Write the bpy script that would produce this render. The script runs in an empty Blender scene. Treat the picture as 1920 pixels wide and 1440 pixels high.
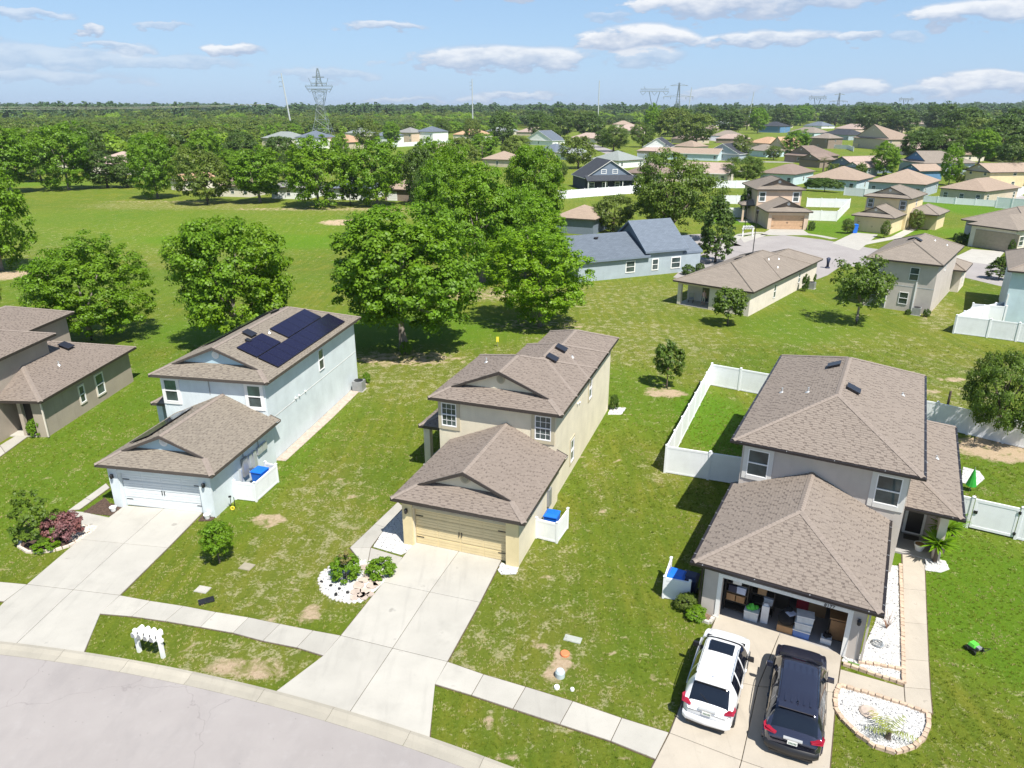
import bpy, bmesh, math, random
import numpy as np
from mathutils import Vector, Matrix, noise as mnoise
random.seed(7); np.random.seed(7)
PI = math.pi
scene = bpy.context.scene
COL = scene.collection

# ------------------------------------------------------------ camera
F_PX, HORIZON, CAM_H = 1354.7, 204.2, 20.5          # focal length and horizon for a 1920 px wide frame
PITCH = math.atan((720 - HORIZON) / F_PX)
cam_data = bpy.data.cameras.new("camera")
cam_data.sensor_width = 36.0
cam_data.lens = 36.0 * F_PX / 1920
cam_data.clip_start = 0.3
cam_data.clip_end = 30000
cam = bpy.data.objects.new("camera", cam_data)
cam.location = (0, 0, CAM_H)
cam.rotation_euler = (PI / 2 - PITCH, 0, 0)
COL.objects.link(cam)
scene.camera = cam

# ------------------------------------------------------------ sun, sky, exposure
SUN_AZ = math.radians(-59)       # direction towards the sun, counted from +x
SUN_EL = math.radians(59)
sun_dir = Vector((math.cos(SUN_AZ) * math.cos(SUN_EL), math.sin(SUN_AZ) * math.cos(SUN_EL), math.sin(SUN_EL)))
sd = bpy.data.lights.new("sun", 'SUN'); sd.energy = 4.9; sd.angle = math.radians(0.5); sd.color = (1.0, 0.95, 0.87)
sun = bpy.data.objects.new("sun", sd)
sun.rotation_euler = (-sun_dir).to_track_quat('-Z', 'Y').to_euler()
COL.objects.link(sun)
scene.view_settings.view_transform = 'Standard'
scene.view_settings.look = 'None'
scene.view_settings.exposure = 0.70
scene.view_settings.gamma = 1
scene.view_settings.use_curve_mapping = False
scene.cycles.max_bounces = 6
scene.cycles.diffuse_bounces = 3
scene.cycles.glossy_bounces = 3
scene.cycles.transparent_max_bounces = 8
scene.cycles.use_denoising = True
scene.cycles.sample_clamp_indirect = 4

world = bpy.data.worlds.new("World"); scene.world = world; world.use_nodes = True
W = world.node_tree; W.nodes.clear()
def wn(t, **k):
    n = W.nodes.new(t)
    for a, b in k.items(): setattr(n, a, b)
    return n
def wmath(op, a, b=None, c=None, clamp=False):
    n = wn('ShaderNodeMath', operation=op); n.use_clamp = clamp
    for i, x in enumerate((a, b, c)):
        if x is None: continue
        if isinstance(x, (int, float)): n.inputs[i].default_value = x
        else: W.links.new(x, n.inputs[i])
    return n.outputs[0]
sky = wn('ShaderNodeTexSky', sky_type='NISHITA'); sky.sun_disc = False
sky.sun_elevation = SUN_EL; sky.sun_rotation = PI / 2 - SUN_AZ
sky.air_density = 1.0; sky.dust_density = 0.6; sky.ozone_density = 2.0
geo = wn('ShaderNodeTexCoord')
sep = wn('ShaderNodeSeparateXYZ'); W.links.new(geo.outputs['Generated'], sep.inputs[0])
az = wmath('ARCTAN2', sep.outputs[0], sep.outputs[1])
PERIOD = 1.5708
azr = wmath('SUBTRACT', wmath('MODULO', wmath('ADD', az, PERIOD * 2.5), PERIOD), PERIOD / 2)   # the cloud field repeats round the horizon
el = wmath('ARCSINE', sep.outputs[2])
cmb = wn('ShaderNodeCombineXYZ'); W.links.new(azr, cmb.inputs[0]); W.links.new(wmath('MULTIPLY', el, 2.6), cmb.inputs[1])
nz = wn('ShaderNodeTexNoise'); nz.inputs['Scale'].default_value = 24; nz.inputs['Detail'].default_value = 7; nz.inputs['Roughness'].default_value = 0.58
W.links.new(cmb.outputs[0], nz.inputs['Vector'])
nzf = wmath('SUBTRACT', nz.outputs[0], 0.5)
nz2 = wn('ShaderNodeTexNoise'); nz2.inputs['Scale'].default_value = 7; nz2.inputs['Detail'].default_value = 4
W.links.new(cmb.outputs[0], nz2.inputs['Vector'])
nzg = wmath('SUBTRACT', nz2.outputs[0], 0.5)
# cumulus clouds: centre u, v, half width, half height (for a 1920 px frame), density
CLOUDS = [(960, 14, 180, 22, 1), (1290, 46, 110, 24, 1), (1440, 46, 85, 20, .9), (1560, 42, 45, 12, .8), (1175, 98, 95, 20, 1), (1190, 125, 60, 14, .6),
          (1395, 98, 88, 13, .9), (1542, 102, 32, 9, .8), (1745, 76, 90, 18, .95), (950, 126, 160, 20, .9), (1700, 4, 120, 12, .9), (1528, 14, 26, 9, .9),
          (485, 118, 48, 11, .95), (256, 93, 20, 7, .9), (110, 80, 80, 8, .65), (120, 134, 170, 15, .55), (330, 139, 130, 11, .5), (740, 77, 60, 9, .8), (40, 75, 60, 8, .6), (380, 82, 40, 6, .6), (290, 115, 50, 8, .7),
          (90, 160, 160, 11, .5), (640, 150, 90, 9, .5), (1120, 60, 40, 7, .5), (25, 122, 40, 9, .8), (1775, 168, 75, 16, .95), (1565, 172, 45, 12, .85), (1450, 182, 60, 9, .7), (1680, 178, 40, 10, .7), (1880, 172, 60, 12, .7),
          (960, 186, 80, 7, .7), (1870, 92, 50, 9, .7), (780, 188, 60, 6, .6), (1330, 178, 60, 8, .7), (1630, 100, 30, 6, .5)]
mask = None; shade = None
for (u, v, a, b, dn) in CLOUDS:
    ca, ce = math.atan((u - 960) / F_PX), math.atan((HORIZON - v) / F_PX)
    dx = wmath('DIVIDE', wmath('ADD', wmath('SUBTRACT', azr, ca), wmath('ADD', wmath('MULTIPLY', nzg, 0.06), wmath('MULTIPLY', nzf, 0.05))), a / F_PX * 1.12)
    dy = wmath('DIVIDE', wmath('ADD', wmath('SUBTRACT', el, ce), wmath('ADD', wmath('MULTIPLY', nzf, 0.036), wmath('MULTIPLY', nzg, 0.02))), b / F_PX * 1.25)
    flat = wmath('MULTIPLY', wmath('MINIMUM', dy, 0.0), 1.35)
    dyy = wmath('ADD', wmath('MAXIMUM', dy, 0.0), wmath('ABSOLUTE', flat))
    d2 = wmath('ADD', wmath('MULTIPLY', dx, dx), wmath('MULTIPLY', dyy, dyy))
    m = wmath('MULTIPLY', wmath('MULTIPLY', wmath('SUBTRACT', wmath('ADD', 1.15, wmath('MULTIPLY', nzf, 3.4)), d2), 2.0, clamp=True), dn)
    s = wmath('MULTIPLY', m, wmath('ADD', 0.40, wmath('MULTIPLY', dy, 1.0), clamp=True))
    mask = m if mask is None else wmath('MAXIMUM', mask, m)
    shade = s if shade is None else wmath('MAXIMUM', shade, s)
shade = wmath('ADD', shade, wmath('MULTIPLY', nzf, 0.8), clamp=True)
cc = wn('ShaderNodeMix', data_type='RGBA'); W.links.new(shade, cc.inputs[0])
cc.inputs[6].default_value = (4.0, 4.9, 6.5, 1); cc.inputs[7].default_value = (8.6, 8.7, 8.9, 1)
# thin veil of high cloud and haze whitening the blue
veil = wn('ShaderNodeMix', data_type='RGBA'); W.links.new(wmath('ADD', .12, wmath('MULTIPLY', .5, wmath('EXPONENT', wmath('MULTIPLY', wmath('MAXIMUM', el, 0.0), -3.0)))), veil.inputs[0])
W.links.new(sky.outputs[0], veil.inputs[6]); veil.inputs[7].default_value = (3.6, 6.1, 10.0, 1)
mx = wn('ShaderNodeMix', data_type='RGBA'); W.links.new(wmath('MULTIPLY', mask, 0.93), mx.inputs[0])
W.links.new(veil.outputs[2], mx.inputs[6]); W.links.new(cc.outputs[2], mx.inputs[7])
bg = wn('ShaderNodeBackground'); bg.inputs[1].default_value = 0.070
W.links.new(mx.outputs[2], bg.inputs[0])
wo = wn('ShaderNodeOutputWorld'); W.links.new(bg.outputs[0], wo.inputs[0])
world.cycles.sampling_method = 'MANUAL'; world.cycles.sample_map_resolution = 512

# ------------------------------------------------------------ pixel of the photograph -> point of the place
_F = Vector((0, math.cos(PITCH), -math.sin(PITCH))); _U = Vector((0, math.sin(PITCH), math.cos(PITCH))); _R = Vector((1, 0, 0))
def at(u, v, z=0.0):
    d = _R * ((u - 960) / F_PX) - _U * ((v - 720) / F_PX) + _F
    t = (z - CAM_H) / d.z
    return Vector((d.x * t, d.y * t, z))
def ppm(v): return (v - HORIZON) * math.cos(PITCH) / CAM_H      # pixels per metre at the ground seen at row v

# ------------------------------------------------------------ mesh helpers
class MB:
    def __init__(s): s.v = []; s.f = []; s.m = []
    def add(s, vs, fs, mi=0):
        o = len(s.v); s.v += [tuple(p) for p in vs]; s.f += [tuple(o + i for i in f) for f in fs]; s.m += [mi] * len(fs); return s
    def box(s, x0, x1, y0, y1, z0, z1, mi=0):
        return s.add([(x0, y0, z0), (x1, y0, z0), (x1, y1, z0), (x0, y1, z0), (x0, y0, z1), (x1, y0, z1), (x1, y1, z1), (x0, y1, z1)],
                     [(0, 3, 2, 1), (4, 5, 6, 7), (0, 1, 5, 4), (1, 2, 6, 5), (2, 3, 7, 6), (3, 0, 4, 7)], mi)
    def fbox(s, fr, a0, a1, n0, n1, z0, z1, mi=0):     # box in a wall frame fr = (origin, along, normal)
        o, a, n = fr; k = len(s.v); s.box(a0, a1, n0, n1, z0, z1, mi)
        for i in range(k, len(s.v)):
            x, y, z = s.v[i]; p = o + a * x + n * y; s.v[i] = (p.x, p.y, p.z + z)
        return s
    def obox(s, c, dx, dy, dz, rz=0, mi=0, taper=1.0):
        k = len(s.v); s.box(-dx / 2, dx / 2, -dy / 2, dy / 2, 0, dz, mi); cr, sr = math.cos(rz), math.sin(rz)
        for i in range(k, len(s.v)):
            x, y, z = s.v[i]
            if z > 0: x *= taper; y *= taper
            s.v[i] = (c[0] + x * cr - y * sr, c[1] + x * sr + y * cr, c[2] + z)
        return s
    def prism(s, poly, z0, z1, mi=0):
        a = sum(poly[i][0] * poly[(i + 1) % len(poly)][1] - poly[(i + 1) % len(poly)][0] * poly[i][1] for i in range(len(poly)))
        if a < 0: poly = poly[::-1]
        n = len(poly)
        vs = [(p[0], p[1], z0) for p in poly] + [(p[0], p[1], z1) for p in poly]
        fs = [tuple(range(n - 1, -1, -1)), tuple(range(n, 2 * n))] + [(i, (i + 1) % n, n + (i + 1) % n, n + i) for i in range(n)]
        return s.add(vs, fs, mi)
    def ring(s, c, r, n, ax=Vector((0, 0, 1))):
        q = ax.normalized().to_track_quat('Z', 'Y')
        return [Vector(c) + q @ Vector((r * math.cos(2 * PI * i / n), r * math.sin(2 * PI * i / n), 0)) for i in range(n)]
    def tube(s, pts, rs, n=8, mi=0, caps=True):
        pts = [Vector(p) for p in pts]
        if not isinstance(rs, (list, tuple)): rs = [rs] * len(pts)
        vs = []; fs = []
        for i, p in enumerate(pts):
            d = (pts[min(i + 1, len(pts) - 1)] - pts[max(i - 1, 0)])
            if d.length < 1e-6: d = Vector((0, 0, 1))
            vs += s.ring(p, rs[i], n, d)
        for i in range(len(pts) - 1):
            for j in range(n):
                fs.append((i * n + j, i * n + (j + 1) % n, (i + 1) * n + (j + 1) % n, (i + 1) * n + j))
        if caps: fs += [tuple(range(n - 1, -1, -1)), tuple(range((len(pts) - 1) * n, len(pts) * n))]
        return s.add(vs, fs, mi)
    def lathe(s, c, prof, n=12, mi=0):
        vs = []; fs = []
        for r, z in prof: vs += [(c[0] + r * math.cos(2 * PI * i / n), c[1] + r * math.sin(2 * PI * i / n), c[2] + z) for i in range(n)]
        for i in range(len(prof) - 1):
            for j in range(n): fs.append((i * n + j, i * n + (j + 1) % n, (i + 1) * n + (j + 1) % n, (i + 1) * n + j))
        fs += [tuple(range(n - 1, -1, -1)), tuple(range((len(prof) - 1) * n, len(prof) * n))]
        return s.add(vs, fs, mi)
    def ico(s, c, r, sub=1, jit=0.0, sz=1.0, mi=0):
        bm = bmesh.new(); bmesh.ops.create_icosphere(bm, subdivisions=sub, radius=1)
        vs = []
        for v in bm.verts:
            k = 1 + random.uniform(-jit, jit); vs.append((c[0] + v.co.x * r * k, c[1] + v.co.y * r * k, c[2] + v.co.z * r * k * sz))
        s.add(vs, [tuple(v.index for v in f.verts) for f in bm.faces], mi); bm.free(); return s
    def mesh(s, name, smooth=False):
        me = bpy.data.meshes.new(name); me.from_pydata(s.v, [], s.f); me.update()
        if any(s.m): me.polygons.foreach_set('material_index', s.m)
        if smooth: me.polygons.foreach_set('use_smooth', [True] * len(me.polygons))
        return me
    def build(s, name, mats, parent=None, smooth=False, label=None, kind=None):
        me = s.mesh(name, smooth)
        for m in (mats if isinstance(mats, (list, tuple)) else [mats]): me.materials.append(m)
        return link(name, me, parent, label=label, kind=kind)
def link(name, data, parent=None, loc=None, rz=None, label=None, kind=None):
    o = bpy.data.objects.new(name, data); COL.objects.link(o)
    if parent: o.parent = parent
    if loc is not None: o.location = loc
    if rz is not None: o.rotation_euler = (0, 0, rz)
    if label: o['label'] = label
    if kind: o['kind'] = kind
    return o
def tag(o, label, cat, group=None):
    o['label'] = label; o['category'] = cat
    if group: o['group'] = group
    return o
def thing(name, label, cat, loc=(0, 0, 0), rz=0, group=None, scale=None):
    o = link(name, None, None, loc, rz); o.empty_display_size = .3
    if scale: o.scale = (scale,) * 3 if isinstance(scale, (int, float)) else scale
    return tag(o, label, cat, group)
def kids(o): return [c for c in CHILD.get(o.name, [])] if False else list(o.children)
def copy_thing(src, loc, rz=0, scale=None, label=None, group=None):
    r = src.copy(); COL.objects.link(r); r.location = loc; r.rotation_euler = (0, 0, rz)
    if scale is not None: r.scale = (scale,) * 3 if isinstance(scale, (int, float)) else scale
    if label: r['label'] = label
    if group: r['group'] = group
    for c in src.children:
        d = c.copy(); COL.objects.link(d); d.parent = r
        for g in c.children:
            e = g.copy(); COL.objects.link(e); e.parent = d
    return r
def fastmesh(name, V, Fq, mat=None):
    me = bpy.data.meshes.new(name); k = Fq.shape[1]
    me.vertices.add(len(V)); me.vertices.foreach_set('co', V.astype(np.float32).ravel())
    me.loops.add(Fq.size); me.loops.foreach_set('vertex_index', Fq.astype(np.int32).ravel())
    me.polygons.add(len(Fq)); me.polygons.foreach_set('loop_start', np.arange(0, Fq.size, k, dtype=np.int32))
    me.update(calc_edges=True)
    if mat: me.materials.append(mat)
    return me

# ------------------------------------------------------------ materials
class NT:
    def __init__(s, name):
        s.m = bpy.data.materials.new(name); s.m.use_nodes = True; s.t = s.m.node_tree; s.b = s.t.nodes['Principled BSDF']
    def n(s, t, **k):
        x = s.t.nodes.new(t)
        for a, b in k.items(): setattr(x, a, b)
        return x
    def set(s, sock, x):
        if isinstance(x, bpy.types.NodeSocket): s.t.links.new(x, sock)
        else: sock.default_value = x
    def math(s, op, a, b=None, clamp=False):
        x = s.n('ShaderNodeMath', operation=op); x.use_clamp = clamp; s.set(x.inputs[0], a)
        if b is not None: s.set(x.inputs[1], b)
        return x.outputs[0]
    def mix(s, f, a, b, blend='MIX'):
        x = s.n('ShaderNodeMix', data_type='RGBA', blend_type=blend); s.set(x.inputs[0], f)
        s.set(x.inputs[6], a if isinstance(a, bpy.types.NodeSocket) else (*a[:3], 1)); s.set(x.inputs[7], b if isinstance(b, bpy.types.NodeSocket) else (*b[:3], 1))
        return x.outputs[2]
    def coord(s, scale=(1, 1, 1), rot=0, world=False):
        src = s.n('ShaderNodeNewGeometry').outputs['Position'] if world else s.n('ShaderNodeTexCoord').outputs['Object']
        mp = s.n('ShaderNodeMapping'); mp.inputs['Scale'].default_value = scale; mp.inputs['Rotation'].default_value = (0, 0, rot)
        s.t.links.new(src, mp.inputs[0]); return mp.outputs[0]
    def noise(s, vec, scale, detail=4, rough=.55, dist=0):
        x = s.n('ShaderNodeTexNoise'); s.set(x.inputs['Vector'], vec); x.inputs['Scale'].default_value = scale
        x.inputs['Detail'].default_value = detail; x.inputs['Roughness'].default_value = rough; x.inputs['Distortion'].default_value = dist
        return x.outputs[0]
    def ramp(s, f, lo, hi):
        x = s.n('ShaderNodeMapRange'); x.clamp = True; s.set(x.inputs[0], f); x.inputs[1].default_value = lo; x.inputs[2].default_value = hi
        return x.outputs[0]
    def bump(s, h, strength=.3, dist=.02):
        x = s.n('ShaderNodeBump'); x.inputs['Strength'].default_value = strength; x.inputs['Distance'].default_value = dist
        s.set(x.inputs['Height'], h); s.t.links.new(x.outputs[0], s.b.inputs['Normal'])
    def fin(s, col, rough=.8, metal=0, spec=None):
        s.set(s.b.inputs['Base Color'], col if isinstance(col, bpy.types.NodeSocket) else (*col[:3], 1)); s.set(s.b.inputs['Roughness'], rough); s.b.inputs['Metallic'].default_value = metal
        if spec is not None: s.b.inputs['Specular IOR Level'].default_value = spec
        return s.m
def dim(c, k): return tuple(x * k for x in c)
def paint(name, col, rough=.5, var=.12, scale=3.0, bump=0, bscale=60, metal=0, objrand=0.0, spec=None, dirt=0.0):
    N = NT(name); vec = N.coord(world=False)
    c = N.mix(N.ramp(N.noise(vec, scale, 5), .3, .7), dim(col, 1 - var), dim(col, 1 + var * .6))
    if dirt: c = N.mix(N.math('MULTIPLY', N.ramp(N.noise(N.coord((1, 1, .35)), 1.3, 6, .65), .5, .75), dirt), c, (.17, .14, .11))
    if objrand:
        r = N.n('ShaderNodeObjectInfo').outputs['Random']
        hs = N.n('ShaderNodeHueSaturation'); N.set(hs.inputs['Value'], N.math('ADD', 1 - objrand / 2, N.math('MULTIPLY', r, objrand))); N.set(hs.inputs['Color'], c); c = hs.outputs[0]
    if bump: N.bump(N.noise(vec, bscale, 3), bump, .01)
    return N.fin(c, rough, metal, spec)
def stucco(name, col, var=.08, dirt=.22):
    N = NT(name); v = N.coord()
    c = N.mix(N.ramp(N.noise(v, .9, 6), .3, .7), dim(col, 1 - var), dim(col, 1 + var))
    c = N.mix(N.math('MULTIPLY', N.ramp(N.noise(N.coord((1.4, 1.4, .16)), 1.7, 7, .7), .52, .8), dirt), c, dim(col, .55))
    N.bump(N.noise(v, 28, 4, .6), .35, .012)
    return N.fin(c, .88)
def concrete(name, col, var=.08, stain=.25, objr=.06):
    N = NT(name); v = N.coord(world=True)
    r = N.n('ShaderNodeObjectInfo').outputs['Random']
    c = N.mix(N.ramp(N.noise(v, .8, 6), .3, .7), dim(col, 1 - var), dim(col, 1 + var * .5))
    c = N.mix(N.math('MULTIPLY', N.ramp(N.noise(v, .55, 7, .62), .56, .72), stain), c, dim(col, .62))
    c = N.mix(N.math('MULTIPLY', N.ramp(N.noise(v, 5.0, 5, .7), .60, .74), stain * .6), c, dim(col, .55))
    c = N.mix(N.math('MULTIPLY', N.ramp(N.noise(N.coord((2.6, .22, 1), .34, world=True), 1.1, 6, .65), .55, .75), stain * 1.1), c, dim(col, .66))
    c = N.mix(N.math('MULTIPLY', N.ramp(N.noise(v, 1.6, 3, .5), .70, .76), stain * 1.6), c, dim(col, .45))
    c = N.mix(N.math('MULTIPLY', N.ramp(N.noise(v, 70, 2), .25, .75), .13), dim(col, .9) if False else c, (.9, .88, .82))
    hs = N.n('ShaderNodeHueSaturation'); N.set(hs.inputs['Value'], N.math('ADD', 1 - objr, N.math('MULTIPLY', r, objr * 1.6))); N.set(hs.inputs['Color'], c)
    N.bump(N.noise(v, 45, 3), .15, .006)
    return N.fin(hs.outputs[0], .85)
def shingles(name, a, b, c3, course=False):
    N = NT(name); v = N.coord()
    g = N.n('ShaderNodeNewGeometry').outputs['Random Per Island']; r = N.n('ShaderNodeObjectInfo').outputs['Random']
    f = N.math('FRACT', N.math('ADD', g, r))
    c = N.mix(N.ramp(f, .05, .5), a, b); c = N.mix(N.ramp(f, .62, .8), c, c3)
    c = N.mix(N.math('MULTIPLY', N.ramp(N.noise(v, .5, 5), .35, .7), .25), c, dim(b, 1.1))
    c = N.mix(N.math('MULTIPLY', N.ramp(N.noise(v, 90, 2), .35, .65), .35), c, dim(a, .6))
    if course:   # roofs too far to tell shingles apart
        w = N.n('ShaderNodeTexBrick'); w.inputs['Scale'].default_value = 1; w.inputs['Brick Width'].default_value = .5; w.inputs['Row Height'].default_value = .16
        w.inputs['Mortar Size'].default_value = .012; w.inputs['Color1'].default_value = (*a, 1); w.inputs['Color2'].default_value = (*b, 1); w.inputs['Mortar'].default_value = (*dim(a, .6), 1)
        N.set(w.inputs['Vector'], N.coord()); c = N.mix(.55, c, w.outputs[0])
    N.bump(N.noise(v, 60, 3), .3, .008)
    return N.fin(c, .93, spec=.2)
def leafmat(name, col, var=.45, trans=.28, yellow=0.0):
    N = NT(name)
    g = N.n('ShaderNodeNewGeometry').outputs['Random Per Island']; r = N.n('ShaderNodeObjectInfo').outputs['Random']
    c = N.mix(g, dim(col, 1 - var), dim(col, 1 + var * .8))
    c = N.mix(N.math('MULTIPLY', N.ramp(N.noise(N.coord(), .55, 3), .4, .65), .45), c, (col[0] * 1.55, col[1] * 1.25, col[2] * .8))
    c = N.mix(N.math('MULTIPLY', r, .35), c, (col[0] * .75, col[1] * .85, col[2] * 1.1))
    out = N.t.nodes['Material Output']; d = N.n('ShaderNodeBsdfTranslucent'); N.set(d.inputs[0], N.mix(1.0, c, (1.25, 1.35, .5), 'MULTIPLY'))
    N.fin(c, .5, spec=.35); ms = N.n('ShaderNodeMixShader'); ms.inputs[0].default_value = trans
    N.t.links.new(N.b.outputs[0], ms.inputs[1]); N.t.links.new(d.outputs[0], ms.inputs[2]); N.t.links.new(ms.outputs[0], out.inputs[0])
    return N.m
def glass(name, col, rough=.06):
    N = NT(name); v = N.coord()
    return N.fin(N.mix(N.ramp(N.noise(v, 1.1, 3), .35, .65), col, dim(col, .45)), rough, spec=.7)
M = dict(
    white_vinyl=paint('white_vinyl', (.80, .82, .84), .42, .04, 2, dirt=.06), white_trim=paint('white_trim', (.78, .78, .76), .5, .04),
    frame_white=paint('white_window_frame', (.80, .80, .80), .4, .03),
    dark_fascia=paint('dark_brown_fascia', (.042, .034, .030), .45), brown_fascia=paint('brown_fascia', (.075, .062, .055), .5), gutter=paint('dark_gutter', (.022, .018, .018), .35),
    soffit=paint('soffit', (.45, .42, .38), .7), black=paint('black_plastic', (.015, .015, .017), .4), grey_metal=paint('grey_metal', (.32, .33, .34), .4, metal=.3),
    light_metal=paint('pale_metal', (.55, .57, .58), .35, metal=.4), pane=glass('window_pane', (.075, .105, .105)), pane_green=glass('curtained_pane', (.10, .19, .15), .1),
    stucco_blue=stucco('pale_blue_stucco', (.40, .54, .61)), stucco_blue_white=stucco('blue_white_stucco', (.62, .68, .70)), stucco_yellow=stucco('pale_yellow_stucco', (.66, .60, .46)),
    stucco_tan=stucco('tan_stucco', (.37, .32, .26)), stucco_greige=stucco('greige_stucco', (.50, .455, .415)), stucco_cream=stucco('cream_stucco', (.66, .60, .52)),
    stucco_grey=stucco('grey_stucco', (.42, .44, .46)), stucco_slate=stucco('slate_blue_stucco', (.20, .27, .33)),
    yellow_trim=stucco('taupe_stucco_trim', (.46, .41, .29)), grey_trim=stucco('grey_stucco_trim', (.62, .61, .58)), yellow_pillar=stucco('yellow_pillar', (.68, .57, .33)),
    door_yellow=paint('yellow_garage_door', (.66, .54, .31), .5, .05, dirt=.08), door_blue=paint('pale_blue_garage_door', (.66, .70, .71), .5, .04),
    shingle_brown=shingles('brown_shingles', (.222, .185, .157), (.235, .196, .167), (.208, .173, .147)), shingle_grey=shingles('grey_tan_shingles', (.222, .193, .158), (.242, .212, .173), (.20, .174, .143)),
    shingle_tan=shingles('tan_shingles', (.232, .196, .167), (.244, .206, .175), (.22, .185, .158)),
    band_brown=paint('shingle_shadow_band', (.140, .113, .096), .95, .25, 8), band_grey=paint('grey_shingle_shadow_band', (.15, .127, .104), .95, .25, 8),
    cap_brown=paint('ridge_cap_shingles', (.24, .20, .17), .9, .15, 8), 
    concrete=concrete('pale_concrete', (.37, .355, .315), .1, .4), concrete_walk=concrete('walk_concrete', (.36, .345, .305), .1, .4, .12), concrete_warm=concrete('warm_concrete', (.375, .33, .265), .1, .45),
    kerb=concrete('kerb_concrete', (.31, .285, .23), .12, .55, .1), solar=NT('solar_cells').fin((.010, .008, .028), .16, spec=.5), solar_frame=paint('solar_frame', (.012, .012, .014), .4),
    bark=paint('bark', (.13, .10, .075), .9, .35, 6, .6, 14), bin_blue=paint('blue_plastic', (.01, .14, .62), .4, .08), bin_navy=paint('navy_plastic', (.012, .018, .06), .5),
)
# ------------------------------------------------------------ ground
def grass_mat():
    N = NT('lawn_grass'); v = N.coord(world=True)
    dry = N.n('ShaderNodeAttribute'); dry.attribute_name = 'dry'; dry = dry.outputs['Fac']
    lush = N.n('ShaderNodeAttribute'); lush.attribute_name = 'lush'; lush = lush.outputs['Fac']
    sand = N.n('ShaderNodeAttribute'); sand.attribute_name = 'sand'; sand = sand.outputs['Fac']
    n1 = N.noise(v, .055, 4, .6, .6); n2 = N.noise(v, .33, 6, .62, .4); n3 = N.noise(v, 1.35, 7, .68, .5); n4 = N.noise(v, 7.5, 5, .7); n5 = N.noise(v, 34, 3, .7)
    st = N.noise(N.coord((2.2, .16, 1), .33, world=True), .9, 4, .6)           # mowing streaks
    c = N.mix(N.ramp(n1, .38, .62), (.135, .178, .012), (.085, .155, .008))
    c = N.mix(N.math('MULTIPLY', N.ramp(n2, .44, .66), .7), c, (.175, .185, .020))
    c = N.mix(N.math('MULTIPLY', N.ramp(st, .42, .60), .55), c, (.062, .125, .006))
    c = N.mix(N.math('MULTIPLY', lush, .8), c, (.082, .185, .006))
    # drier, thinner turf with straw showing through
    dn = N.math('ADD', n3, N.math('MULTIPLY', dry, .17))
    c = N.mix(N.math('MULTIPLY', dry, .38), c, (.19, .175, .038))
    c = N.mix(N.math('MULTIPLY', N.ramp(N.math('ADD', dn, N.math('MULTIPLY', N.math('SUBTRACT', n4, .5), .75)), .66, .78), .65), c, (.40, .36, .22))
    c = N.mix(N.math('MULTIPLY', N.ramp(N.math('ADD', n4, N.math('MULTIPLY', N.math('SUBTRACT', n3, .5), .5)), .56, .72), .36), c, (.33, .32, .11))
    sm = N.ramp(N.math('ADD', sand, N.math('MULTIPLY', N.math('SUBTRACT', n3, .5), 1.5)), .45, .75)
    c = N.mix(sm, c, N.mix(n4, (.40, .27, .16), (.50, .42, .30)))
    hs = N.n('ShaderNodeHueSaturation'); N.set(hs.inputs['Color'], c)
    N.set(hs.inputs['Value'], N.math('ADD', .42, N.math('ADD', N.math('MULTIPLY', n4, .55), N.math('MULTIPLY', n5, .62))))
    N.bump(N.math('ADD', N.math('MULTIPLY', n4, .8), n5), .8, .09)
    return N.fin(hs.outputs[0], .9, spec=.15)
M['grass'] = grass_mat()
xs = np.concatenate([[-9000, -4000, -2000, -1000, -600, -400, -300, -220, -170, -140], np.arange(-120, -45, 1.0), np.arange(-45, 45, .45), np.arange(45, 120.1, 1.0), [140, 170, 220, 300, 400, 600, 1000, 2000, 4000, 9000]])
ys = np.concatenate([[-200, -60, -20], np.arange(0, 12, .8), np.arange(12, 62, .42), np.arange(62, 230, 1.5), [240, 260, 300, 360, 450, 600, 900, 1500, 3000, 6000, 12000]])
GX, GY = np.meshgrid(xs, ys)
def bumpz(x, y):   # the shallow drainage basin in the open field on the left
    return -2.3 * np.exp(-(((x + 45) / 30) ** 2) ** 1.5 - (((y - 118) / 20) ** 2) ** 1.5)
GZ = bumpz(GX, GY)
nv = GX.size; idx = np.arange(nv).reshape(GX.shape)
Q = np.stack([idx[:-1, :-1], idx[:-1, 1:], idx[1:, 1:], idx[1:, :-1]], -1).reshape(-1, 4)
gme = fastmesh('ground', np.stack([GX, GY, GZ], -1).reshape(-1, 3), Q, M['grass'])
gme.polygons.foreach_set('use_smooth', [True] * len(gme.polygons))
ATT = {k: np.zeros(nv) for k in ('dry', 'lush', 'sand')}
ATT['dry'] += .35
def patch(kind, u, v, rx, ry, a=1.0, rot=0.0):
    p = at(u, v); dx = GX.ravel() - p.x; dy = GY.ravel() - p.y; c, s = math.cos(rot), math.sin(rot)
    e = ((dx * c + dy * s) / rx) ** 2 + ((-dx * s + dy * c) / ry) ** 2
    ATT[kind][:] = np.maximum(ATT[kind], a * np.clip(1.35 - e, 0, 1)) if kind != 'lush' else np.maximum(ATT[kind], a * np.clip(1.5 - e, 0, 1))
    if kind == 'lush': ATT['dry'][:] = np.minimum(ATT['dry'], 1 - a * np.clip(1.5 - e, 0, 1))
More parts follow.
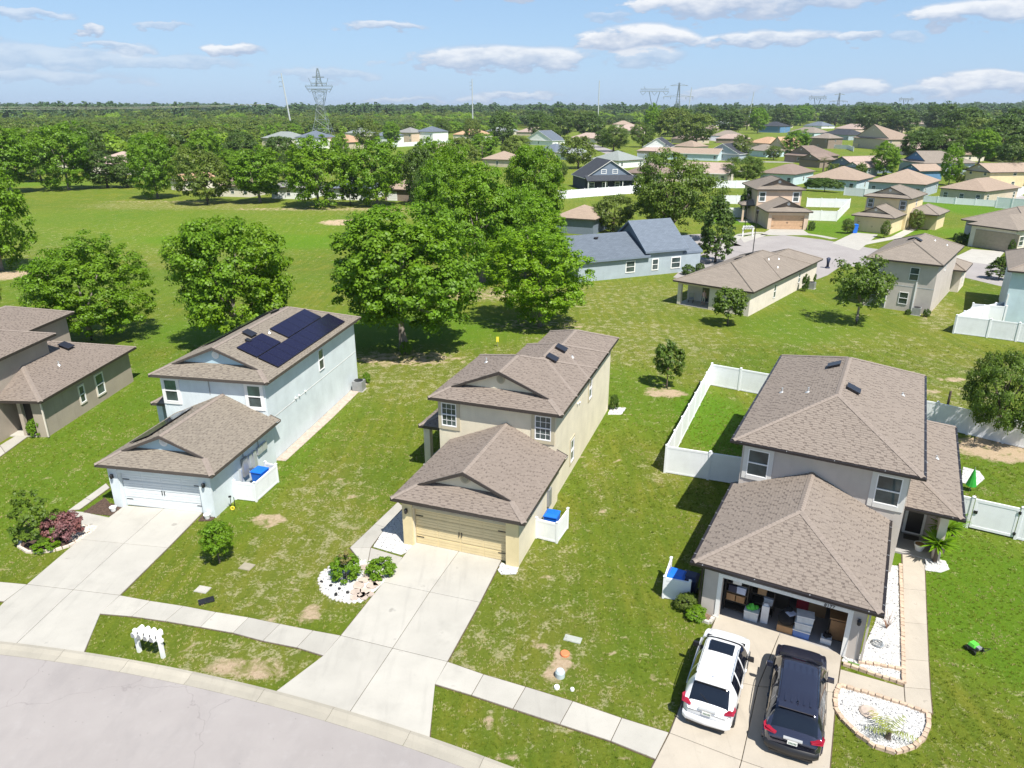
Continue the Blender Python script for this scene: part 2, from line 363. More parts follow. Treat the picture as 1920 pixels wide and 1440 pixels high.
for a in [(560, 1080, 5, 4, .9), (600, 940, 3.5, 6, .8), (450, 1240, 3.4, 1.5, 1), (620, 1010, 2, 4, 1), (990, 1200, 4, 4, .8), (860, 1200, 1.5, 2, 1), (1090, 1330, 5, 2.5, .6), (1010, 1060, 2.5, 3, .8),
          (1150, 640, 14, 10, .9), (1060, 740, 8, 6, .5), (1180, 560, 18, 10, .8), (1700, 740, 10, 5, .9), (1600, 640, 12, 5, .7), (1820, 690, 8, 6, .8), (1340, 1240, 1.5, 1.2, .9),
          (200, 450, 40, 20, .6), (640, 400, 30, 14, 1), (330, 385, 26, 10, .9), (760, 700, 10, 8, .9), (560, 850, 3, 10, .5), (1120, 900, 1.2, 6, .6), (1240, 880, 1.5, 3, .8), (1760, 590, 2, 10, 1, -.6),  # open-field entries also paint the swale's shading as drier turf
          (380, 820, 6, 8, .5), (1150, 700, 9, 7, .8)]: patch('dry', *a)
for a in [(250, 420, 60, 22, .55), (200, 520, 30, 14, .5), (1340, 790, 3.2, 6.5, 1), (1860, 1130, 5, 7, .9), (1860, 900, 4, 5, .5), (620, 620, 22, 7, .8), (520, 435, 30, 6, .9), (60, 345, 22, 8, .8), (1650, 420, 9, 14, 1), (1830, 390, 12, 18, 1), (1550, 430, 8, 10, .9), (1400, 412, 9, 8, 1),  # field bands: partly shading of the swale, put into the grass colour
          (560, 790, 3, 14, .7), (120, 900, 6, 8, .7), (260, 760, 5, 14, .7), (1480, 620, 5, 5, .6), (1560, 600, 4, 8, .5), (1180, 740, 5, 7, .6), (1300, 250, 60, 40, .6), (880, 275, 70, 50, .6), (1840, 440, 8, 8, .9)]: patch('lush', *a)
for a in [(760, 672, 6, 2.6, .62), (640, 414, 5, 3.5, .8), (1247, 737, 2.0, 1.1, .8), (25, 510, 7, 5, .8), (900, 552, 6, 5, .55), (1862, 842, 3.2, 2.4, .8), (450, 1252, 2.0, .6, .75), (500, 1262, 1.2, .4, .7), (840, 675, 5, 2, .4), (1010, 610, 7, 3, .5), (1230, 725, 2, 1, .4),
          (1035, 1268, .5, .5, .9), (1055, 1240, .5, .8, .8), (1340, 1230, .7, .9, .6), (505, 975, 1.2, .9, .7), (580, 1150, .8, .9, .65), (870, 1290, .8, .3, .6), (1750, 575, .7, 9, .6, -.62), (1700, 735, 4, .8, .6), (1785, 712, 1.5, .7, .7), (300, 378, 20, 3, .5), (600, 392, 30, 3.5, .55), (1010, 1210, .6, .5, .7), (1800, 832, 3, 1, .5)]: patch('sand', *a)
rp_ = random.Random(11)
for (u0, u1, v0, v1, n_) in ((470, 640, 1000, 1170, 22), (960, 1250, 900, 1330, 26), (590, 730, 760, 1000, 16), (330, 560, 1210, 1285, 10), (860, 1200, 1330, 1430, 8), (1080, 1230, 640, 880, 14), (0, 160, 870, 1080, 5), (1100, 1800, 600, 740, 22)):
    for _ in range(n_): patch('sand', rp_.uniform(u0, u1), rp_.uniform(v0, v1), rp_.uniform(.25, .65), rp_.uniform(.12, .35), rp_.uniform(.38, .62), rp_.uniform(-1, 1))
for k, a in ATT.items():
    at_ = gme.attributes.new(k, 'FLOAT', 'POINT'); at_.data.foreach_set('value', a.astype(np.float32))
link('ground', gme, kind='structure')

def P2(*uv): return [(at(u, v).x, at(u, v).y) for u, v in uv]
def lerp(a, b, t): return (a[0] + (b[0] - a[0]) * t, a[1] + (b[1] - a[1]) * t)
def shrink(poly, g):
    cx = sum(p[0] for p in poly) / len(poly); cy = sum(p[1] for p in poly) / len(poly); out = []
    n = len(poly)
    for i in range(n):
        p = Vector(poly[i]); a = (Vector(poly[i - 1]) - p).normalized(); b = (Vector(poly[(i + 1) % n]) - p).normalized()
        s = abs(a.x * b.y - a.y * b.x)
        out.append(tuple(p + (a + b) * (g / max(s, .3))))
    return out
HARD = []     # polygons where no grass grows
SOIL = {}
def slab(parent, poly, top, m, name='paving_slab', gap=.012, label=None):
    HARD.append(poly)
    sb = SOIL.setdefault(parent.name, (parent, MB(), []))
    sb[1].prism(shrink(poly, -.035), .0015, .010 + .0007 * len(sb[2])); sb[2].append(1)
    o = MB().prism(shrink(poly, gap), .004, top).build(name, m, parent)
    md = o.modifiers.new('edge', 'BEVEL'); md.width = .012; md.segments = 1; md.limit_method = 'ANGLE'
    return o
# street with rolled kerb: a circle through the kerb line
kl = [at(*p) for p in [(0, 1205), (157, 1224), (360, 1266), (517, 1298), (657, 1335), (806, 1384.5), (954, 1440)]]
A = np.array([[2 * p.x, 2 * p.y, 1] for p in kl]); bb = np.array([p.x ** 2 + p.y ** 2 for p in kl])
cx0, cy0, c0 = np.linalg.lstsq(A, bb, rcond=None)[0]; R0 = math.sqrt(c0 + cx0 ** 2 + cy0 ** 2)
def arc(r, a): return (cx0 + r * math.cos(a), cy0 + r * math.sin(a))
a_of = lambda u, v: math.atan2(at(u, v).y - cy0, at(u, v).x - cx0)
KW = .62
def road_mat():
    N = NT('street_surface'); v = N.coord(world=True)
    c = N.mix(N.ramp(N.noise(v, .25, 6, .6), .35, .65), (.268, .248, .238), (.315, .294, .281))
    c = N.mix(N.math('MULTIPLY', N.ramp(N.noise(N.coord((1, .4, 1), .5, world=True), .9, 6, .65), .5, .72), .5), c, (.225, .212, .207))
    c = N.mix(N.math('MULTIPLY', N.ramp(N.noise(v, 2.3, 7, .7), .55, .75), .4), c, (.35, .335, .325))
    sp = N.n('ShaderNodeTexVoronoi'); sp.inputs['Scale'].default_value = 2.6; N.set(sp.inputs['Vector'], v)
    c = N.mix(N.math('MULTIPLY', N.math('LESS_THAN', sp.outputs['Distance'], .055), .75), c, (.12, .11, .11))
    vo = N.n('ShaderNodeTexVoronoi', feature='DISTANCE_TO_EDGE'); vo.inputs['Scale'].default_value = .16
    ad = N.n('ShaderNodeVectorMath', operation='ADD'); N.set(ad.inputs[0], v)
    nn = N.n('ShaderNodeTexNoise'); nn.inputs['Scale'].default_value = 1.2; nn.inputs['Detail'].default_value = 5; N.set(nn.inputs['Vector'], v)
    N.set(ad.inputs[1], nn.outputs['Color']); N.set(vo.inputs['Vector'], ad.outputs[0])
    c = N.mix(N.math('MULTIPLY', N.math('LESS_THAN', vo.outputs['Distance'], .0022), .45), c, (.17, .15, .15))
    c = N.mix(N.math('MULTIPLY', N.noise(v, 60, 2), .25), c, (.30, .27, .27))
    N.bump(N.noise(v, 50, 3), .25, .008)
    return N.fin(c, .92)
M['road'] = road_mat()
aa = [a_of(0, 1205) + .55, a_of(954, 1440) - .6]
def arcpts(r, a0, a1, n): return [arc(r, a0 + (a1 - a0) * i / n) for i in range(n + 1)]
rp = arcpts(R0 - KW, aa[0], aa[1], 60)
MB().prism(rp + [(rp[-1][0], -30), (rp[0][0], -30)], .002, .008).build('street', M['road'], kind='structure')
HARD.append(arcpts(R0, aa[0], aa[1], 60) + [(rp[-1][0], -30), (rp[0][0], -30)])
kerb = link('kerb', None, kind='structure')
jl = [a_of(*p) for p in [(122, 1222), (241, 1243), (360, 1267), (495, 1298), (629, 1327), (771, 1374), (907, 1425)]]
step = (jl[-1] - jl[0]) / 6
alla = [jl[0] - step * 3, jl[0] - step * 2, jl[0] - step] + jl + [jl[-1] + step * k for k in (1, 2, 3, 4)]
for a0, a1 in zip(alla[:-1], alla[1:]):
    g = .008 / R0 * (1 if a1 > a0 else -1); n = 8; vs = []; fs = []
    prof = [(R0 + .0, .0), (R0 + .0, .085), (R0 - .14, .10), (R0 - .34, .035), (R0 - KW, .018), (R0 - KW, .0)]
    for i in range(n + 1):
        a = a0 + g + (a1 - a0 - 2 * g) * i / n
        for r, z in prof: x, y = arc(r, a); vs.append((x, y, z))
    k = len(prof)
    for i in range(n):
        for j in range(k - 1): fs.append((i * k + j, i * k + j + 1, (i + 1) * k + j + 1, (i + 1) * k + j))
    fs += [tuple(range(k)), tuple(range(n * k + k - 1, n * k - 1, -1))]
    MB().add(vs, fs).build('kerb_stone', M['kerb'], kerb)
# sidewalks
walk = link('sidewalk', None, kind='structure')
up = [(225, 1117.5), (282, 1128), (344, 1137.5), (405, 1149), (466.5, 1159), (525, 1171), (587, 1183.5), (639, 1193)]
lo = [(187.5, 1152), (247, 1157), (310, 1166), (376, 1177), (437, 1188), (493, 1203), (556.5, 1215.5), (607, 1231)]
for i in range(7): slab(walk, P2(up[i], up[i + 1], lo[i + 1], lo[i]), .055, M['concrete_walk'])
up = [(839, 1242), (906.6, 1265.6), (985.6, 1289), (1073.7, 1316), (1165.6, 1347.6), (1254, 1375)]
lo = [(815, 1284), (884, 1305), (961.6, 1330.5), (1049.5, 1359.5), (1145, 1391), (1229, 1425)]
for i in range(5): slab(walk, P2(up[i], up[i + 1], lo[i + 1], lo[i]), .055, M['concrete_walk'])
slab(walk, P2((-70, 1086), (51, 1097), (8, 1129), (-80, 1124)), .055, M['concrete_walk'])
# driveway of the pale blue house
dr = link('driveway', None, kind='structure')
TL, TR, BL, BR = (234, 949), (381, 961), (51, 1097), (225, 1117.5)
ML, MR = (150, 1012.5), (315, 1028.5)
def mid(a, b, t=.5): return (a[0] + (b[0] - a[0]) * t, a[1] + (b[1] - a[1]) * t)
for (a, b, c, d) in [(TL, TR, MR, ML), (ML, MR, BR, BL)]:
    slab(dr, P2(a, mid(a, b), mid(d, c), d), .06, M['concrete']); slab(dr, P2(mid(a, b), b, c, mid(d, c)), .06, M['concrete'])
def kerbpt(u, v): a = a_of(u, v); return arc(R0 + .012, a)
b0, b1, b2 = kerbpt(-60, 1201), kerbpt(30, 1209), kerbpt(159, 1224)
slab(dr, [P2(BL)[0], P2(mid(BL, BR))[0], b1, b0, P2((8, 1130))[0]], .055, M['concrete']); slab(dr, [P2(mid(BL, BR))[0], P2(BR)[0], P2((187.5, 1152))[0], b2, b1], .055, M['concrete'])
# driveway of the pale yellow house
dr = link('driveway', None, kind='structure')
TL, TR, ML, MR, BL, BR = (777, 1018), (940, 1052), (719, 1093), (900, 1131), (639, 1193), (839, 1242)
T2_ = (861, 1034)
for (a, m1, b, c, m2, d) in [(TL, T2_, TR, MR, (805.5, 1111.5), ML), (ML, (805.5, 1111.5), MR, BR, (736, 1217), BL)]:
    slab(dr, P2(a, m1, m2, d), .06, M['concrete']); slab(dr, P2(m1, b, c, m2), .06, M['concrete'])
k0, k1, k2 = kerbpt(517, 1298), kerbpt(657, 1335), kerbpt(806, 1384.5)
slab(dr, [P2(BL)[0], P2((736, 1217))[0], k1, k0, P2((607, 1231))[0]], .055, M['concrete']); slab(dr, [P2((736, 1217))[0], P2(BR)[0], P2((815, 1284))[0], k2, k1], .055, M['concrete'])
# driveway of the greige house
dr = link('driveway', None, kind='structure')
for q in [((1345, 1152), (1462, 1188), (1421, 1289), (1300, 1262)), ((1462, 1188), (1578, 1228), (1568, 1300), (1421, 1289)), ((1300, 1262), (1421, 1289), (1390, 1428), (1255, 1376)), ((1421, 1289), (1568, 1300), (1552, 1484), (1390, 1428)),
          ((1255, 1376), (1390, 1428), (1340, 1600), (1160, 1560)), ((1390, 1428), (1552, 1484), (1540, 1640), (1340, 1600))]:
    slab(dr, P2(*q), .06, M['concrete_warm'])
# garden paths
gp = link('path', None, kind='structure')
for q in [((199, 907), (206, 915), (172, 940), (160, 935)), ((160, 935), (172, 940), (150, 956), (128, 958)), ((128, 958), (155, 961), (208, 972), (187, 988), (140, 985)), ]: slab(gp, P2(*q), .05, M['concrete_walk'])
gp = link('path', None, kind='structure')
for q in [((746, 942), (757, 952), (723, 990), (702, 984)), ((702, 984), (723, 990), (695, 1028), (656, 1028)), ((656, 1028), (695, 1028), (690, 1056), (674, 1051)), ((695, 1028), (755, 1046), (740, 1069), (690, 1056))]: slab(gp, P2(*q), .05, M['concrete_walk'])
gp = link('path', None, kind='structure')
yy = [1040, 1105, 1168, 1237, 1290]; xr = [1733, 1735.5, 1738, 1741, 1744]; xl = [1691, 1693, 1694, 1695, 1695]
for i in range(4): slab(gp, P2((xl[i], yy[i]), (xr[i], yy[i] + 4), (xr[i + 1], yy[i + 1] + 4), (xl[i + 1], yy[i + 1])), .05, M['concrete_warm'])
slab(gp, P2((1694.5, 1290), (1744, 1294), (1748, 1339), (1697, 1324)), .05, M['concrete_warm']); slab(gp, P2((1575, 1256), (1694.5, 1290), (1697, 1324), (1570, 1288)), .05, M['concrete_warm'])
gp = link('path', None, kind='structure')
for q in [((42, 802), (57, 802), (58, 815), (40, 812)), ((40, 812), (58, 815), (10, 850), (0, 836)), ((0, 836), (10, 850), (-40, 886), (-46, 864))]: slab(gp, P2(*q), .05, M['concrete_walk'])

M['soil'] = paint('dark_soil', (.10, .075, .045), .95, .4, 6)
for par_, mb_, _ in SOIL.values(): mb_.build('joint_soil', M['soil'], par_, kind='stuff')
# far streets (one sheet each, 4 mm above the ground)
def sheet(name, poly, m=None, z=.012): return MB().prism(poly, .003, z).build(name, m or M['road'], kind='structure')
CDS = P2((1262, 520), (1305, 482), (1352, 457), (1402, 445), (1470, 441), (1540, 449), (1630, 465), (1720, 477), (1800, 486), (1890, 500), (1990, 512), (1990, 560), (1890, 540), (1790, 516), (1640, 499), (1575, 500), (1552, 516), (1440, 560))
sheet('street', CDS); HARD.append(CDS)
def strip(name, pts, w, m=None, z=.012):
    ps = [at(*p) for p in pts]; L = []; Rr = []
    for i, p in enumerate(ps):
        d = (ps[min(i + 1, len(ps) - 1)] - ps[max(i - 1, 0)]).normalized(); n = Vector((-d.y, d.x, 0))
        L.append(tuple((p + n * w / 2)[:2])); Rr.append(tuple((p - n * w / 2)[:2]))
    return sheet(name, L + Rr[::-1], m, z)
strip('street', [(1096, 268), (1130, 280), (1170, 296), (1230, 306), (1300, 312), (1380, 322)], 8)
strip('street', [(1240, 284), (1300, 296), (1400, 303), (1475, 304), (1540, 300)], 7)
strip('street', [(1290, 440), (1330, 452), (1352, 462)], 7)
strip('street', [(1330, 262), (1390, 270), (1440, 280)], 7); strip('street', [(1900, 380), (1860, 345), (1850, 320)], 8)
strip('path', [(1345, 470), (1390, 440), (1415, 436), (1442, 437)], 1.5, M['concrete_walk'], .016)
strip('path', [(1506, 438), (1540, 443), (1565, 448)], 1.5, M['concrete_walk'], .016)
strip('path', [(1612, 458), (1680, 445), (1712, 428)], 1.6, M['concrete_walk'], .016)
for q in [((1445, 429), (1503, 429), (1520, 441), (1425, 441)), ((1602, 436), (1646, 440), (1610, 470), (1560, 456)), ((1822, 467), (1884, 472), (1862, 497), (1780, 487)), ((1905, 340), (1925, 342), (1900, 372), (1875, 368)), ((1330, 290), (1352, 292), (1345, 300), (1320, 298)), ((1395, 455), (1440, 440), (1420, 438), (1388, 446))]:
    s_ = sheet('driveway', P2(*q), M['concrete'], .02)
# ------------------------------------------------------------ roofs
def hip_h(b, x, y):      # height of a hipped body above its eave rectangle
    x0, x1, y0, y1, h, s = b['r']; d = [x - x0, x1 - x]
    if b['front'] != 'gable': d.append(y - y0)
    if b['rear'] != 'gable': d.append(y1 - y)
    return h + s * min(d) if min(x - x0, x1 - x, y - y0, y1 - y) > -.01 else -1
def body(x0, x1, y0, y1, h, s, front='hip', rear='hip', g=1.0): return dict(r=(x0, x1, y0, y1, h, s), front=front, rear=rear, g=g)
def roof_planes(b):
    x0, x1, y0, y1, h, s = b['r']; w = x1 - x0; hw = w / 2; xm = (x0 + x1) / 2; hr = h + s * hw
    f, r = b['front'], b['rear']; d = y1 - y0
    if w > d and f == 'hip' and r == 'hip':      # ridge runs across
        hw = d / 2; hr = h + s * hw; ym = (y0 + y1) / 2; A = (x0 + hw, ym, hr); B = (x1 - hw, ym, hr)
        return [('front', [(x0, y0, h), (x1, y0, h), B, A]), ('right', [(x1, y0, h), (x1, y1, h), B]), ('rear', [(x1, y1, h), (x0, y1, h), A, B]), ('left', [(x0, y1, h), (x0, y0, h), A])], [(A, B), ((x0, y0, h), A), ((x1, y0, h), B), ((x1, y1, h), B), ((x0, y1, h), A)]
    ya = y0 + (hw if f == 'hip' else 0); yb = y1 - (hw if r == 'hip' else 0); g = b['g']
    P = []; C = []
    if f == 'dutch': ya = y0 + g
    A = (xm, ya, hr); B = (xm, yb, hr)
    fl, frr = (x0, y0, h), (x1, y0, h); rl, rr = (x0, y1, h), (x1, y1, h)
    if f == 'dutch':
        gl = (x0 + g, y0 + g, h + s * g); gr = (x1 - g, y0 + g, h + s * g); g2 = g + .34
        P.append(('front', [fl, frr, (x1 - g2, y0 + g2, h + s * g2), (x0 + g2, y0 + g2, h + s * g2)]))
        right = [frr, rr, B, A, gr] if r != 'hip' else [frr, rr, B, A, gr]
        left = [rl, fl, gl, A, B]
        C += [(fl, gl), (frr, gr)]
    elif f == 'hip':
        P.append(('front', [fl, frr, A])); right = [frr, rr, B, A]; left = [rl, fl, A, B]; C += [(fl, A), (frr, A)]
    else:
        right = [frr, rr, B, A]; left = [rl, fl, A, B]
    P += [('right', right), ('left', left)]
    if r == 'hip': P.append(('rear', [rr, rl, B])); C += [(rr, B), (rl, B)]
    if yb > ya + .05: C.append((A, B))
    return P, C
def inpoly(p, poly):
    c = False; n = len(poly); x, y = p
    for i in range(n):
        x1, y1 = poly[i]; x2, y2 = poly[(i + 1) % n]
        if (y1 > y) != (y2 > y) and x < (x2 - x1) * (y - y1) / (y2 - y1) + x1: c = not c
    return c
SH_MESH = {}
def shingle_unit(w, m):
    k = (round(w, 3), m.name)
    if k not in SH_MESH:
        mb = MB(); mb.add([(-w / 2, 0, .018), (w / 2, 0, .018), (w / 2, .15, .004), (-w / 2, .15, .004), (-w / 2, 0, 0), (w / 2, 0, 0), (w / 2, .15, 0), (-w / 2, .15, 0)],
                          [(0, 1, 2, 3), (4, 5, 1, 0), (5, 6, 2, 1), (7, 4, 0, 3), (7, 3, 2, 6)])
        me = mb.mesh('shingle'); me.materials.append(m); SH_MESH[k] = me
    return SH_MESH[k]
def add_roof(root, bodies, m, cap=None, fascia=None, single=0, tile=True, skip=None, fw=.17, gutter=False, detail=True):
    """bodies overlap like the volumes of a house; only what shows is shingled"""
    fascia = fascia or M['dark_fascia']; cap = cap or M['cap_brown']
    out = []
    for bi, b in enumerate(bodies):
        dz = -.004 * bi; x0, x1, y0, y1, h, s = b['r']; h0 = h + dz
        planes, caps = roof_planes(b)
        mb = MB()
        for nme, pl in planes:
            mb.add([(x, y, z + dz) for x, y, z in pl], [tuple(range(len(pl)))])
        hr = max(p[2] for nme, pl in planes for p in pl) + dz
        ro = mb.build('roof', m, root); out.append(ro)
        # boxed eaves: soffit and fascia boards
        xi, xj, yi, yj = x0 + .012, x1 - .012, y0 + .012, y1 - .012
        MB().box(xi, xj, yi, yj, h0 - fw + .03, h0 - .012).build('soffit', M['soffit'], ro)
        fb = MB(); t = .022
        fb.box(x0 - t, x1 + t, y0 - t, y0, h0 - fw, h0 + .004); fb.box(x0 - t, x1 + t, y1, y1 + t, h0 - fw, h0 + .004)
        fb.box(x0 - t, x0, y0, y1, h0 - fw, h0 + .004); fb.box(x1, x1 + t, y0, y1, h0 - fw, h0 + .004)
        fb.build('fascia', fascia, ro)
        if gutter:
            gb = MB(); t = .13
            for (a0, a1, c0, c1) in [(x0 - t, x1 + t, y0 - t, y0 - .023), (x0 - t, x0 - .023, y0, y1), (x1 + .023, x1 + t, y0, y1)]: gb.box(a0, a1, c0, c1, h0 - .13, h0 - .015)
            gb.build('gutter', M['gutter'], ro)
            cb = MB(); k = 0
            for x in np.arange(x0 + .4, x1, 2.1): cb.box(x - .018, x + .018, y0 - t - .004, y0 - .06, h0 - .014, h0 - .004)
            for y in np.arange(y0 + .6, y1, 1.25): cb.box(x1 + .03, x1 + t + .005, y - .014, y + .014, h0 - .014, h0 - .003); cb.box(x0 - t - .005, x0 - .03, y - .014, y + .014, h0 - .014, h0 - .003)
            o = cb.build('gutter_strap', M['grey_metal'], ro); o['kind'] = 'stuff'
        # gables
        def gable(yw, yr, zb, sgn):     # wall at yw, roof edge (rake) at yr
            xm = (x0 + x1) / 2; half = (hr - zb) / s
            wall = MB(); tt = .1 * sgn
            A, B, Cc = (xm - half, zb), (xm + half, zb), (xm, hr - .05)
            wall.add([(A[0], yw, A[1]), (B[0], yw, B[1]), (Cc[0], yw, Cc[1]), (A[0], yw + tt, A[1]), (B[0], yw + tt, B[1]), (Cc[0], yw + tt, Cc[1])], [(0, 1, 2), (5, 4, 3), (0, 3, 4, 1), (1, 4, 5, 2), (2, 5, 3, 0)])
            wall.build('gable_wall', root['wallmat_'] if False else root_wall[root.name], root)
            rk = MB()
            for sx in (-1, 1):
                e = half + (.0 if sgn else 0)
                p0 = Vector((xm + sx * e, yr, zb)); p1 = Vector((xm, yr, hr)); up = Vector((0, 0, .012)); dn = Vector((0, 0, -fw)); b2 = Vector((0, .035 * sgn, 0)); out_ = Vector((0, -.03 * sgn, 0))
                rk.add([p0 + out_ + up, p1 + out_ + up, p1 + out_ + dn, p0 + out_ + dn * .6, p0 + b2 + up, p1 + b2 + up, p1 + b2 + dn, p0 + b2 + dn * .6], [(0, 1, 2, 3), (7, 6, 5, 4), (0, 4, 5, 1), (3, 2, 6, 7), (0, 3, 7, 4)])
            rk.build('rake_board', fascia, ro)
            # soffit closing the underside between rake and wall
            sf = MB()
            for sx in (-1, 1):
                p0 = (xm + sx * half, zb - .02); p1 = (xm, hr - .03)
                sf.add([(p0[0], yr, p0[1]), (p1[0], yr, p1[1]), (p1[0], yw, p1[1]), (p0[0], yw, p0[1])], [(0, 1, 2, 3)])
            sf.build('soffit', M['soffit'], ro)
            if detail:
                v = MB().tube([(xm, yw - .05 * sgn, zb + (hr - zb) * .56), (xm, yw + .02, zb + (hr - zb) * .56)], .24, 20)
                v2 = v.build('gable_vent', root_vent.get(root.name, M['white_trim']), root)
                lb = MB()
                for k in range(-3, 4): lb.box(xm - .17 * math.cos(k * .4), xm + .17 * math.cos(k * .4), yw - .075 * sgn, yw - .052 * sgn, zb + (hr - zb) * .56 + k * .055 - .012, zb + (hr - zb) * .56 + k * .055 + .012)
                lb.build('louvre', root_vent.get(root.name, M['white_trim']), v2)['kind'] = 'stuff'
        if b['front'] == 'dutch': gable(y0 + b['g'] + .30, y0 + b['g'], h0 + s * b['g'], 1)
        if b['front'] == 'gable': gable(y0 + .35, y0, h0 - .02, 1)
        if b['rear'] == 'gable' and detail: pass
        if b['rear'] == 'gable': gable(y1 - .35, y1, h0 - .02, -1)
        if not tile:
            if detail:
                cb = MB()
                for a, c in caps: cb.tube([Vector(a) + Vector((0, 0, .01 + dz)), Vector(c) + Vector((0, 0, .01 + dz))], .075, 5)
                cb.build('ridge_cap', cap, ro)
            continue
        # shingles in courses up each plane
        big = MB(); unit = []; band = MB()
        for nme, pl in planes:
            p = [Vector(q) for q in pl]
            u = (p[1] - p[0]).normalized(); n = u.cross(p[2] - p[0]).normalized()
            if n.z < 0: n = -n
            vv = n.cross(u); O = p[0]
            poly2 = [((q - O).dot(u), (q - O).dot(vv)) for q in p]
            umax = max(q[0] for q in poly2); umin = min(q[0] for q in poly2); vmax = max(q[1] for q in poly2)
            rot = Matrix((u, vv, n)).transposed()
            row = 0; v = .0
            while v < vmax - .05:
                uu = umin - random.uniform(0, .3)
                while uu < umax:
                    w = random.choice((.22, .28, .34)); gap = random.choice((.012, .012, .12, .18))
                    cu = uu + w / 2
                    if inpoly((cu - w / 2 + .02, v + .02), poly2) and inpoly((cu + w / 2 - .02, v + .02), poly2) and inpoly((cu, v + .12), poly2):
                        c3 = O + u * cu + vv * v + n * (dz * 0 + .002); c3.z += dz
                        hid = skip(c3) if skip else False
                        if not hid:
                            for bj, ob in enumerate(bodies):
                                if bj != bi and hip_h(ob, c3.x, c3.y) - .004 * bj > c3.z + .0: hid = True
                        if not hid:
                            unit.append((bi, nme, w, c3, rot))
                            if gap > .1 and inpoly((cu + w / 2 + gap, v + .12), poly2):
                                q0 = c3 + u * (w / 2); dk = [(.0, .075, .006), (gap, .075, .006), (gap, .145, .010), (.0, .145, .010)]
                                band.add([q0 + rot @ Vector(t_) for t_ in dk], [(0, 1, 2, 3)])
                    uu += w + gap
                v += .145; row += 1
        cam_l = root.matrix_world.inverted() @ Vector((0, 0, CAM_H)) if False else None
        unit.sort(key=lambda t: (t[1] != 'front', t[3].z + t[3].y))
        take = single if bi == 0 else 0
        for k, (_, nme, w, c3, rot) in enumerate(unit):
            if k < take and nme == 'front':
                o = bpy.data.objects.new('shingle', shingle_unit(w, m)); COL.objects.link(o); o.parent = ro
                o.matrix_local = Matrix.Translation(c3) @ rot.to_4x4()
            else:
                base = [(-w / 2, 0, .018), (w / 2, 0, .018), (w / 2, .15, .004), (-w / 2, .15, .004), (-w / 2, 0, 0), (w / 2, 0, 0)]
                big.add([c3 + rot @ Vector(q) for q in base], [(0, 1, 2, 3), (4, 5, 1, 0), (0, 3, 4), (1, 5, 2)])
        if big.v: big.build('shingle_courses', m, ro, kind='stuff')
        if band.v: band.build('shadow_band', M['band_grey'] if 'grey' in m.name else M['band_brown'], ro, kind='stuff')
        cb = MB()
        for a, c in caps:
            a = Vector(a) + Vector((0, 0, dz)); c = Vector(c) + Vector((0, 0, dz)); L = (c - a).length; d = (c - a).normalized(); sd_ = d.cross(Vector((0, 0, 1))).normalized(); upn = sd_.cross(d)
            flat = .055 if abs(d.z) < .01 else .03
            for k in range(int(L / .2)):
                q0 = a + d * (k * .2); q1 = a + d * (k * .2 + .24); lift = .034; wdt = .15
                for sx in (-1, 1):
                    e0 = q0 + upn * (lift + .016); e1 = q1 + upn * (lift + .0); f0 = q0 + sd_ * sx * wdt - Vector((0, 0, s * wdt * (1 if abs(d.z) < .01 else .70))) + upn * (lift); f1 = q1 + sd_ * sx * wdt - Vector((0, 0, s * wdt * (1 if abs(d.z) < .01 else .70))) + upn * lift
                    cb.add([e0, e1, f1, f0, e0 - upn * .03, f0 - upn * .03], [(0, 1, 2, 3), (0, 3, 5, 4)])
        keep = cb
        if keep.v: keep.build('ridge_cap', cap, ro, kind='stuff')
    return out
root_wall = {}; root_vent = {}

def window(root, fr, a, z, w, h, trim=None, tw=.13, muntin=False, pane=None, split=True, open_=False):
    """fr = (origin, along, outward normal); a, z = lower corner"""
    if trim:
        t = MB(); t.fbox(fr, a - tw, a, 0, .045, z - tw, z + h + tw); t.fbox(fr, a + w, a + w + tw, 0, .045, z - tw, z + h + tw)
        t.fbox(fr, a, a + w, 0, .045, z + h, z + h + tw); t.fbox(fr, a - .0, a + w, 0, .06, z - tw, z)
        wd = t.build('window', trim, root)
    else: wd = None
    f = MB(); k = .05
    f.fbox(fr, a, a + k, .002, .055, z, z + h); f.fbox(fr, a + w - k, a + w, .002, .055, z, z + h); f.fbox(fr, a + k, a + w - k, .002, .055, z + h - k, z + h); f.fbox(fr, a + k, a + w - k, .002, .065, z, z + k)
    if split: f.fbox(fr, a + k, a + w - k, .002, .06, z + h * .5 - .03, z + h * .5 + .03)
    if muntin:
        for i in range(1, 3): f.fbox(fr, a + w * i / 3 - .012, a + w * i / 3 + .012, .012, .022, z + k, z + h - k)
        for i in (1, 3): f.fbox(fr, a + k, a + w - k, .012, .022, z + h * i / 4 - .012, z + h * i / 4 + .012)
    fo = f.build('window' if wd is None else 'frame', M['frame_white'], wd or root)
    par = wd or fo
    rngs = [(z + k, z + h * .5 - .03), (z + h * .5 + .03, z + h - k)] if split else [(z + k, z + h - k)]
    for i, (z0, z1) in enumerate(rngs):
        MB().fbox(fr, a + k, a + w - k, -.004, .01, z0, z1).build('pane', M['pane_green'] if (pane == 'green' and i == 1) else M['pane'], par)
    return par
FX, FY = Vector((1, 0, 0)), Vector((0, 1, 0))
def front(y): return (Vector((0, y, 0)), FX, -FY)
def right(x): return (Vector((x, 0, 0)), FY, FX)
def left(x): return (Vector((x, 0, 0)), FY, -FX)
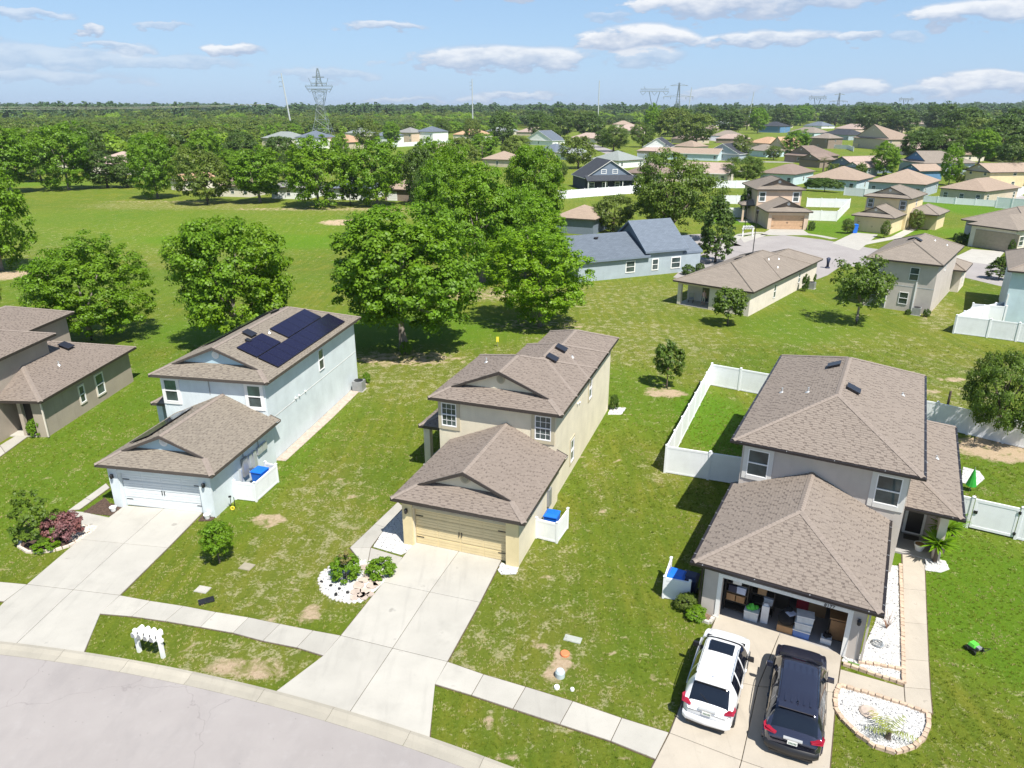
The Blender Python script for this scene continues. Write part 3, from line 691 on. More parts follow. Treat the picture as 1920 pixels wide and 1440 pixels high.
def garage_door(root, x0, x1, y, h, m, strips=4):
    g = MB().box(x0, x1, y - .015, y + .03, .02, h).build('garage_door', m, root)
    ph = (h - .03) / strips
    for i in range(strips):
        mb = MB(); z0 = .03 + i * ph; mb.box(x0 + .02, x1 - .02, y - .045, y - .016, z0 + .012, z0 + ph - .012)
        n = 4; pw = (x1 - x0 - .04) / n
        for k in range(n):      # pressed boards with fine horizontal grooves
            for q in range(3): mb.box(x0 + .06 + k * pw, x0 - .02 + (k + 1) * pw + .02, y - .058, y - .046, z0 + .05 + q * (ph - .09) / 3, z0 + .05 + (q + 1) * (ph - .09) / 3 - .018)
        mb.build('door_panel', m, g)
    for z in (.22 * h, .78 * h) if strips < 5 else (.2 * h, .5 * h, .8 * h):
        MB().box(x0 + .06, x0 + .46, y - .08, y - .06, z - .02, z + .02).build('hinge', M['black'], g)
        MB().box(x1 - .46, x1 - .06, y - .08, y - .06, z - .02, z + .02).build('hinge', M['black'], g)
    xm = (x0 + x1) / 2
    for s in (-1, 1): MB().box(xm + s * .07 - .015, xm + s * .07 + .015, y - .10, y - .06, h * .42, h * .42 + .26).build('handle', M['black'], g)
    return g
def wall_lamp(root, x, y, z):
    l = MB().box(x - .05, x + .05, y - .03, y, z, z + .22).build('wall_lamp', M['black'], root)
    MB().lathe((x, y - .12, z - .02), [(.03, 0), (.065, .04), (.075, .2), (.09, .21), (.02, .3)], 8).build('lamp_head', M['black'], l)
    MB().lathe((x, y - .12, z + .02), [(.05, 0), (.062, .12)], 8).build('lamp_glass', M['pane'], l)
M['vent_black'] = paint('black_vent', (.018, .018, .024), .35)
def roof_vent(ro, x, y, z, s, ax, m=None, w=.6, tilt=None):
    """low box vent lying on a slope that falls towards ax ('right','left','front')"""
    w = w * 1.15; mb = MB(); mb.box(-w * .42, w * .42, -w * .42, w * .42, 0, .12); mb.box(-w / 2, w / 2, -w / 2, w / 2, .12, .17)
    o = mb.build('roof_vent', M['vent_black'] if m is M['solar'] else (m or M['black']), ro); o.location = (x, y, z); a = math.atan(s)
    o.rotation_euler = {'right': (0, a, 0), 'left': (0, -a, 0), 'front': (-a, 0, 0), 'rear': (a, 0, 0)}[ax]
    return o
def pipe_vent(ro, x, y, z, h=.28):
    o = MB().tube([(0, 0, -.05), (0, 0, h)], .045, 8).lathe((0, 0, 0), [(.14, -.03), (.06, .07)], 10).build('vent_pipe', M['light_metal'], ro); o.location = (x, y, z)
def near_house(name, label, x, y, rz, wallm):
    t = thing(name, label, 'house', (x, y, 0), rz); root_wall[t.name] = wallm; return t

GH, MH, GS, MS = 2.77, 5.4, .44, .42
# ============ pale yellow house (middle)
hy = near_house('two_storey_house', 'pale yellow two-storey house with brown shingle roof and closed yellow garage door', -5.92, 30.96, -.34, M['stucco_yellow']); root_vent[hy.name] = M['yellow_trim']
gar = [body(0, 6.88, 0, 7.35, GH, GS, 'dutch', 'gable', .95)]
def skipY(p): return p.y > 7.06
def clip_house(t, garage_w, main_pts, ghx, wm, depth0=7.1):
    w = MB(); w.prism(main_pts, 0, MH - .14); w.build('wall', wm, t)
# main body walls with the stepped rear
clip_house(hy, None, [(-.65, 7.1), (6.29, 7.1), (6.29, 20.92), (2.1, 20.92), (2.1, 17.4), (1.5, 17.4), (1.5, 14.2), (-.65, 14.2)], None, M['stucco_yellow'])
def garage_shell(t, x0, x1, y0, y1, dx0, dx1, dh, m, pil=None, depth=3.2):
    w = MB(); T = .3
    w.box(x0, dx0 - .0, y0, y0 + T, 0, GH - .14); w.box(dx1, x1, y0, y0 + T, 0, GH - .14); w.box(dx0, dx1, y0, y0 + T, dh, GH - .14)
    w.box(x0, x0 + T, y0 + T, y1 - .003, 0, GH - .14); w.box(x1 - T, x1, y0 + T, y1 - .003, 0, GH - .14)
    w.build('wall', m, t)
garage_shell(hy, .42, 6.46, .42, 7.1, .95, 5.83, 2.16, M['stucco_yellow'])
# pillars either side of the door stand proud of the wall
for a, b in ((.40, .93), (5.85, 6.48)): MB().box(a, b, .33, .418, 0, GH - .15).build('pillar', M['yellow_pillar'], hy)
garage_door(hy, .95, 5.83, .66, 2.16, M['door_yellow'])
rY = add_roof(hy, gar[:1], M['shingle_brown'], single=300, skip=skipY)
MB().box(3.0, 3.88, 7.02, 7.09, 4.0, 4.1)
by = [body(-1.08, 6.71, 6.68, 14.62, MH, MS, 'dutch', 'hip', .95), body(1.1, 6.71, 9.5, 17.85, MH, MS), body(1.7, 6.71, 12.5, 21.34, MH, MS)]
rM = add_roof(hy, by, M['shingle_brown'])
for i, (x, y) in enumerate([(4.40, 12.5), (4.40, 14.5)]): roof_vent(rM[0], x, y, MH + MS * (6.71 - x) + .02, MS, 'right', M['solar'], .62)
pipe_vent(rM[0], .6, 11.4, MH + MS * 1.68); pipe_vent(rM[0], 5.2, 14.3, MH + MS * 1.5, .12)
window(hy, front(7.1), -.47, 3.6, .92, 1.42, M['yellow_trim'], .2, True); window(hy, front(7.1), 5.1, 3.6, .92, 1.42, M['yellow_trim'], .2, True)
window(hy, right(6.29), 14.5, 3.2, .75, 1.4, M['yellow_trim'], .13); window(hy, right(6.29), 10.3, .75, .75, 1.45, M['yellow_trim'], .13)
MB().box(.93, 5.85, .40, .418, 2.17, 2.28).build('door_trim', M['yellow_trim'], hy)
wall_lamp(hy, .66, .33, 1.9)
pr = add_roof(hy, [body(-2.6, 1.6, 8.3, 12.3, GH, .42)], M['shingle_brown'], skip=lambda p: p.x > -.7)
MB().box(-2.42, -2.02, 8.55, 8.95, 0, 2.62).build('column', M['stucco_yellow'], hy); MB().box(-2.42, -2.02, 11.3, 11.7, 0, 2.62).build('column', M['stucco_yellow'], hy)
MB().box(-2.5, -.655, 8.45, 11.9, .005, .08).build('porch_floor', M['concrete_walk'], hy)
MB().box(-.70, -.652, 9.4, 10.35, .08, 2.15).build('door', M['brown_fascia'], hy)
MB().box(6.465, 6.60, 5.0, 5.45, .75, 1.75).build('electric_meter', M['grey_metal'], hy); MB().tube([(6.54, 5.22, 1.75), (6.54, 5.22, 2.6)], .025, 6).build('conduit', M['grey_metal'], hy)
MB().tube([(6.295, 11.6, 4.1), (6.40, 11.6, 4.1)], .06, 8).build('wall_vent', M['white_trim'], hy); MB().tube([(6.295, 12.1, 4.0), (6.40, 12.1, 4.0)], .06, 8).build('wall_vent', M['white_trim'], hy)

# ============ pale blue house (left)
hb = near_house('two_storey_house', 'pale blue two-storey house with solar panels on its roof', -22.3, 34.53, -.185, M['stucco_blue']); root_vent[hb.name] = M['white_trim']
clip_house(hb, None, [(-.65, 7.1), (6.29, 7.1), (6.29, 20.92), (0, 20.92), (0, 17.4), (-.65, 17.4)], None, M['stucco_blue_white'])
garage_shell(hb, .42, 6.46, .42, 7.1, .95, 5.75, 2.16, M['stucco_blue_white'])
for a, b in ((.40, .93), (5.77, 6.48)): MB().box(a, b, .33, .418, 0, GH - .15).build('pillar', M['stucco_blue_white'], hb)
garage_door(hb, .95, 5.75, .66, 2.16, M['door_blue'])
rB = add_roof(hb, [body(0, 6.88, 0, 7.35, GH, GS, 'dutch', 'gable', .95)], M['shingle_grey'], single=300, skip=skipY, fascia=M['brown_fascia'])
rBM = add_roof(hb, [body(-1.08, 6.71, 6.68, 21.34, MH, MS, 'dutch', 'hip', .95)], M['shingle_grey'], fascia=M['brown_fascia'])
window(hb, front(7.1), -.47, 3.55, .9, 1.45, M['white_trim'], .16, False, 'green'); window(hb, front(7.1), 5.1, 3.55, .9, 1.45, M['white_trim'], .16, False, 'green')
window(hb, right(6.29), 14.4, 3.35, .8, 1.5, None, 0, False, 'green')
MB().box(6.291, 6.305, 7.1, 20.9, 2.70, 2.735).build('belt_seam', M['grey_trim'], hb)
wall_lamp(hb, .66, .33, 1.85); wall_lamp(hb, 6.1, .33, 1.85)
MB().tube([(2.62, 7.07, 5.2), (2.62, 7.07, 4.25)], .022, 6).build('conduit', M['grey_metal'], hb)
for y, z in ((10.6, 2.85), (11.1, 2.83), (12.0, 2.80)): MB().tube([(6.30, y, z), (6.40, y, z)], .06, 8).build('wall_vent', M['white_trim'], hb)
pr = add_roof(hb, [body(-2.6, 1.6, 8.3, 12.3, GH, .42)], M['shingle_grey'], skip=lambda p: p.x > -.7, fascia=M['brown_fascia'])
MB().box(-2.42, -2.02, 8.55, 8.95, 0, 2.62).build('column', M['stucco_blue_white'], hb)
MB().box(6.47, 6.62, 3.3, 3.8, .9, 2.0).build('electric_meter', M['grey_metal'], hb)
for y, w_, z0, z1 in ((4.0, .3, 1.1, 1.9), (4.45, .35, .9, 1.9), (5.0, .5, 1.45, 1.9), (5.55, .5, 1.45, 1.9), (3.0, .12, .8, 1.5)): MB().box(6.47, 6.60, y, y + w_, z0, z1).build('junction_box', M['light_metal'], hb)
MB().tube([(6.52, 3.55, 2.0), (6.52, 3.55, 2.6)], .025, 6).build('conduit', M['grey_metal'], hb); MB().tube([(6.52, 5.2, 1.9), (6.52, 5.2, 2.6)], .025, 6).build('conduit', M['grey_metal'], hb)
# solar panels: each module is a thing bolted on the roof
a_ = math.atan(MS); ca_, sa_ = math.cos(a_), math.sin(a_)
PW, PL = 1.033, 1.40                 # along the eave / up the slope
_f = MB().box(0, PW, 0, PL, .0, .035).mesh('solar_panel'); _f.materials.append(M['solar_frame'])
_g = MB().box(.012, PW - .012, .012, PL - .012, .036, .041).mesh('glass_face'); _g.materials.append(M['solar'])
def place_panel(xd, y, side, base=MH, edge=6.71, sl=MS):
    # xd = horizontal distance up from the eave
    a = math.atan(sl); z = base + sl * xd + .09
    if side == 'right': loc = Vector((edge - xd, y, z)); U, V_ = Vector((0, 1, 0)), Vector((-math.cos(a), 0, math.sin(a)))
    else: loc = Vector((edge + xd, y, z)); U, V_ = Vector((0, -1, 0)), Vector((math.cos(a), 0, math.sin(a)))
    mt = Matrix((U, V_, U.cross(V_))).transposed().to_4x4(); mt.translation = loc
    o = link('solar_panel', _f, hb); o.matrix_local = mt; link('glass_face', _g, o)
for i in range(10): place_panel(.32, 8.75 + i * (PW + .007), 'right')
for i in (0, 1, 2, 4, 5, 6, 7, 8): place_panel(.32 + PL * ca_ + .05, 8.75 + i * (PW + .007), 'right')
for i in range(8): place_panel(.5, 19.5 - i * (PW + .007), 'left', edge=-1.08)
for i in range(4): place_panel(.9, 5.9 - i * (PW + .007), 'left', base=GH, edge=0, sl=GS)
roof_vent(rBM[0], 3.3, 11.1, MH + MS * 3.41 + .02, MS, 'right', M['solar'], .62); roof_vent(rBM[0], 3.7, 10.2, MH + MS * 3.0 + .0, MS, 'right', M['black'], .3); roof_vent(rBM[0], 2.2, 18.2 - 1.5, MH + MS * 3.25, MS, 'left', M['black'], .5)
pipe_vent(rBM[0], 3.9, 12.55, MH + MS * 2.8, .2)

# ============ greige house with the open garage (right)
hr_ = near_house('two_storey_house', 'greige two-storey house with dark gutters and an open garage full of boxes', 7.62, 25.69, -.492, M['stucco_greige'])
w = MB(); w.prism([(.25, 7.5), (7.6, 7.5), (7.6, 21.4), (.25, 21.4)], 0, MH - .14); w.build('wall', M['stucco_greige'], hr_)
garage_shell(hr_, .42, 6.72, .42, 7.5, 1.2, 6.05, 2.10, M['stucco_greige'])
for a, b, c, d in ((1.02, 1.2, 0, 2.26), (6.05, 6.23, 0, 2.26)): MB().box(a, b, .39, .45, c, d).build('door_trim', M['white_trim'], hr_)
MB().box(1.2, 6.05, .39, .45, 2.10, 2.26).build('door_trim', M['white_trim'], hr_)
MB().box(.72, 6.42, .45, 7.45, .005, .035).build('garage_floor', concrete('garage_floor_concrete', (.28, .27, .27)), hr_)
rR = add_roof(hr_, [body(0, 7.11, 0, 7.75, GH, GS, 'hip', 'gable')], M['shingle_tan'], single=300, skip=lambda p: p.y > 7.46, gutter=True)
rRM = add_roof(hr_, [body(-.18, 8.03, 7.09, 21.82, MH, MS)], M['shingle_tan'], gutter=True)
rRW = add_roof(hr_, [body(3.0, 10.1, 9.2, 21.0, GH, MS)], M['shingle_tan'], gutter=True, skip=lambda p: p.x < 7.62)
window(hr_, front(7.5), .55, 3.5, 1.0, 1.42, M['grey_trim'], .2); window(hr_, front(7.5), 6.28, 3.5, 1.05, 1.45, M['grey_trim'], .22)
MB().prism([(7.603, 11.7), (9.65, 11.7), (9.65, 20.6), (7.603, 20.6)], 0, GH - .15).build('wall', M['stucco_greige'], hr_)
MB().box(9.3, 9.65, 9.65, 11.69, 0, GH - .15).build('wall', M['stucco_cream'], hr_)
d_ = MB().box(7.95, 8.9, 11.62, 11.695, .1, 2.2).build('door', M['white_trim'], hr_); MB().box(8.08, 8.78, 11.60, 11.618, .2, 2.1).build('screen', M['black'], d_)
MB().box(7.62, 9.28, 9.5, 11.6, .005, .10).build('porch_floor', concrete('porch_concrete', (.30, .29, .28)), hr_)
wall_lamp(hr_, 6.47, .42, 1.75)
for x, y in ((.34, .30), (6.80, .30)): MB().box(x - .04, x + .04, y, y + .09, .1, GH - .2).build('downpipe', M['gutter'] if x < 1 else M['stucco_greige'], hr_)
for x, y, s_ in ((3.3, 16.5, 'left'), (4.5, 12.8, 'right')):
    roof_vent(rRM[0], x, y, MH + MS * min(x + .18, 8.03 - x), MS, s_, M['solar'], .62)
pipe_vent(rRM[0], 1.03, 13.4, MH + MS * 1.2); pipe_vent(rRM[0], 2.42, 12.5, MH + MS * 2.6); pipe_vent(rRM[0], 6.9, 16.2, MH + MS * 1.1, .15); pipe_vent(rRW[0], 9.0, 14.6, GH + MS * 1.1, .15); pipe_vent(rRW[0], 8.4, 13.3, GH + MS * 1.7, .12)
def text_obj(txt, size, m, parent, loc, rot, name='number'):
    c = bpy.data.curves.new(name, 'FONT'); c.body = txt; c.size = size; c.extrude = .008; c.align_x = 'CENTER'; c.resolution_u = 2
    o = bpy.data.objects.new(name, c); COL.objects.link(o); c.materials.append(m)
    if parent: o.parent = parent
    o.location = loc; o.rotation_euler = rot; bpy.context.view_layer.update()
    me = bpy.data.meshes.new_from_object(o); n = bpy.data.objects.new(name, me); COL.objects.link(n); n.parent = parent; n.location = loc; n.rotation_euler = rot
    bpy.data.objects.remove(o); return n
text_obj('8177', .2, M['black'], hr_, (5.35, .375, 2.12), (PI / 2, 0, 0), 'house_number')
# ------------------------------------------------------------ fences
def fence(pts, label, h=1.8, n=None, group=None, m=None, thick=.05, post=.13, cap=True, spacing=2.4, name='vinyl_fence', gate=None):
    m = m or M['white_vinyl']; pts = [Vector((p[0], p[1], 0)) for p in pts]
    t = thing(name, label, 'fence', pts[0], 0, group); done = []
    for i in range(len(pts) - 1):
        a, b = pts[i] - pts[0], pts[i + 1] - pts[0]; L = (b - a).length; k = max(1, round(L / spacing)); d = (b - a) / L; rz = math.atan2(d.y, d.x); w = L / k
        pm = MB(); w2 = w - post
        pm.box(0, w2, -thick / 2, thick / 2, .12, h - .16); pm.box(0, w2, -thick * .8, thick * .8, .04, .15); pm.box(0, w2, -thick * .8, thick * .8, h - .19, h - .06)
        nb = max(2, int(w2 / .19))
        for q in range(nb): pm.box(q * w2 / nb + .006, (q + 1) * w2 / nb - .006, -thick / 2 - .006, thick / 2 + .006, .15, h - .19)
        pme = pm.mesh('fence_panel'); pme.materials.append(m)
        for j in range(k): link('fence_panel', pme, t, a + d * (j * w + post / 2), rz)
        for j in range(k + 1):
            p = a + d * (j * w)
            if any((p - q).length < .2 for q in done): continue
            done.append(p)
            if 'fp' not in SH_MESH or True:
                key = ('post', h, post, m.name)
                if key not in SH_MESH:
                    mb = MB(); mb.box(-post / 2, post / 2, -post / 2, post / 2, 0, h); c = post / 2 + .018; mb.box(-c, c, -c, c, h, h + .025); mb.add([(-c, -c, h + .025), (c, -c, h + .025), (c, c, h + .025), (-c, c, h + .025), (0, 0, h + .09)], [(0, 1, 4), (1, 2, 4), (2, 3, 4), (3, 0, 4)])
                    SH_MESH[key] = mb.mesh('fence_post'); SH_MESH[key].materials.append(m)
                link('fence_post', SH_MESH[key], t, p, rz)
    return t
def hw(h, x, y):   # house-local to world
    X, Y, a = dict(B=(-22.3, 34.53, -.185), Y=(-5.92, 30.96, -.34), R=(7.62, 25.69, -.492))[h]
    return Vector((X + x * math.cos(a) - y * math.sin(a), Y + x * math.sin(a) + y * math.cos(a), 0))
GF = 'white vinyl fences round the back gardens'
fence([hw('R', .2, 13.0), hw('R', -4.81, 12.33), hw('R', -6.05, 28.43), hw('R', 3.0, 27.9)], 'white vinyl fence round the side lawn left of the greige house', 1.83)
fence([hw('R', 3.0, 27.9), hw('R', 9.5, 27.7), hw('R', 15.5, 26.3), hw('R', 17.5, 26.1)], 'white vinyl fence behind the greige house with a tree in front of it', 1.83)
g_ = fence([hw('R', 9.75, 13.9), hw('R', 10.95, 13.8)], 'short white vinyl fence from the greige house porch corner to the gate', 1.83)
gt = thing('garden_gate', 'white vinyl garden gate with black latch beside the greige house', 'gate', hw('R', 10.95, 13.8), -.492 - .03)
mb = MB(); mb.box(.12, 2.0, -.03, .03, .14, 1.66)
mb.build('gate_panel', M['white_vinyl'], gt)
for (x0, x1, z0, z1) in ((.1, 2.02, .10, .24), (.1, 2.02, 1.6, 1.76)): MB().box(x0, x1, -.045, .045, z0, z1).build('gate_rail', M['white_vinyl'], gt)
for x in (.1, 1.92): MB().box(x, x + .1, -.044, .044, .24, 1.6).build('gate_rail', M['white_vinyl'], gt)
MB().box(.13, .3, -.09, -.05, .95, 1.12).build('latch', M['black'], gt); MB().box(1.98, 2.1, -.09, -.05, 1.45, 1.6).build('hinge', M['black'], gt); MB().box(1.98, 2.1, -.09, -.05, .25, .4).build('hinge', M['black'], gt)
q = hw('R', 10.95, 13.8); dx_ = Vector((math.cos(-.522), math.sin(-.522), 0))
fence([q + dx_ * 2.12, q + dx_ * 7.5], 'white vinyl fence continuing beyond the garden gate on its far side', 1.83)
# ------------------------------------------------------------ bin enclosures and wheelie bins
def bin_(label, loc, rz, m, lid=None, h=1.05, w=.62, group='wheeled rubbish bins'):
    t = thing('wheeled_bin', label, 'rubbish bin', loc, rz, group)
    b = MB(); b.obox((0, 0, .06), w * .78, w * .85, h - .12, 0); k = len(b.v)
    for i in range(k):
        x, y, z = b.v[i]
        if z > .2: b.v[i] = (x * 1.22, y * 1.18, z)
    b.build('bin_body', m, t)
    l = MB(); l.box(-w / 2, w / 2, -w / 2 - .04, w / 2 + .02, h - .06, h - .01)
    l.add([(-w / 2, -w / 2 - .04, h - .01), (w / 2, -w / 2 - .04, h - .01), (w / 2, w / 2, h - .01), (-w / 2, w / 2, h - .01), (-w * .36, -w * .3, h + .08), (w * .36, -w * .3, h + .08), (w * .36, w * .34, h + .08), (-w * .36, w * .34, h + .08)], [(0, 1, 5, 4), (1, 2, 6, 5), (2, 3, 7, 6), (3, 0, 4, 7), (4, 5, 6, 7)])
    l.build('lid', lid or m, t)
    MB().tube([(-w * .35, w / 2 + .1, h - .12), (w * .35, w / 2 + .1, h - .12)], .02, 6).build('handle', m, t)
    for s in (-1, 1): MB().tube([(s * w * .42, w * .42, .12), (s * (w * .42 + .05), w * .42, .12)], .12, 10).build('wheel', M['black'], t)
    return t
fence([hw('Y', 6.5, 3.1), hw('Y', 7.62, 3.0), hw('Y', 7.75, 4.5)], 'low white vinyl screen hiding a blue bin beside the yellow house', 1.2, spacing=3, name='vinyl_screen', post=.1)
bin_('blue wheeled bin behind the low screen of the yellow house', hw('Y', 7.12, 3.75), -.34, M['bin_blue'], h=1.22, w=.72)
fence([hw('B', 6.5, 2.35), hw('B', 7.75, 2.3), hw('B', 7.85, 4.6), hw('B', 7.1, 4.75)], 'low white vinyl screen hiding a blue bin beside the pale blue house', 1.2, spacing=2.6, name='vinyl_screen', post=.1)
bin_('blue wheeled bin behind the low screen of the pale blue house', hw('B', 7.2, 3.9), -.3, M['bin_blue'], h=1.15, w=.74)
p0, p1, p2 = at(1243, 1121), at(1290, 1130), at(1255, 1085)
fence([p1, p0, p0 + (p2 - p0) * 1.0], 'low white vinyl screen hiding two bins left of the greige house', 1.15, spacing=3, name='vinyl_screen', post=.1)
bin_('bright blue wheeled bin behind the low screen left of the greige house', at(1266, 1119) + Vector((0.05, .25, 0)), -.5, M['bin_blue'], h=1.05, w=.8)
bin_('navy wheeled bin in shade next to the greige house garage', at(1290, 1122) + Vector((.1, .3, 0)), -.5, M['bin_navy'], h=1.0, w=.7)
# ------------------------------------------------------------ cars
def car(label, loc, rz, L, Wd, Ht, paintm, kind):
    t = thing('parked_car', label, 'car', loc, rz)
    hw_ = Wd / 2; glassm = M['car_glass']
    # stations from the tail (x = -L/2) to the nose
    if kind == 'white':
        X = [0, .02, .05, .11, .17, .30, .5, .62, .70, .80, .90, .96, .99, 1.0]
        top = [.80, .98, 1.06, 1.50, 1.66, 1.71, 1.70, 1.64, 1.52, 1.12, 1.02, .94, .82, .70]
        belt = [.78, .94, 1.02, 1.07, 1.08, 1.07, 1.03, 1.00, .98, .98, .95, .88, .78, .66]
        wid = [.70, .84, .92, .97, 1.0, 1.0, 1.0, 1.0, 1.0, .99, .96, .90, .80, .68]
        rw = [.64, .74, .74, .68, .65, .64, .64, .65, .69, .80, .78, .72, .64, .54]
        ws = (.665, .795); rwn = (.045, .135); side = (.20, .735); pil = [(.315, .335), (.505, .525)]
    else:
        X = [0, .02, .045, .10, .15, .28, .5, .63, .70, .79, .90, .96, .99, 1.0]
        top = [.80, 1.0, 1.10, 1.52, 1.69, 1.74, 1.73, 1.67, 1.54, 1.16, 1.08, 1.02, .92, .80]
        belt = [.78, .96, 1.06, 1.08, 1.09, 1.09, 1.06, 1.04, 1.02, 1.02, 1.01, .96, .88, .76]
        wid = [.76, .88, .94, .98, 1.0, 1.0, 1.0, 1.0, 1.0, .99, .97, .93, .86, .76]
        rw = [.70, .78, .77, .71, .69, .68, .67, .68, .72, .83, .83, .79, .73, .63]
        ws = (.66, .785); rwn = (.04, .12); side = (.09, .73); pil = [(.23, .25), (.37, .39), (.535, .555)]
    nx = 90; sec = [(0, .0), (1, .0)]
    def itp(a, x): return float(np.interp(x, X, a))
    def smooth(a, x): return (itp(a, x - .012) + 2 * itp(a, x) + itp(a, x + .012)) / 4
    seg = [2, 2, 3, 3, 7, 2, 7]; cum = np.cumsum([0] + seg); nk = cum[-1] + 1
    def section(x):
        w = hw_ * smooth(wid, x); b = smooth(belt, x); tp = smooth(top, x); r = hw_ * smooth(rw, x); r = min(r, w * .97)
        lo = .24 + .16 * max(0, (x - .92) / .08) + .12 * max(0, (.05 - x) / .05)
        P = [(0, lo), (w * .88, lo), (w * .985, lo + .12), (w, .62 if b > .7 else b * .85), (w * .965, b), (r, tp - .055), (r * .86, tp - .006), (0, tp + .022)]
        out = []
        for i in range(7):
            for j in range(seg[i]):
                q = j / seg[i]; y = P[i][0] + (P[i + 1][0] - P[i][0]) * q; z = P[i][1] + (P[i + 1][1] - P[i][1]) * q
                if i == 4: y += math.sin(q * PI) * .022
                if i == 6: z += math.sin(q * PI) * .012
                out.append((y, z))
        out.append(P[7]); return out
    xsn = [i / nx for i in range(nx + 1)]; grid = [[(-L / 2 + L * x, y, z) for y, z in section(x)] for x in xsn]
    parts = {}
    def kind_of(x, k):
        i = int(np.searchsorted(cum, k, side='right') - 1)
        if i >= 5 and ws[0] < x < ws[1]: return 'windscreen'
        if i >= 5 and rwn[0] < x < rwn[1] and (k < cum[5] or True): return 'rear_window'
        if i == 4 and side[0] < x < side[1] and not any(a < x < b for a, b in pil) and k > cum[4] : return 'side_window'
        if i <= 1: return 'sill'
        return 'body'
    for sgn in (1, -1):
        for i in range(nx):
            for k in range(nk - 1):
                kd = kind_of((xsn[i] + xsn[i + 1]) / 2, k + .5)
                if kd == 'side_window': kd = 'side_window' + ('+' if sgn > 0 else '-')
                mb = parts.setdefault(kd, MB()); q = [grid[i][k], grid[i + 1][k], grid[i + 1][k + 1], grid[i][k + 1]]
                q = [(p[0], p[1] * sgn, p[2]) for p in q]
                if sgn < 0: q = q[::-1]
                mb.add(q, [(0, 1, 2, 3)])
    for e, rev in ((0, True), (nx, False)):
        pl = [(p[0], p[1], p[2]) for p in grid[e]] + [(p[0], -p[1], p[2]) for p in grid[e][::-1][1:-1]]
        parts['body'].add(pl, [tuple(range(len(pl)))])
    for kd, mb in parts.items():
        nm = kd.rstrip('+-'); m = glassm if 'window' in nm or nm == 'windscreen' else (M['black'] if nm == 'sill' else paintm)
        o = mb.build(nm, m, t, smooth=True)
        bm = bmesh.new(); bm.from_mesh(o.data); bmesh.ops.remove_doubles(bm, verts=bm.verts, dist=.0005); bm.to_mesh(o.data); bm.free()
        for p in o.data.polygons: p.use_smooth = True
    def X_(f): return -L / 2 + L * f
    # wheels
    for fx in (.17, .80):
        for s in (-1, 1):
            c = Vector((X_(fx), s * (hw_ - .10), .36)); w = thing_part = MB().tube([c - Vector((0, s * .1, 0)), c + Vector((0, s * .085, 0)), c + Vector((0, s * .105, 0))], [.36, .36, .31], 24).build('wheel', M['tyre'], t)
            MB().tube([c + Vector((0, s * .09, 0)), c + Vector((0, s * .112, 0))], [.24, .22], 16).build('rim', M['rim'], w)
            ar = MB()
            for i in range(13):
                a0 = PI * i / 13; a1 = PI * (i + 1) / 13; R1, R2 = .37, .44; y0 = s * (hw_ + .012); 
                pt = lambda r, a: (c.x + r * math.cos(a), y0, max(.2, c.z + r * math.sin(a)))
                f = [pt(R1, a0), pt(R2, a0), pt(R2, a1), pt(R1, a1)]; f2 = [(p[0], s * (hw_ - .06), p[2]) for p in f]
                ar.add(f + f2, [(0, 1, 2, 3), (1, 5, 6, 2), (4, 0, 3, 7)])
            ar.build('wheel_arch', M['black'] if kind == 'white' else paintm, t)
            dk = MB().tube([c + Vector((0, s * -.02, 0)), c + Vector((0, s * .098, 0))], .372, 20).build('wheel_well', M['black'], t)
    # mirrors
    for s in (-1, 1):
        mm = MB(); cx = X_(.672 if kind == 'white' else .665); mm.obox((cx, s * (hw_ + .10), .98 if kind == 'white' else 1.03), .12, .24, .17, 0, taper=.85); mm.tube([(cx, s * (hw_ - .05), 1.0), (cx, s * (hw_ + .05), 1.05)], .025, 6)
        mm.build('wing_mirror', M['black'] if kind == 'white' else paintm, t)
    # roof rails
    zr = Ht + (.0)
    for s in (-1, 1):
        y = s * hw_ * (.66 if kind == 'white' else .69); pts = [(X_(.20), y, 1.685), (X_(.24), y, 1.745), (X_(.42), y * 1.0, 1.765), (X_(.56), y, 1.735), (X_(.60), y, 1.67)]
        if kind != 'white': pts = [(a, b, c + .02) for a, b, c in pts]
        MB().tube(pts, .018, 6).build('roof_rail', M['light_metal'] if kind == 'white' else M['black'], t)
    # tail lights wrap the rear corners
    for s in (-1, 1):
        tl = MB(); y0 = s * hw_ * .99
        if kind == 'white': P = [(X_(.075), y0 * 1.0, 1.07), (X_(.022), y0 * .95, .95), (X_(.014), y0 * .62, .90), (X_(.022), y0 * .62, .95), (X_(.032), y0 * .86, 1.03), (X_(.065), y0 * .99, .97)]
        else: P = [(X_(.065), y0 * 1.0, 1.06), (X_(.014), y0 * .95, .98), (X_(.006), y0 * .58, .94), (X_(.010), y0 * .58, .99), (X_(.022), y0 * .90, 1.06), (X_(.055), y0 * .99, .98)]
        ex = Vector((-.03, s * .02, .02)); vs = [Vector(p) + ex for p in P] + [Vector(p) + Vector((.12, -s * .06, 0)) for p in P]; n = len(P)
        fs = [tuple(range(n)), tuple(range(2 * n - 1, n - 1, -1))] + [(i, (i + 1) % n, n + (i + 1) % n, n + i) for i in range(n)]
        tl.add(vs, fs).build('tail_light', M['tail_red'], t)
    # bumper, spoiler, plate, door seams
    bp = MB(); pr = [(-.02, .30), (-.10, .38), (-.11, .55), (-.03, .62)]
    ys = [-hw_ * .9, -hw_ * .75, 0, hw_ * .75, hw_ * .9]; off = [.14, .03, -.02, .03, .14]
    vs = [(X_(0) + a + o, y, z) for y, o in zip(ys, off) for a, z in pr] + [(X_(0) + .2, y, z) for y in ys for a, z in pr]
    fs = [(i * 4 + j, i * 4 + j + 1, i * 4 + 5 + j, i * 4 + 4 + j) for i in range(4) for j in range(3)]
    bp.add(vs, fs); bp.build('rear_bumper', paintm if kind == 'white' else M['black'], t, smooth=True)
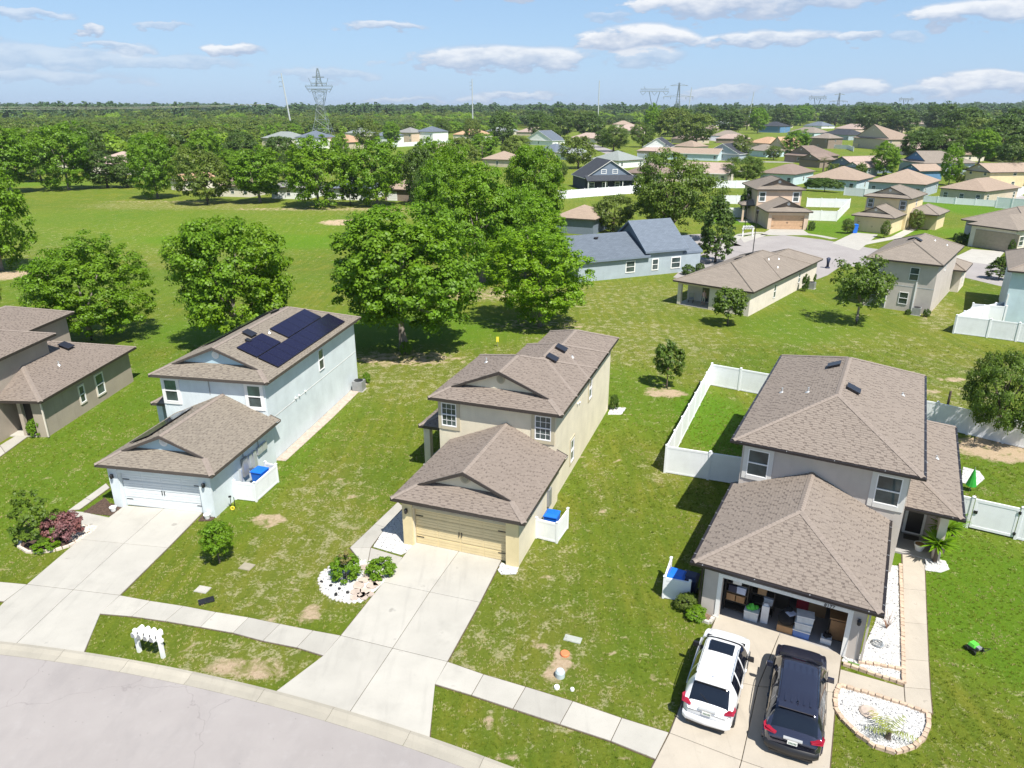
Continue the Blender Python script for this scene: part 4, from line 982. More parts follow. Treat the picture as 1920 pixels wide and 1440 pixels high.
    bl = MB(); bl.box(X_(0) - .06, X_(0) + .1, -hw_ * .72, hw_ * .72, .26, .34); bl.build('lower_valance', M['black'], t)
    MB().box(X_(.115) - .06, X_(.15), -hw_ * .62, hw_ * .62, Ht - .045 + .02, Ht - .01 + .02).build('spoiler', paintm, t)
    pz = .80 if kind == 'white' else .80
    pl = MB().box(X_(0) - .035 , X_(0) - .012, -.16, .16, pz - .07, pz + .08).build('number_plate', M['plate'], t)
    for k, txt in enumerate(['QB7 K2R' if False else '']): pass
    pc = MB()
    for k in range(6): pc.box(X_(0) - .038, X_(0) - .0355, -.125 + k * .043, -.10 + k * .043, pz - .035, pz + .035)
    pc.build('plate_print', M['plate_ink'], pl)
    MB().box(X_(.0) - .03, X_(.02), -.30, .30, pz + .10, pz + .15).build('trim_strip', M['light_metal'], t)
    wp = MB(); wp.tube([(X_(.045), 0, 1.10 if kind == 'white' else 1.13), (X_(.075), .32, 1.26)], .012, 5); wp.build('wiper', M['black'], t)
    ant = MB().tube([(X_(.2), 0, Ht - .01), (X_(.17), 0, Ht + .12)], [.03, .008], 6).build('antenna', paintm if kind == 'white' else M['black'], t)
    for s in (-1, 1):
        sm_ = MB()
        for fx in ((.335, .515, .70) if kind == 'white' else (.30, .54, .72)): sm_.box(X_(fx) - .006, X_(fx) + .006, s * hw_ * .985 - .02, s * (hw_ + .003), .36, .98)
        sm_.build('door_seam', M['black'], t)
        for fx in (.37, .56): MB().box(X_(fx), X_(fx) + .17, s * hw_ * .99 - .01, s * (hw_ + .03), .82, .85).build('door_handle', paintm, t)
        MB().box(X_(.2), X_(.78), s * hw_ * .97 - .02, s * (hw_ + .006), 1.005 if kind == 'white' else 1.045, 1.02 if kind == 'white' else 1.06).build('window_trim', M['light_metal'] if kind == 'white' else M['black'], t)
    cw = MB(); cw.box(X_(.795), X_(.83), -hw_ * .78, hw_ * .78, 1.02 if kind == 'white' else 1.07, 1.10 if kind == 'white' else 1.15); cw.build('scuttle', M['black'], t)
    if kind == 'white':
        MB().box(X_(.47), X_(.60), -hw_ * .48, hw_ * .48, 1.70, 1.742).build('sunroof', glassm, t)
    else:
        rb = MB()
        for k in range(-2, 3): rb.box(X_(.17), X_(.58), k * .2 - .03, k * .2 + .03, Ht - .02, Ht + .026 - abs(k) * .004)
        rb.build('roof_rib', paintm, t)
    hl = MB()
    for s in (-1, 1): MB().obox((X_(.955), s * hw_ * .72, .70 if kind == 'white' else .80), .25, .3, .13, s * .6, taper=.8).build('headlight', M['light_metal'], t)
    return t
def carpaint(name, col, rough=.3, metal=.0, coat=1.0):
    N = NT(name); N.fin(N.mix(N.ramp(N.noise(N.coord(), 2, 4), .3, .7), dim(col, .95), dim(col, 1.05)), rough, metal)
    N.b.inputs['Coat Weight'].default_value = coat; N.b.inputs['Coat Roughness'].default_value = .06; return N.m
M['car_white'] = carpaint('white_car_paint', (.78, .79, .80)); M['car_dark'] = carpaint('sky_tinted_grey_car_paint', (.050, .054, .088), .18, .65)  # dark grey paint, with the sky's navy reflection put into the base colour
M['car_glass'] = NT('car_glass').fin((.006, .008, .014), .04, spec=.8); M['tyre'] = paint('tyre', (.02, .02, .02), .8); M['rim'] = paint('rim', (.35, .35, .36), .3, metal=.8)
M['tail_red'] = NT('tail_light_lens').fin((.28, .012, .03), .14, spec=.6); M['plate'] = paint('number_plate', (.75, .75, .72), .4); M['plate_ink'] = paint('plate_ink', (.03, .12, .05), .5)
w0, w1 = at(1322, 1358, .35), at(1369, 1178, .85); a1_ = math.atan2(w1.y - w0.y, w1.x - w0.x)
d_ = Vector((math.cos(a1_), math.sin(a1_), 0))
w0.z = 0; car('white compact SUV parked on the left of the greige house driveway', w0 + d_ * 2.34, a1_, 4.62, 1.85, 1.70, M['car_white'], 'white')
w0, w1 = at(1482, 1413, .35), at(1503, 1219, .95); a2_ = math.atan2(w1.y - w0.y, w1.x - w0.x)
d_ = Vector((math.cos(a2_), math.sin(a2_), 0))
w0.z = 0; car('dark grey three-row SUV parked beside the white car', w0 + d_ * 2.42, a2_, 4.80, 1.92, 1.73, M['car_dark'], 'dark')

# ------------------------------------------------------------ mailboxes
mbx = thing('mailbox_stand', 'four white mailboxes side by side on a white two-post stand', 'mailbox', at(262, 1222), -.295)
S_ = 1.16
for x in (0, S_): MB().box(x - .065, x + .065, -.065, .065, 0, 1.12).build('post', M['white_trim'], mbx)
MB().box(-.14, S_ + .14, -.06, .06, .80, .93).build('crossbeam', M['white_trim'], mbx)
for k in range(4):
    x = .14 + k * .295 ; n = 8; vs = []; hwid = .095
    prof = [(-hwid, 0), (hwid, 0)] + [(hwid * math.cos(PI * i / n), .14 + hwid * math.sin(PI * i / n)) for i in range(n + 1)]
    vs = [(x + a, -.27, .94 + b) for a, b in prof] + [(x + a, .27, .94 + b) for a, b in prof]; m_ = len(prof)
    o = MB().add(vs, [tuple(range(m_)), tuple(range(2 * m_ - 1, m_ - 1, -1))] + [(i, (i + 1) % m_, m_ + (i + 1) % m_, m_ + i) for i in range(m_)]).build('mailbox', M['white_trim'], mbx)
    vs = [(x + a * .86, -.278, .95 + b * .9) for a, b in prof] + [(x + a * .86, -.271, .95 + b * .9) for a, b in prof]
    MB().add(vs, [tuple(range(m_)), tuple(range(2 * m_ - 1, m_ - 1, -1))] + [(i, (i + 1) % m_, m_ + (i + 1) % m_, m_ + i) for i in range(m_)]).build('mailbox_door', M['grey_metal'], o)
    MB().box(x + hwid, x + hwid + .012, -.15, -.11, 1.02, 1.16).build('flag', M['black'], o)
# ------------------------------------------------------------ small things in the lawn
def disc(name, label, cat, u, v, r, h, m, r2=None):
    return tag(MB().lathe((0, 0, 0), [(r, 0), (r, h * .7), (r2 or r * .85, h)], 16).build(name, m), label, cat)
o = disc('access_cap', 'orange round access cap in the lawn left of the white car', 'utility cap', 0, 0, .19, .10, paint('orange_cap', (.62, .20, .08), .7)); o.location = at(1059, 1227)
o = disc('utility_pedestal', 'grey round utility pedestal standing in the lawn', 'utility pedestal', 0, 0, .19, .30, paint('grey_pedestal', (.45, .52, .54), .5), .14); o.location = at(1050, 1268)
o = disc('pipe_cap', 'larger white pipe cap near the pavement', 'pipe cap', 0, 0, .11, .10, M['white_trim']); o.location = at(1044, 1290)
o = disc('pipe_cap', 'smaller white pipe cap to the side of the larger one', 'pipe cap', 0, 0, .08, .09, M['white_trim']); o.location = at(1073, 1294)
def cover(name, label, u, v, dx, dy, m, rz=-.35):
    t = tag(MB().obox((0, 0, .0), dx, dy, .035, 0).obox((0, 0, .035), dx * .86, dy * .84, .012, 0).build(name, m), label, 'utility cover'); t.location = at(u, v); t.rotation_euler = (0, 0, rz)
cover('utility_cover', 'grey green utility box cover in the lawn above the orange cap', 1074, 1199, .72, .36, paint('grey_green_cover', (.36, .38, .34), .7))
cover('utility_cover', 'pale concrete utility cover in the blue house lawn', 380, 1106, .62, .45, M['concrete_walk'], -.25)
cover('utility_cover', 'weathered brown square cover in the lawn near the round young tree', 463, 1063, .62, .5, paint('weathered_cover', (.30, .27, .20), .8), -.3)
cover('meter_box', 'black oval water meter lid beside the pavement', 387, 1127, .66, .42, M['black'], .5)
# ------------------------------------------------------------ planting beds
def gravel(name, poly, m, label, n, size=.045, z=.03, parent=None, base=None):
    t = link(name, None) if parent is None else parent
    if parent is None: tag(t, label, 'garden bed')
    HARD.append(poly)
    MB().prism(poly, .003, z).build('bed_base', base or m, t)
    rs = random.Random(len(HARD)); xs_ = [p[0] for p in poly]; ys_ = [p[1] for p in poly]; V = []; Fc = []; k = 0
    oct_ = [(1, 0, 0), (-1, 0, 0), (0, 1, 0), (0, -1, 0), (0, 0, .8), (0, 0, -.5)]; fc = [(0, 2, 4), (2, 1, 4), (1, 3, 4), (3, 0, 4)]
    mb = MB(); c = 0
    while c < n and k < n * 6:
        k += 1; x = rs.uniform(min(xs_), max(xs_)); y = rs.uniform(min(ys_), max(ys_))
        if not inpoly((x, y), poly): continue
        c += 1; s = size * rs.uniform(.6, 1.5); a = rs.uniform(0, 6.28); ca, sa = math.cos(a), math.sin(a); e = rs.uniform(.6, 1)
        mb.add([(x + s * (p[0] * ca - p[1] * e * sa), y + s * (p[0] * sa + p[1] * e * ca), z + s * (p[2] * .7 + .1)) for p in oct_], fc)
    mb.build('gravel', m, t, kind='stuff'); return t
def stones(t, pts, m, w=.16, d=.26, h=.13, name='edging_stone', closed=False, round_=False):
    P = [Vector((p[0], p[1], 0)) for p in pts]; 
    if closed: P.append(P[0])
    for a, b in zip(P[:-1], P[1:]):
        L = (b - a).length; n = max(1, round(L / d)); u = (b - a) / L; rz = math.atan2(u.y, u.x)
        for i in range(n):
            c = a + u * ((i + .5) * L / n); j = random.uniform(-.015, .015)
            if round_: o = MB().ico((0, 0, .02), d * .5 * random.uniform(.85, 1.1), 1, .15, .7).build(name, m, t)
            else: o = MB().obox((0, 0, 0), L / n - .02, w * random.uniform(.9, 1.08), h * random.uniform(.88, 1.05), 0, taper=.93).build(name, m, t)
            o.location = c + Vector((j, j, .003)); o.rotation_euler = (0, 0, rz + random.uniform(-.06, .06))
M['white_stone'] = paint('white_gravel', (.78, .78, .76), .8, .15, 6); N = NT('mixed_white_gravel'); g = N.n('ShaderNodeNewGeometry').outputs['Random Per Island']; M['gravel'] = N.fin(N.mix(N.ramp(g, .85, .93), N.mix(g, (.42, .42, .41), (.62, .62, .60)), (.17, .17, .18)), .85)
M['edge_stone'] = paint('tan_edging_stone', (.50, .38, .28), .9, .25, 9, .3, objrand=.3); M['grey_stone'] = paint('grey_edging_stone', (.50, .48, .44), .9, .2, 9, .3, objrand=.25); M['mulch'] = paint('mulch', (.085, .055, .04), .95, .5, 10, .8, 30); M['soil_bed'] = paint('bed_soil', (.22, .15, .10), .95, .4, 8)
M['flag'] = paint('tan_flagstone', (.46, .38, .32), .85, .2, 4, .3, objrand=.25)
# bed beside the greige driveway (rounded, with a young palm)
outer = [(1574, 1287), (1640, 1306), (1700, 1325), (1740, 1340), (1741, 1362), (1731, 1386), (1712, 1403), (1678, 1413), (1640, 1402), (1606, 1378), (1580, 1352), (1566, 1330), (1566, 1305)]
bd = gravel('gravel_bed', P2(*outer), M['gravel'], 'white gravel bed with a young palm between the dark car and path', 3800, .04)
stones(bd, P2(*outer), M['edge_stone'], closed=True)
inner = [(1663, 1075), (1681, 1080), (1683, 1180), (1685, 1250), (1684, 1272), (1594, 1240), (1582, 1232), (1618, 1236), (1640, 1160), (1655, 1100)]
bd = gravel('gravel_bed', P2((1667, 1060), (1684, 1062), (1688, 1180), (1690, 1281), (1596, 1251), (1578, 1240), (1582, 1232), (1608, 1240), (1640, 1170)), M['gravel'], 'white gravel bed against the greige garage wall with bare twigs', 3000, .04)
stones(bd, P2((1688, 1060), (1690, 1125), (1692, 1190), (1694, 1284), (1640, 1267), (1580, 1246)), M['edge_stone']); stones(bd, P2((1608, 1243), (1650, 1250), (1690, 1258)), M['edge_stone'])
bd = gravel('gravel_bed', P2((1734, 1048), (1772, 1052), (1780, 1068), (1764, 1074), (1735, 1070)), M['gravel'], 'small white gravel bed under the spiky yucca', 500, .04)
# bed of the yellow house
ob = [(598, 1088), (606, 1072), (622, 1062), (650, 1058), (680, 1052), (716, 1056), (736, 1070), (722, 1090), (704, 1108), (680, 1128), (650, 1130), (622, 1122), (604, 1108)]
bd = gravel('gravel_bed', P2(*ob), M['gravel'], 'curved white gravel bed with two round bushes by the yellow house driveway', 2600, .04)
stones(bd, P2(*ob[:3]) , M['grey_stone'], d=.22, round_=True); stones(bd, P2(*(ob[9:] + ob[:1])), M['grey_stone'], d=.22, round_=True); stones(bd, P2((650, 1057), (680, 1051), (716, 1055)), M['grey_stone'], d=.22, round_=True)
for (u, v, r) in [(672, 1100, .32), (686, 1110, .3), (682, 1090, .28), (697, 1100, .3), (668, 1112, .28), (700, 1088, .26), (690, 1078, .3), (684, 1066, .28), (678, 1118, .26), (707, 1096, .24), (664, 1122, .22), (683, 1122, .22), (694, 1116, .2), (712, 1084, .2)]:
    n = random.randint(5, 7); p = at(u, v)
    MB().prism([(p.x + r * random.uniform(.75, 1.1) * math.cos(6.28 * i / n), p.y + r * random.uniform(.75, 1.1) * math.sin(6.28 * i / n)) for i in range(n)], .03, .085).build('stepping_stone', M['flag'], bd)
for (u, v) in [(603, 1093), (620, 1100), (637, 1106), (630, 1117), (652, 1113)]:
    o = MB().ico((0, 0, .07), .09, 1, .25, .9).build('dark_stone', M['black'], bd); o.location = at(u, v)
bd = gravel('gravel_bed', P2((756, 955), (766, 1000), (772, 1018), (775, 1030), (752, 1041), (700, 1026), (722, 990)), M['gravel'], 'white gravel strip between garden path and yellow garage', 1700, .04)
bd = gravel('gravel_bed', P2((940, 1056), (958, 1062), (972, 1064), (968, 1077), (940, 1078), (934, 1070)), M['gravel'], 'small white gravel corner at the right foot of the yellow garage', 400, .04)
bd = gravel('gravel_strip', [tuple(hw('B', *p)[:2]) for p in ((6.33, 7.2), (7.0, 7.2), (7.1, 14), (7.0, 21), (6.33, 21))], paint('pinkish_gravel', (.44, .37, .31), .9, .2), 'narrow pinkish gravel strip along the side wall of the pale blue house', 1500, .05)
# bed of the pale blue house
ob = [(36, 1026), (50, 1010), (90, 990), (140, 982), (182, 988), (170, 1002), (152, 1011), (130, 1024), (105, 1032), (75, 1036), (50, 1035)]
bd = gravel('planting_bed', P2(*ob), M['mulch'], 'curved mulch bed with green and purple shrubs by the blue house driveway', 1200, .05)
stones(bd, P2((152, 1013), (130, 1025), (105, 1033), (75, 1037), (50, 1036), (36, 1027), (40, 1017)), paint('cream_kerb_stone', (.62, .54, .46), .85, .1), w=.14, d=.3, h=.12)
bd = gravel('rock_bed', P2((140, 984), (182, 988), (170, 1002), (150, 1012), (128, 1018)), paint('cream_rock', (.60, .52, .44), .9, .3, 5), 'cream rocks at the driveway end of the blue house shrub bed', 260, .09)
bd = gravel('mulch_bed', P2((156, 962), (196, 934), (207, 945), (233, 950), (212, 968)), M['mulch'], 'small dark mulch bed in front of the pale blue garage corner', 700, .05)
bd = gravel('mulch_bed', P2((383, 962), (400, 965), (408, 967), (396, 977), (372, 978)), M['mulch'], 'small dark mulch corner at the right foot of the pale blue garage', 300, .05)
bd = gravel('stone_edging', P2((1335, 1140), (1345, 1148), (1332, 1168), (1318, 1160), (1300, 1150), (1305, 1140)), M['soil_bed'], 'broken pale stones edging the lawn corner left of the open garage', 60, .05)
stones(bd, P2((1304, 1138), (1296, 1152), (1310, 1162), (1330, 1170), (1345, 1150)), M['grey_stone'], d=.24, h=.12)
bd = gravel('paving_patch', P2((1802, 905), (1830, 912), (1846, 898), (1836, 884), (1806, 876)), M['gravel'], 'round patch of white gravel inside the fenced garden', 500, .04)
bd = gravel('gravel_patch', [tuple(hw('Y', *p)[:2]) for p in ((6.5, 20), (7.4, 20.3), (7.5, 21.6), (6.4, 21.5))], M['gravel'], 'small white gravel ring at the back corner of the yellow house', 200, .05)

# ------------------------------------------------------------ garage contents
def box_thing(name, label, cat, loc, dx, dy, h, m, rz=-.49, lid=None, z=.036, group=None):
    t = thing(name, label, cat, Vector(loc) + Vector((0, 0, z)), rz, group)
    MB().obox((0, 0, 0), dx, dy, h, 0, taper=1.0 if lid is None else 1.06).build('box_body', m, t)
    if lid: MB().obox((0, 0, h + .001), dx * 1.10, dy * 1.10, .045, 0).build('lid', lid, t)
    else:
        for s in (-1, 1): MB().obox((s * dx * .26, 0, h + .001), dx * .47, dy, .008, 0).build('flap', m, t)
    return t
M['cardboard'] = paint('cardboard', (.40, .24, .12), .85, .1); M['clear_plastic'] = paint('clear_plastic', (.50, .56, .62), .25, .15, 4); M['lid_white'] = paint('white_lid', (.70, .72, .75), .4); M['blue_tub'] = paint('blue_tub', (.08, .18, .50), .35)
M['red'] = paint('red_plastic', (.55, .05, .07), .5); M['wood'] = paint('brown_wood', (.33, .18, .08), .5, .2, 6); M['lime'] = paint('lime_plastic', (.10, .55, .05), .4); M['black_cloth'] = paint('black_cloth', (.012, .012, .015), .9); M['dark_wood'] = paint('dark_cabinet', (.07, .06, .05), .5); M['lilac'] = paint('pale_cloth', (.50, .55, .70), .9)
def R_(x, y, z=0): v = hw('R', x, y); v.z = z; return v
def shelf(label, x, y, w=.95, d=.45, h=1.85, goods=()):
    t = thing('shelving_unit', label, 'shelving', R_(x, y, .036), -.492)
    for sx in (-1, 1):
        for sy in (-1, 1): MB().box(sx * w / 2 - .02, sx * w / 2 + .02, sy * d / 2 - .02, sy * d / 2 + .02, 0, h).build('upright', M['black'], t)
    for k in range(5): MB().box(-w / 2 + .021, w / 2 - .021, -d / 2, d / 2, .08 + k * h * .235, .11 + k * h * .235).build('shelf', M['dark_wood'], t)
    return t
shelf('black shelving unit in the left front corner of the open garage', 1.72, 1.35)
shelf('black shelving unit second from the left wall of the open garage', 2.75, 1.75)
goods = [(1.5, 1.3, 3, 'tan storage crate low on the corner shelves', 'cardboard'), (1.9, 1.3, 3, 'brown box beside the tan crate on the corner shelves', 'wood'), (1.55, 1.3, 2, 'navy tub on the middle corner shelf', 'bin_navy'), (1.9, 1.3, 2, 'lilac bag on the middle corner shelf', 'lilac'), (1.7, 1.3, 1, 'pale yellow carton on the upper corner shelf', 'plate'),
         (2.6, 1.7, 1, 'red toolbox on the upper shelf of the second unit', 'red'), (2.7, 1.7, 2, 'orange brown carton on the second unit', 'cardboard'), (3.0, 1.7, 3, 'white carton on the lower second unit', 'lid_white')]
for x, y, lv, lab, m in goods:
    z = .036 + .11 + (4 - lv - 0) * 1.85 * .235
    t = tag(MB().obox((0, 0, 0), .36, .36, .3, 0).obox((0, 0, .3), .38, .38, .03, 0).build('storage_box', M[m]), lab, 'box'); t.location = R_(x, y, z + .001); t.rotation_euler = (0, 0, -.49)
box_thing('plastic_tub', 'clear tub with lime green things on top near the left shelves', 'storage tub', R_(2.45, 1.05), .55, .42, .42, M['clear_plastic'], lid=M['lid_white'])
o = tag(MB().ico((0, 0, .1), .16, 1, .3).ico((.18, .02, .09), .12, 1, .3).ico((-.17, 0, .08), .11, 1, .3).build('toy', M['lime']), 'lime green soft toy lying on the clear tub', 'toy'); o.location = R_(2.45, 1.05, .51); 
o = tag(MB().obox((0, 0, 0), .3, .28, .85, 0).obox((0, 0, .85), .24, .22, .1, 0, taper=.6).build('speaker_box', M['lid_white']), 'tall narrow white carton with black print near the shelves', 'box'); o.location = R_(2.98, 1.1, .037); o.rotation_euler = (0, 0, -.45)
box_thing('cardboard_box', 'open cardboard box holding a black bag in the garage', 'box', R_(3.85, .98), .62, .5, .32, M['cardboard'])
o = tag(MB().ico((0, 0, .30), .34, 2, .12, .95).ico((.05, .05, .62), .2, 2, .15, .9).build('rubbish_bag', M['black_cloth'], smooth=True), 'black bag bulging out of the cardboard box', 'bag'); o.location = R_(3.85, 1.05, .30)
o = tag(MB().obox((0, 0, 0), .36, .3, .02, .3).obox((.02, .02, .02), .3, .26, .02, .5).build('folded_cloth', M['lilac']), 'pale lilac folded cloth on the black bag', 'cloth'); o.location = R_(4.0, .93, .93)
zz = .036
for k, (lab, m) in enumerate([('blue and clear tub at the bottom of the garage stack', 'blue_tub'), ('clear tub in the middle of the garage stack', 'clear_plastic'), ('white lidded clear tub on top of the garage stack', 'clear_plastic')]):
    box_thing('plastic_tub', lab, 'storage tub', R_(4.5 + .02 * k, .95 + .02 * k), .62, .44, .30, M[m], lid=M['lid_white'], z=zz, rz=-.49 + .06 * k); zz += .352
o = box_thing('cardboard_box', 'small white box with black objects on it in the garage', 'box', R_(5.45, 1.0), .42, .34, .22, M['lid_white'])
o = tag(MB().obox((0, 0, 0), .18, .16, .2, .3).tube([(0, 0, .2), (.05, .02, .38)], .03, 6).obox((.14, 0, 0), .1, .12, .14, 0).build('power_tool', M['black']), 'black power tool standing on the small white box', 'tool'); o.location = R_(5.43, 1.0, .27)
cb = thing('tv_cabinet', 'brown cabinet with a tan wooden top at the right of the open garage', 'cabinet', R_(5.78, 1.55, .036), -.42)
MB().box(-.32, .32, -.3, .3, 0, 1.0).build('cabinet_body', M['dark_wood'], cb); MB().box(-.36, .36, -.34, .34, 1.001, 1.07).build('cabinet_top', M['wood'], cb); MB().box(-.30, .30, -.325, -.302, .05, .95).build('door', M['wood'], cb)
for k, (x, y, m, dz, lab) in enumerate([(3.4, 2.6, 'dark_wood', 1.3, 'dark wardrobe box deep in the garage left of centre'), (4.9, 2.8, 'cardboard', 1.1, 'tall cardboard carton deep in the garage'), (4.4, 3.0, 'red', 1.4, 'dark red tall carton deep in the middle of the garage')]):
    box_thing('storage_box', lab, 'box', R_(x, y), .7, .6, dz, M[m])
# broom against the pillar, garden hose, pots
br = thing('broom', 'broom leaning on the greige garage pillar', 'broom', at(1600, 1247, .05), .0)
MB().tube([(0, 0, .05), (.03, .18, 1.5)], .014, 6).build('handle', M['grey_metal'], br); MB().obox((0, 0, 0), .42, .09, .09, -.5).build('broom_head', M['lime'] if False else paint('green_bristles', (.12, .22, .05), .9), br)
def torus(mb, c, R1, r, tilt=0, n=20, az=0):
    q = Matrix.Rotation(az, 3, 'Z') @ Matrix.Rotation(tilt, 3, 'X'); pts = [Vector(c) + q @ Vector((R1 * math.cos(2 * PI * i / n), R1 * math.sin(2 * PI * i / n), 0)) for i in range(n + 1)]
    return mb.tube(pts, r, 6, caps=False)
ho = MB()
for k in range(4): torus(ho, (0, 0, .05 + k * .03), .22 - k * .015, .016, .1 * k, az=k)
o = tag(ho.build('garden_hose', paint('grey_hose', (.22, .24, .26), .5)), 'coiled grey hose on the gravel beside the greige garage', 'hose'); o.location = at(1645, 1208, .05)
rk = MB()
for k in range(14): a = random.uniform(0, 6.28); rk.tube([(0, 0, 0), (.12 * math.cos(a), .12 * math.sin(a), .3), (.3 * math.cos(a), .3 * math.sin(a), random.uniform(.45, .9))], [.012, .01, .004], 5)
o = tag(rk.build('dry_twigs', paint('dry_twig', (.24, .13, .08), .9)), 'dry brown twigs in the gravel beside the greige garage', 'plant'); o.location = at(1662, 1178, .04)
def pot(label, loc, m, r=.17, h=.26): o = tag(MB().lathe((0, 0, 0), [(r * .7, 0), (r, h * .85), (r * 1.08, h * .86), (r * 1.08, h), (r * .9, h), (r * .85, h * .85)], 14).build('plant_pot', m), label, 'plant pot'); o.location = loc
pot('white pot at the left foot of the pale blue garage', at(213, 958, .05), M['white_trim']); pot('white pot at the right foot of the pale blue garage', at(389, 972, .05), M['white_trim'])
cr = thing('hose_cart', 'small yellow hose reel with a stand by the pale blue house wall', 'hose reel', hw('B', 6.95, 1.2), .2)
rl = MB(); torus(rl, (0, 0, .14), .09, .04, PI / 2); rl.build('hose_coil', paint('yellow_hose', (.75, .60, .03), .5), cr)
MB().tube([(-.1, .2, 0), (-.08, .2, .75)], .02, 6).tube([(.1, .2, 0), (.1, .2, .7)], .02, 6).build('stand', M['black'], cr); MB().box(-.16, -.02, .16, .24, .72, .8).build('handle', M['black'], cr)
# drone-like green garden gadget on the right lawn -> a small green lawn mower
mw = thing('lawn_mower', 'small lime green and black electric mower on the right lawn', 'lawn mower', at(1825, 1220), .4)
MB().obox((0, 0, .12), .46, .36, .12, 0, taper=.9).build('deck', M['black'], mw); MB().obox((0, .05, .241), .34, .30, .12, 0, taper=.75).build('motor_cover', M['lime'], mw)
MB().obox((.02, -.16, .2), .2, .14, .1, 0).build('battery', M['grey_metal'], mw)
for x, y in ((-.24, -.16), (.24, -.16), (-.24, .16), (.24, .16)): MB().tube([(x - .03, y, .1), (x + .03, y, .1)], .1, 12).build('wheel', M['black'], mw)
for s in (-1, 1): MB().tube([(s * .16, -.15, .2), (s * .2, -.5, .42)], .013, 6).build('handle', M['black'], mw)
MB().tube([(-.2, -.5, .42), (.2, -.5, .42)], .013, 6).build('handle', M['black'], mw)
# porch seat and table on the greige porch, doormat
ps = thing('porch_seat', 'white round seat on the greige porch', 'seat', hw('R', 8.75, 10.15) + Vector((0, 0, .1)), 0)
MB().lathe((0, 0, 0), [(.16, 0), (.24, .26), (.27, .36), (.24, .36), (.16, .26)], 16).build('shell', M['white_trim'], ps); MB().lathe((0, 0, .3), [(.19, 0), (.21, .06)], 14).build('cushion', M['wood'], ps)
o = tag(MB().box(-.35, .35, -.25, .25, 0, .015).build('doormat', M['dark_wood']), 'dark doormat before the greige house front door', 'doormat'); o.location = hw('R', 8.4, 11.2) + Vector((0, 0, .101)); o.rotation_euler = (0, 0, -.49)
# folded green parasol and a wheelbarrow shape in the fenced garden
gp_ = thing('garden_parasol', 'folded green parasol standing in the fenced garden right of the greige house', 'parasol', at(1818, 920), 0)
MB().tube([(0, 0, 0), (0, 0, 1.5)], .02, 8).build('pole', M['grey_metal'], gp_); MB().lathe((0, 0, .35), [(.28, 0), (.25, .1), (.04, 1.0)], 10).build('canopy', paint('green_canvas', (.02, .30, .03), .8), gp_)
o = tag(MB().tube([(0, 0, 0), (0, 0, 2.1)], .08, 8).build('wooden_post', M['bark']), 'brown wooden post standing behind the white fence near the tree', 'post'); o.location = at(1771, 785)
sg = thing('lawn_sign', 'tiny yellow notice on a thin stake behind the yellow house', 'sign', at(933, 650), 0); MB().tube([(0, 0, 0), (0, 0, .8)], .015, 5).build('stake', M['grey_metal'], sg); MB().box(-.12, .12, -.01, .01, .45, .95).build('sign_board', paint('yellow_sign', (.80, .70, .05), .6), sg)
# air conditioners
def ac(label, loc, rz=0, s=1.0):
    t = thing('air_conditioner', label, 'air conditioner', loc, rz, 'air conditioners beside the houses')
    MB().box(-.4 * s, .4 * s, -.4 * s, .4 * s, .03, .80 * s).build('casing', M['grey_metal'], t); MB().lathe((0, 0, .80 * s), [(.34 * s, 0), (.34 * s, .04), (.1 * s, .05)], 16).build('fan_guard', M['black'], t)
    MB().box(-.46 * s, .46 * s, -.46 * s, .46 * s, 0, .029).build('pad', M['concrete_walk'], t)
ac('grey air conditioner at the rear corner of the pale blue house', hw('B', 6.9, 19.6), -.185)
ac('grey air conditioner behind the grey two-storey house', at(1717, 590), -.6); ac('grey air conditioner on the side wall of the grey roofed bungalow', at(1521, 541), -.66)
ac('grey air conditioner inside the white fence at the right edge', at(1886, 603), -.5, 1.1)
# street lamps
def lamp(label, u, v, h=4.6):
    t = thing('street_lamp', label, 'street lamp', at(u, v), 0, 'street lamps round the cul-de-sac')
    MB().tube([(0, 0, 0), (0, 0, .5), (0, 0, h)], [.10, .07, .05], 8).build('pole', M['black'], t); MB().lathe((0, 0, h), [(.05, 0), (.16, .12), (.20, .5), (.26, .52), (.06, .75), (.02, .9)], 8).build('lamp_head', M['black'], t)
lamp('black street lamp rising behind the grey roofed bungalow', 1411, 478, 6.0); lamp('black street lamp on the lawn left of the small peach house', 1396, 431, 5.6)
lamp('black street lamp at the right edge near the tan garage', 1914, 490, 4.4); lamp('slim black street lamp before the long bungalow fence', 1246, 312, 7.5)
o = tag(MB().lathe((0, 0, 0), [(.30, 0), (.33, .05), (.26, .1), (.1, .11)], 11).build('round_stone', M['flag']), 'flat round tan stone lying in the rounded gravel bed', 'stone'); o.location = at(1628, 1336, .03)
# ------------------------------------------------------------ trees
M['leaf_maple'] = leafmat('bright_leaves', (0.135, 0.255, 0.010), .4, .36); M['leaf_oak'] = leafmat('oak_leaves', (0.092, 0.155, 0.014), .4, .28); M['leaf_olive'] = leafmat('olive_leaves', (0.118, 0.172, 0.024), .4, .3)
M['leaf_dark'] = leafmat('dark_leaves', (0.065, 0.120, 0.014), .4, .22); M['leaf_lime'] = leafmat('lime_leaves', (0.155, 0.290, 0.008), .4, .38); M['leaf_purple'] = leafmat('purple_leaves', (.17, .075, .080), .5, .2)
M['leaf_palm'] = leafmat('palm_leaves', (0.091, 0.106, 0.023), .4, .2); M['leaf_far'] = leafmat('far_leaves', (.195, .315, .018), .4, .34); M['leaf_pine'] = leafmat('haze_tinted_pine_needles', (0.075, 0.140, 0.045), .35, .2); M['leaf_straw'] = leafmat('straw_leaves', (0.181, 0.159, 0.053), .4, .2)  # pine: own dark green, its bluish tint also paints in distance haze
M['trunk_grey'] = paint('grey_bark', (.24, .21, .18), .9, .35, 5, .6, 14)
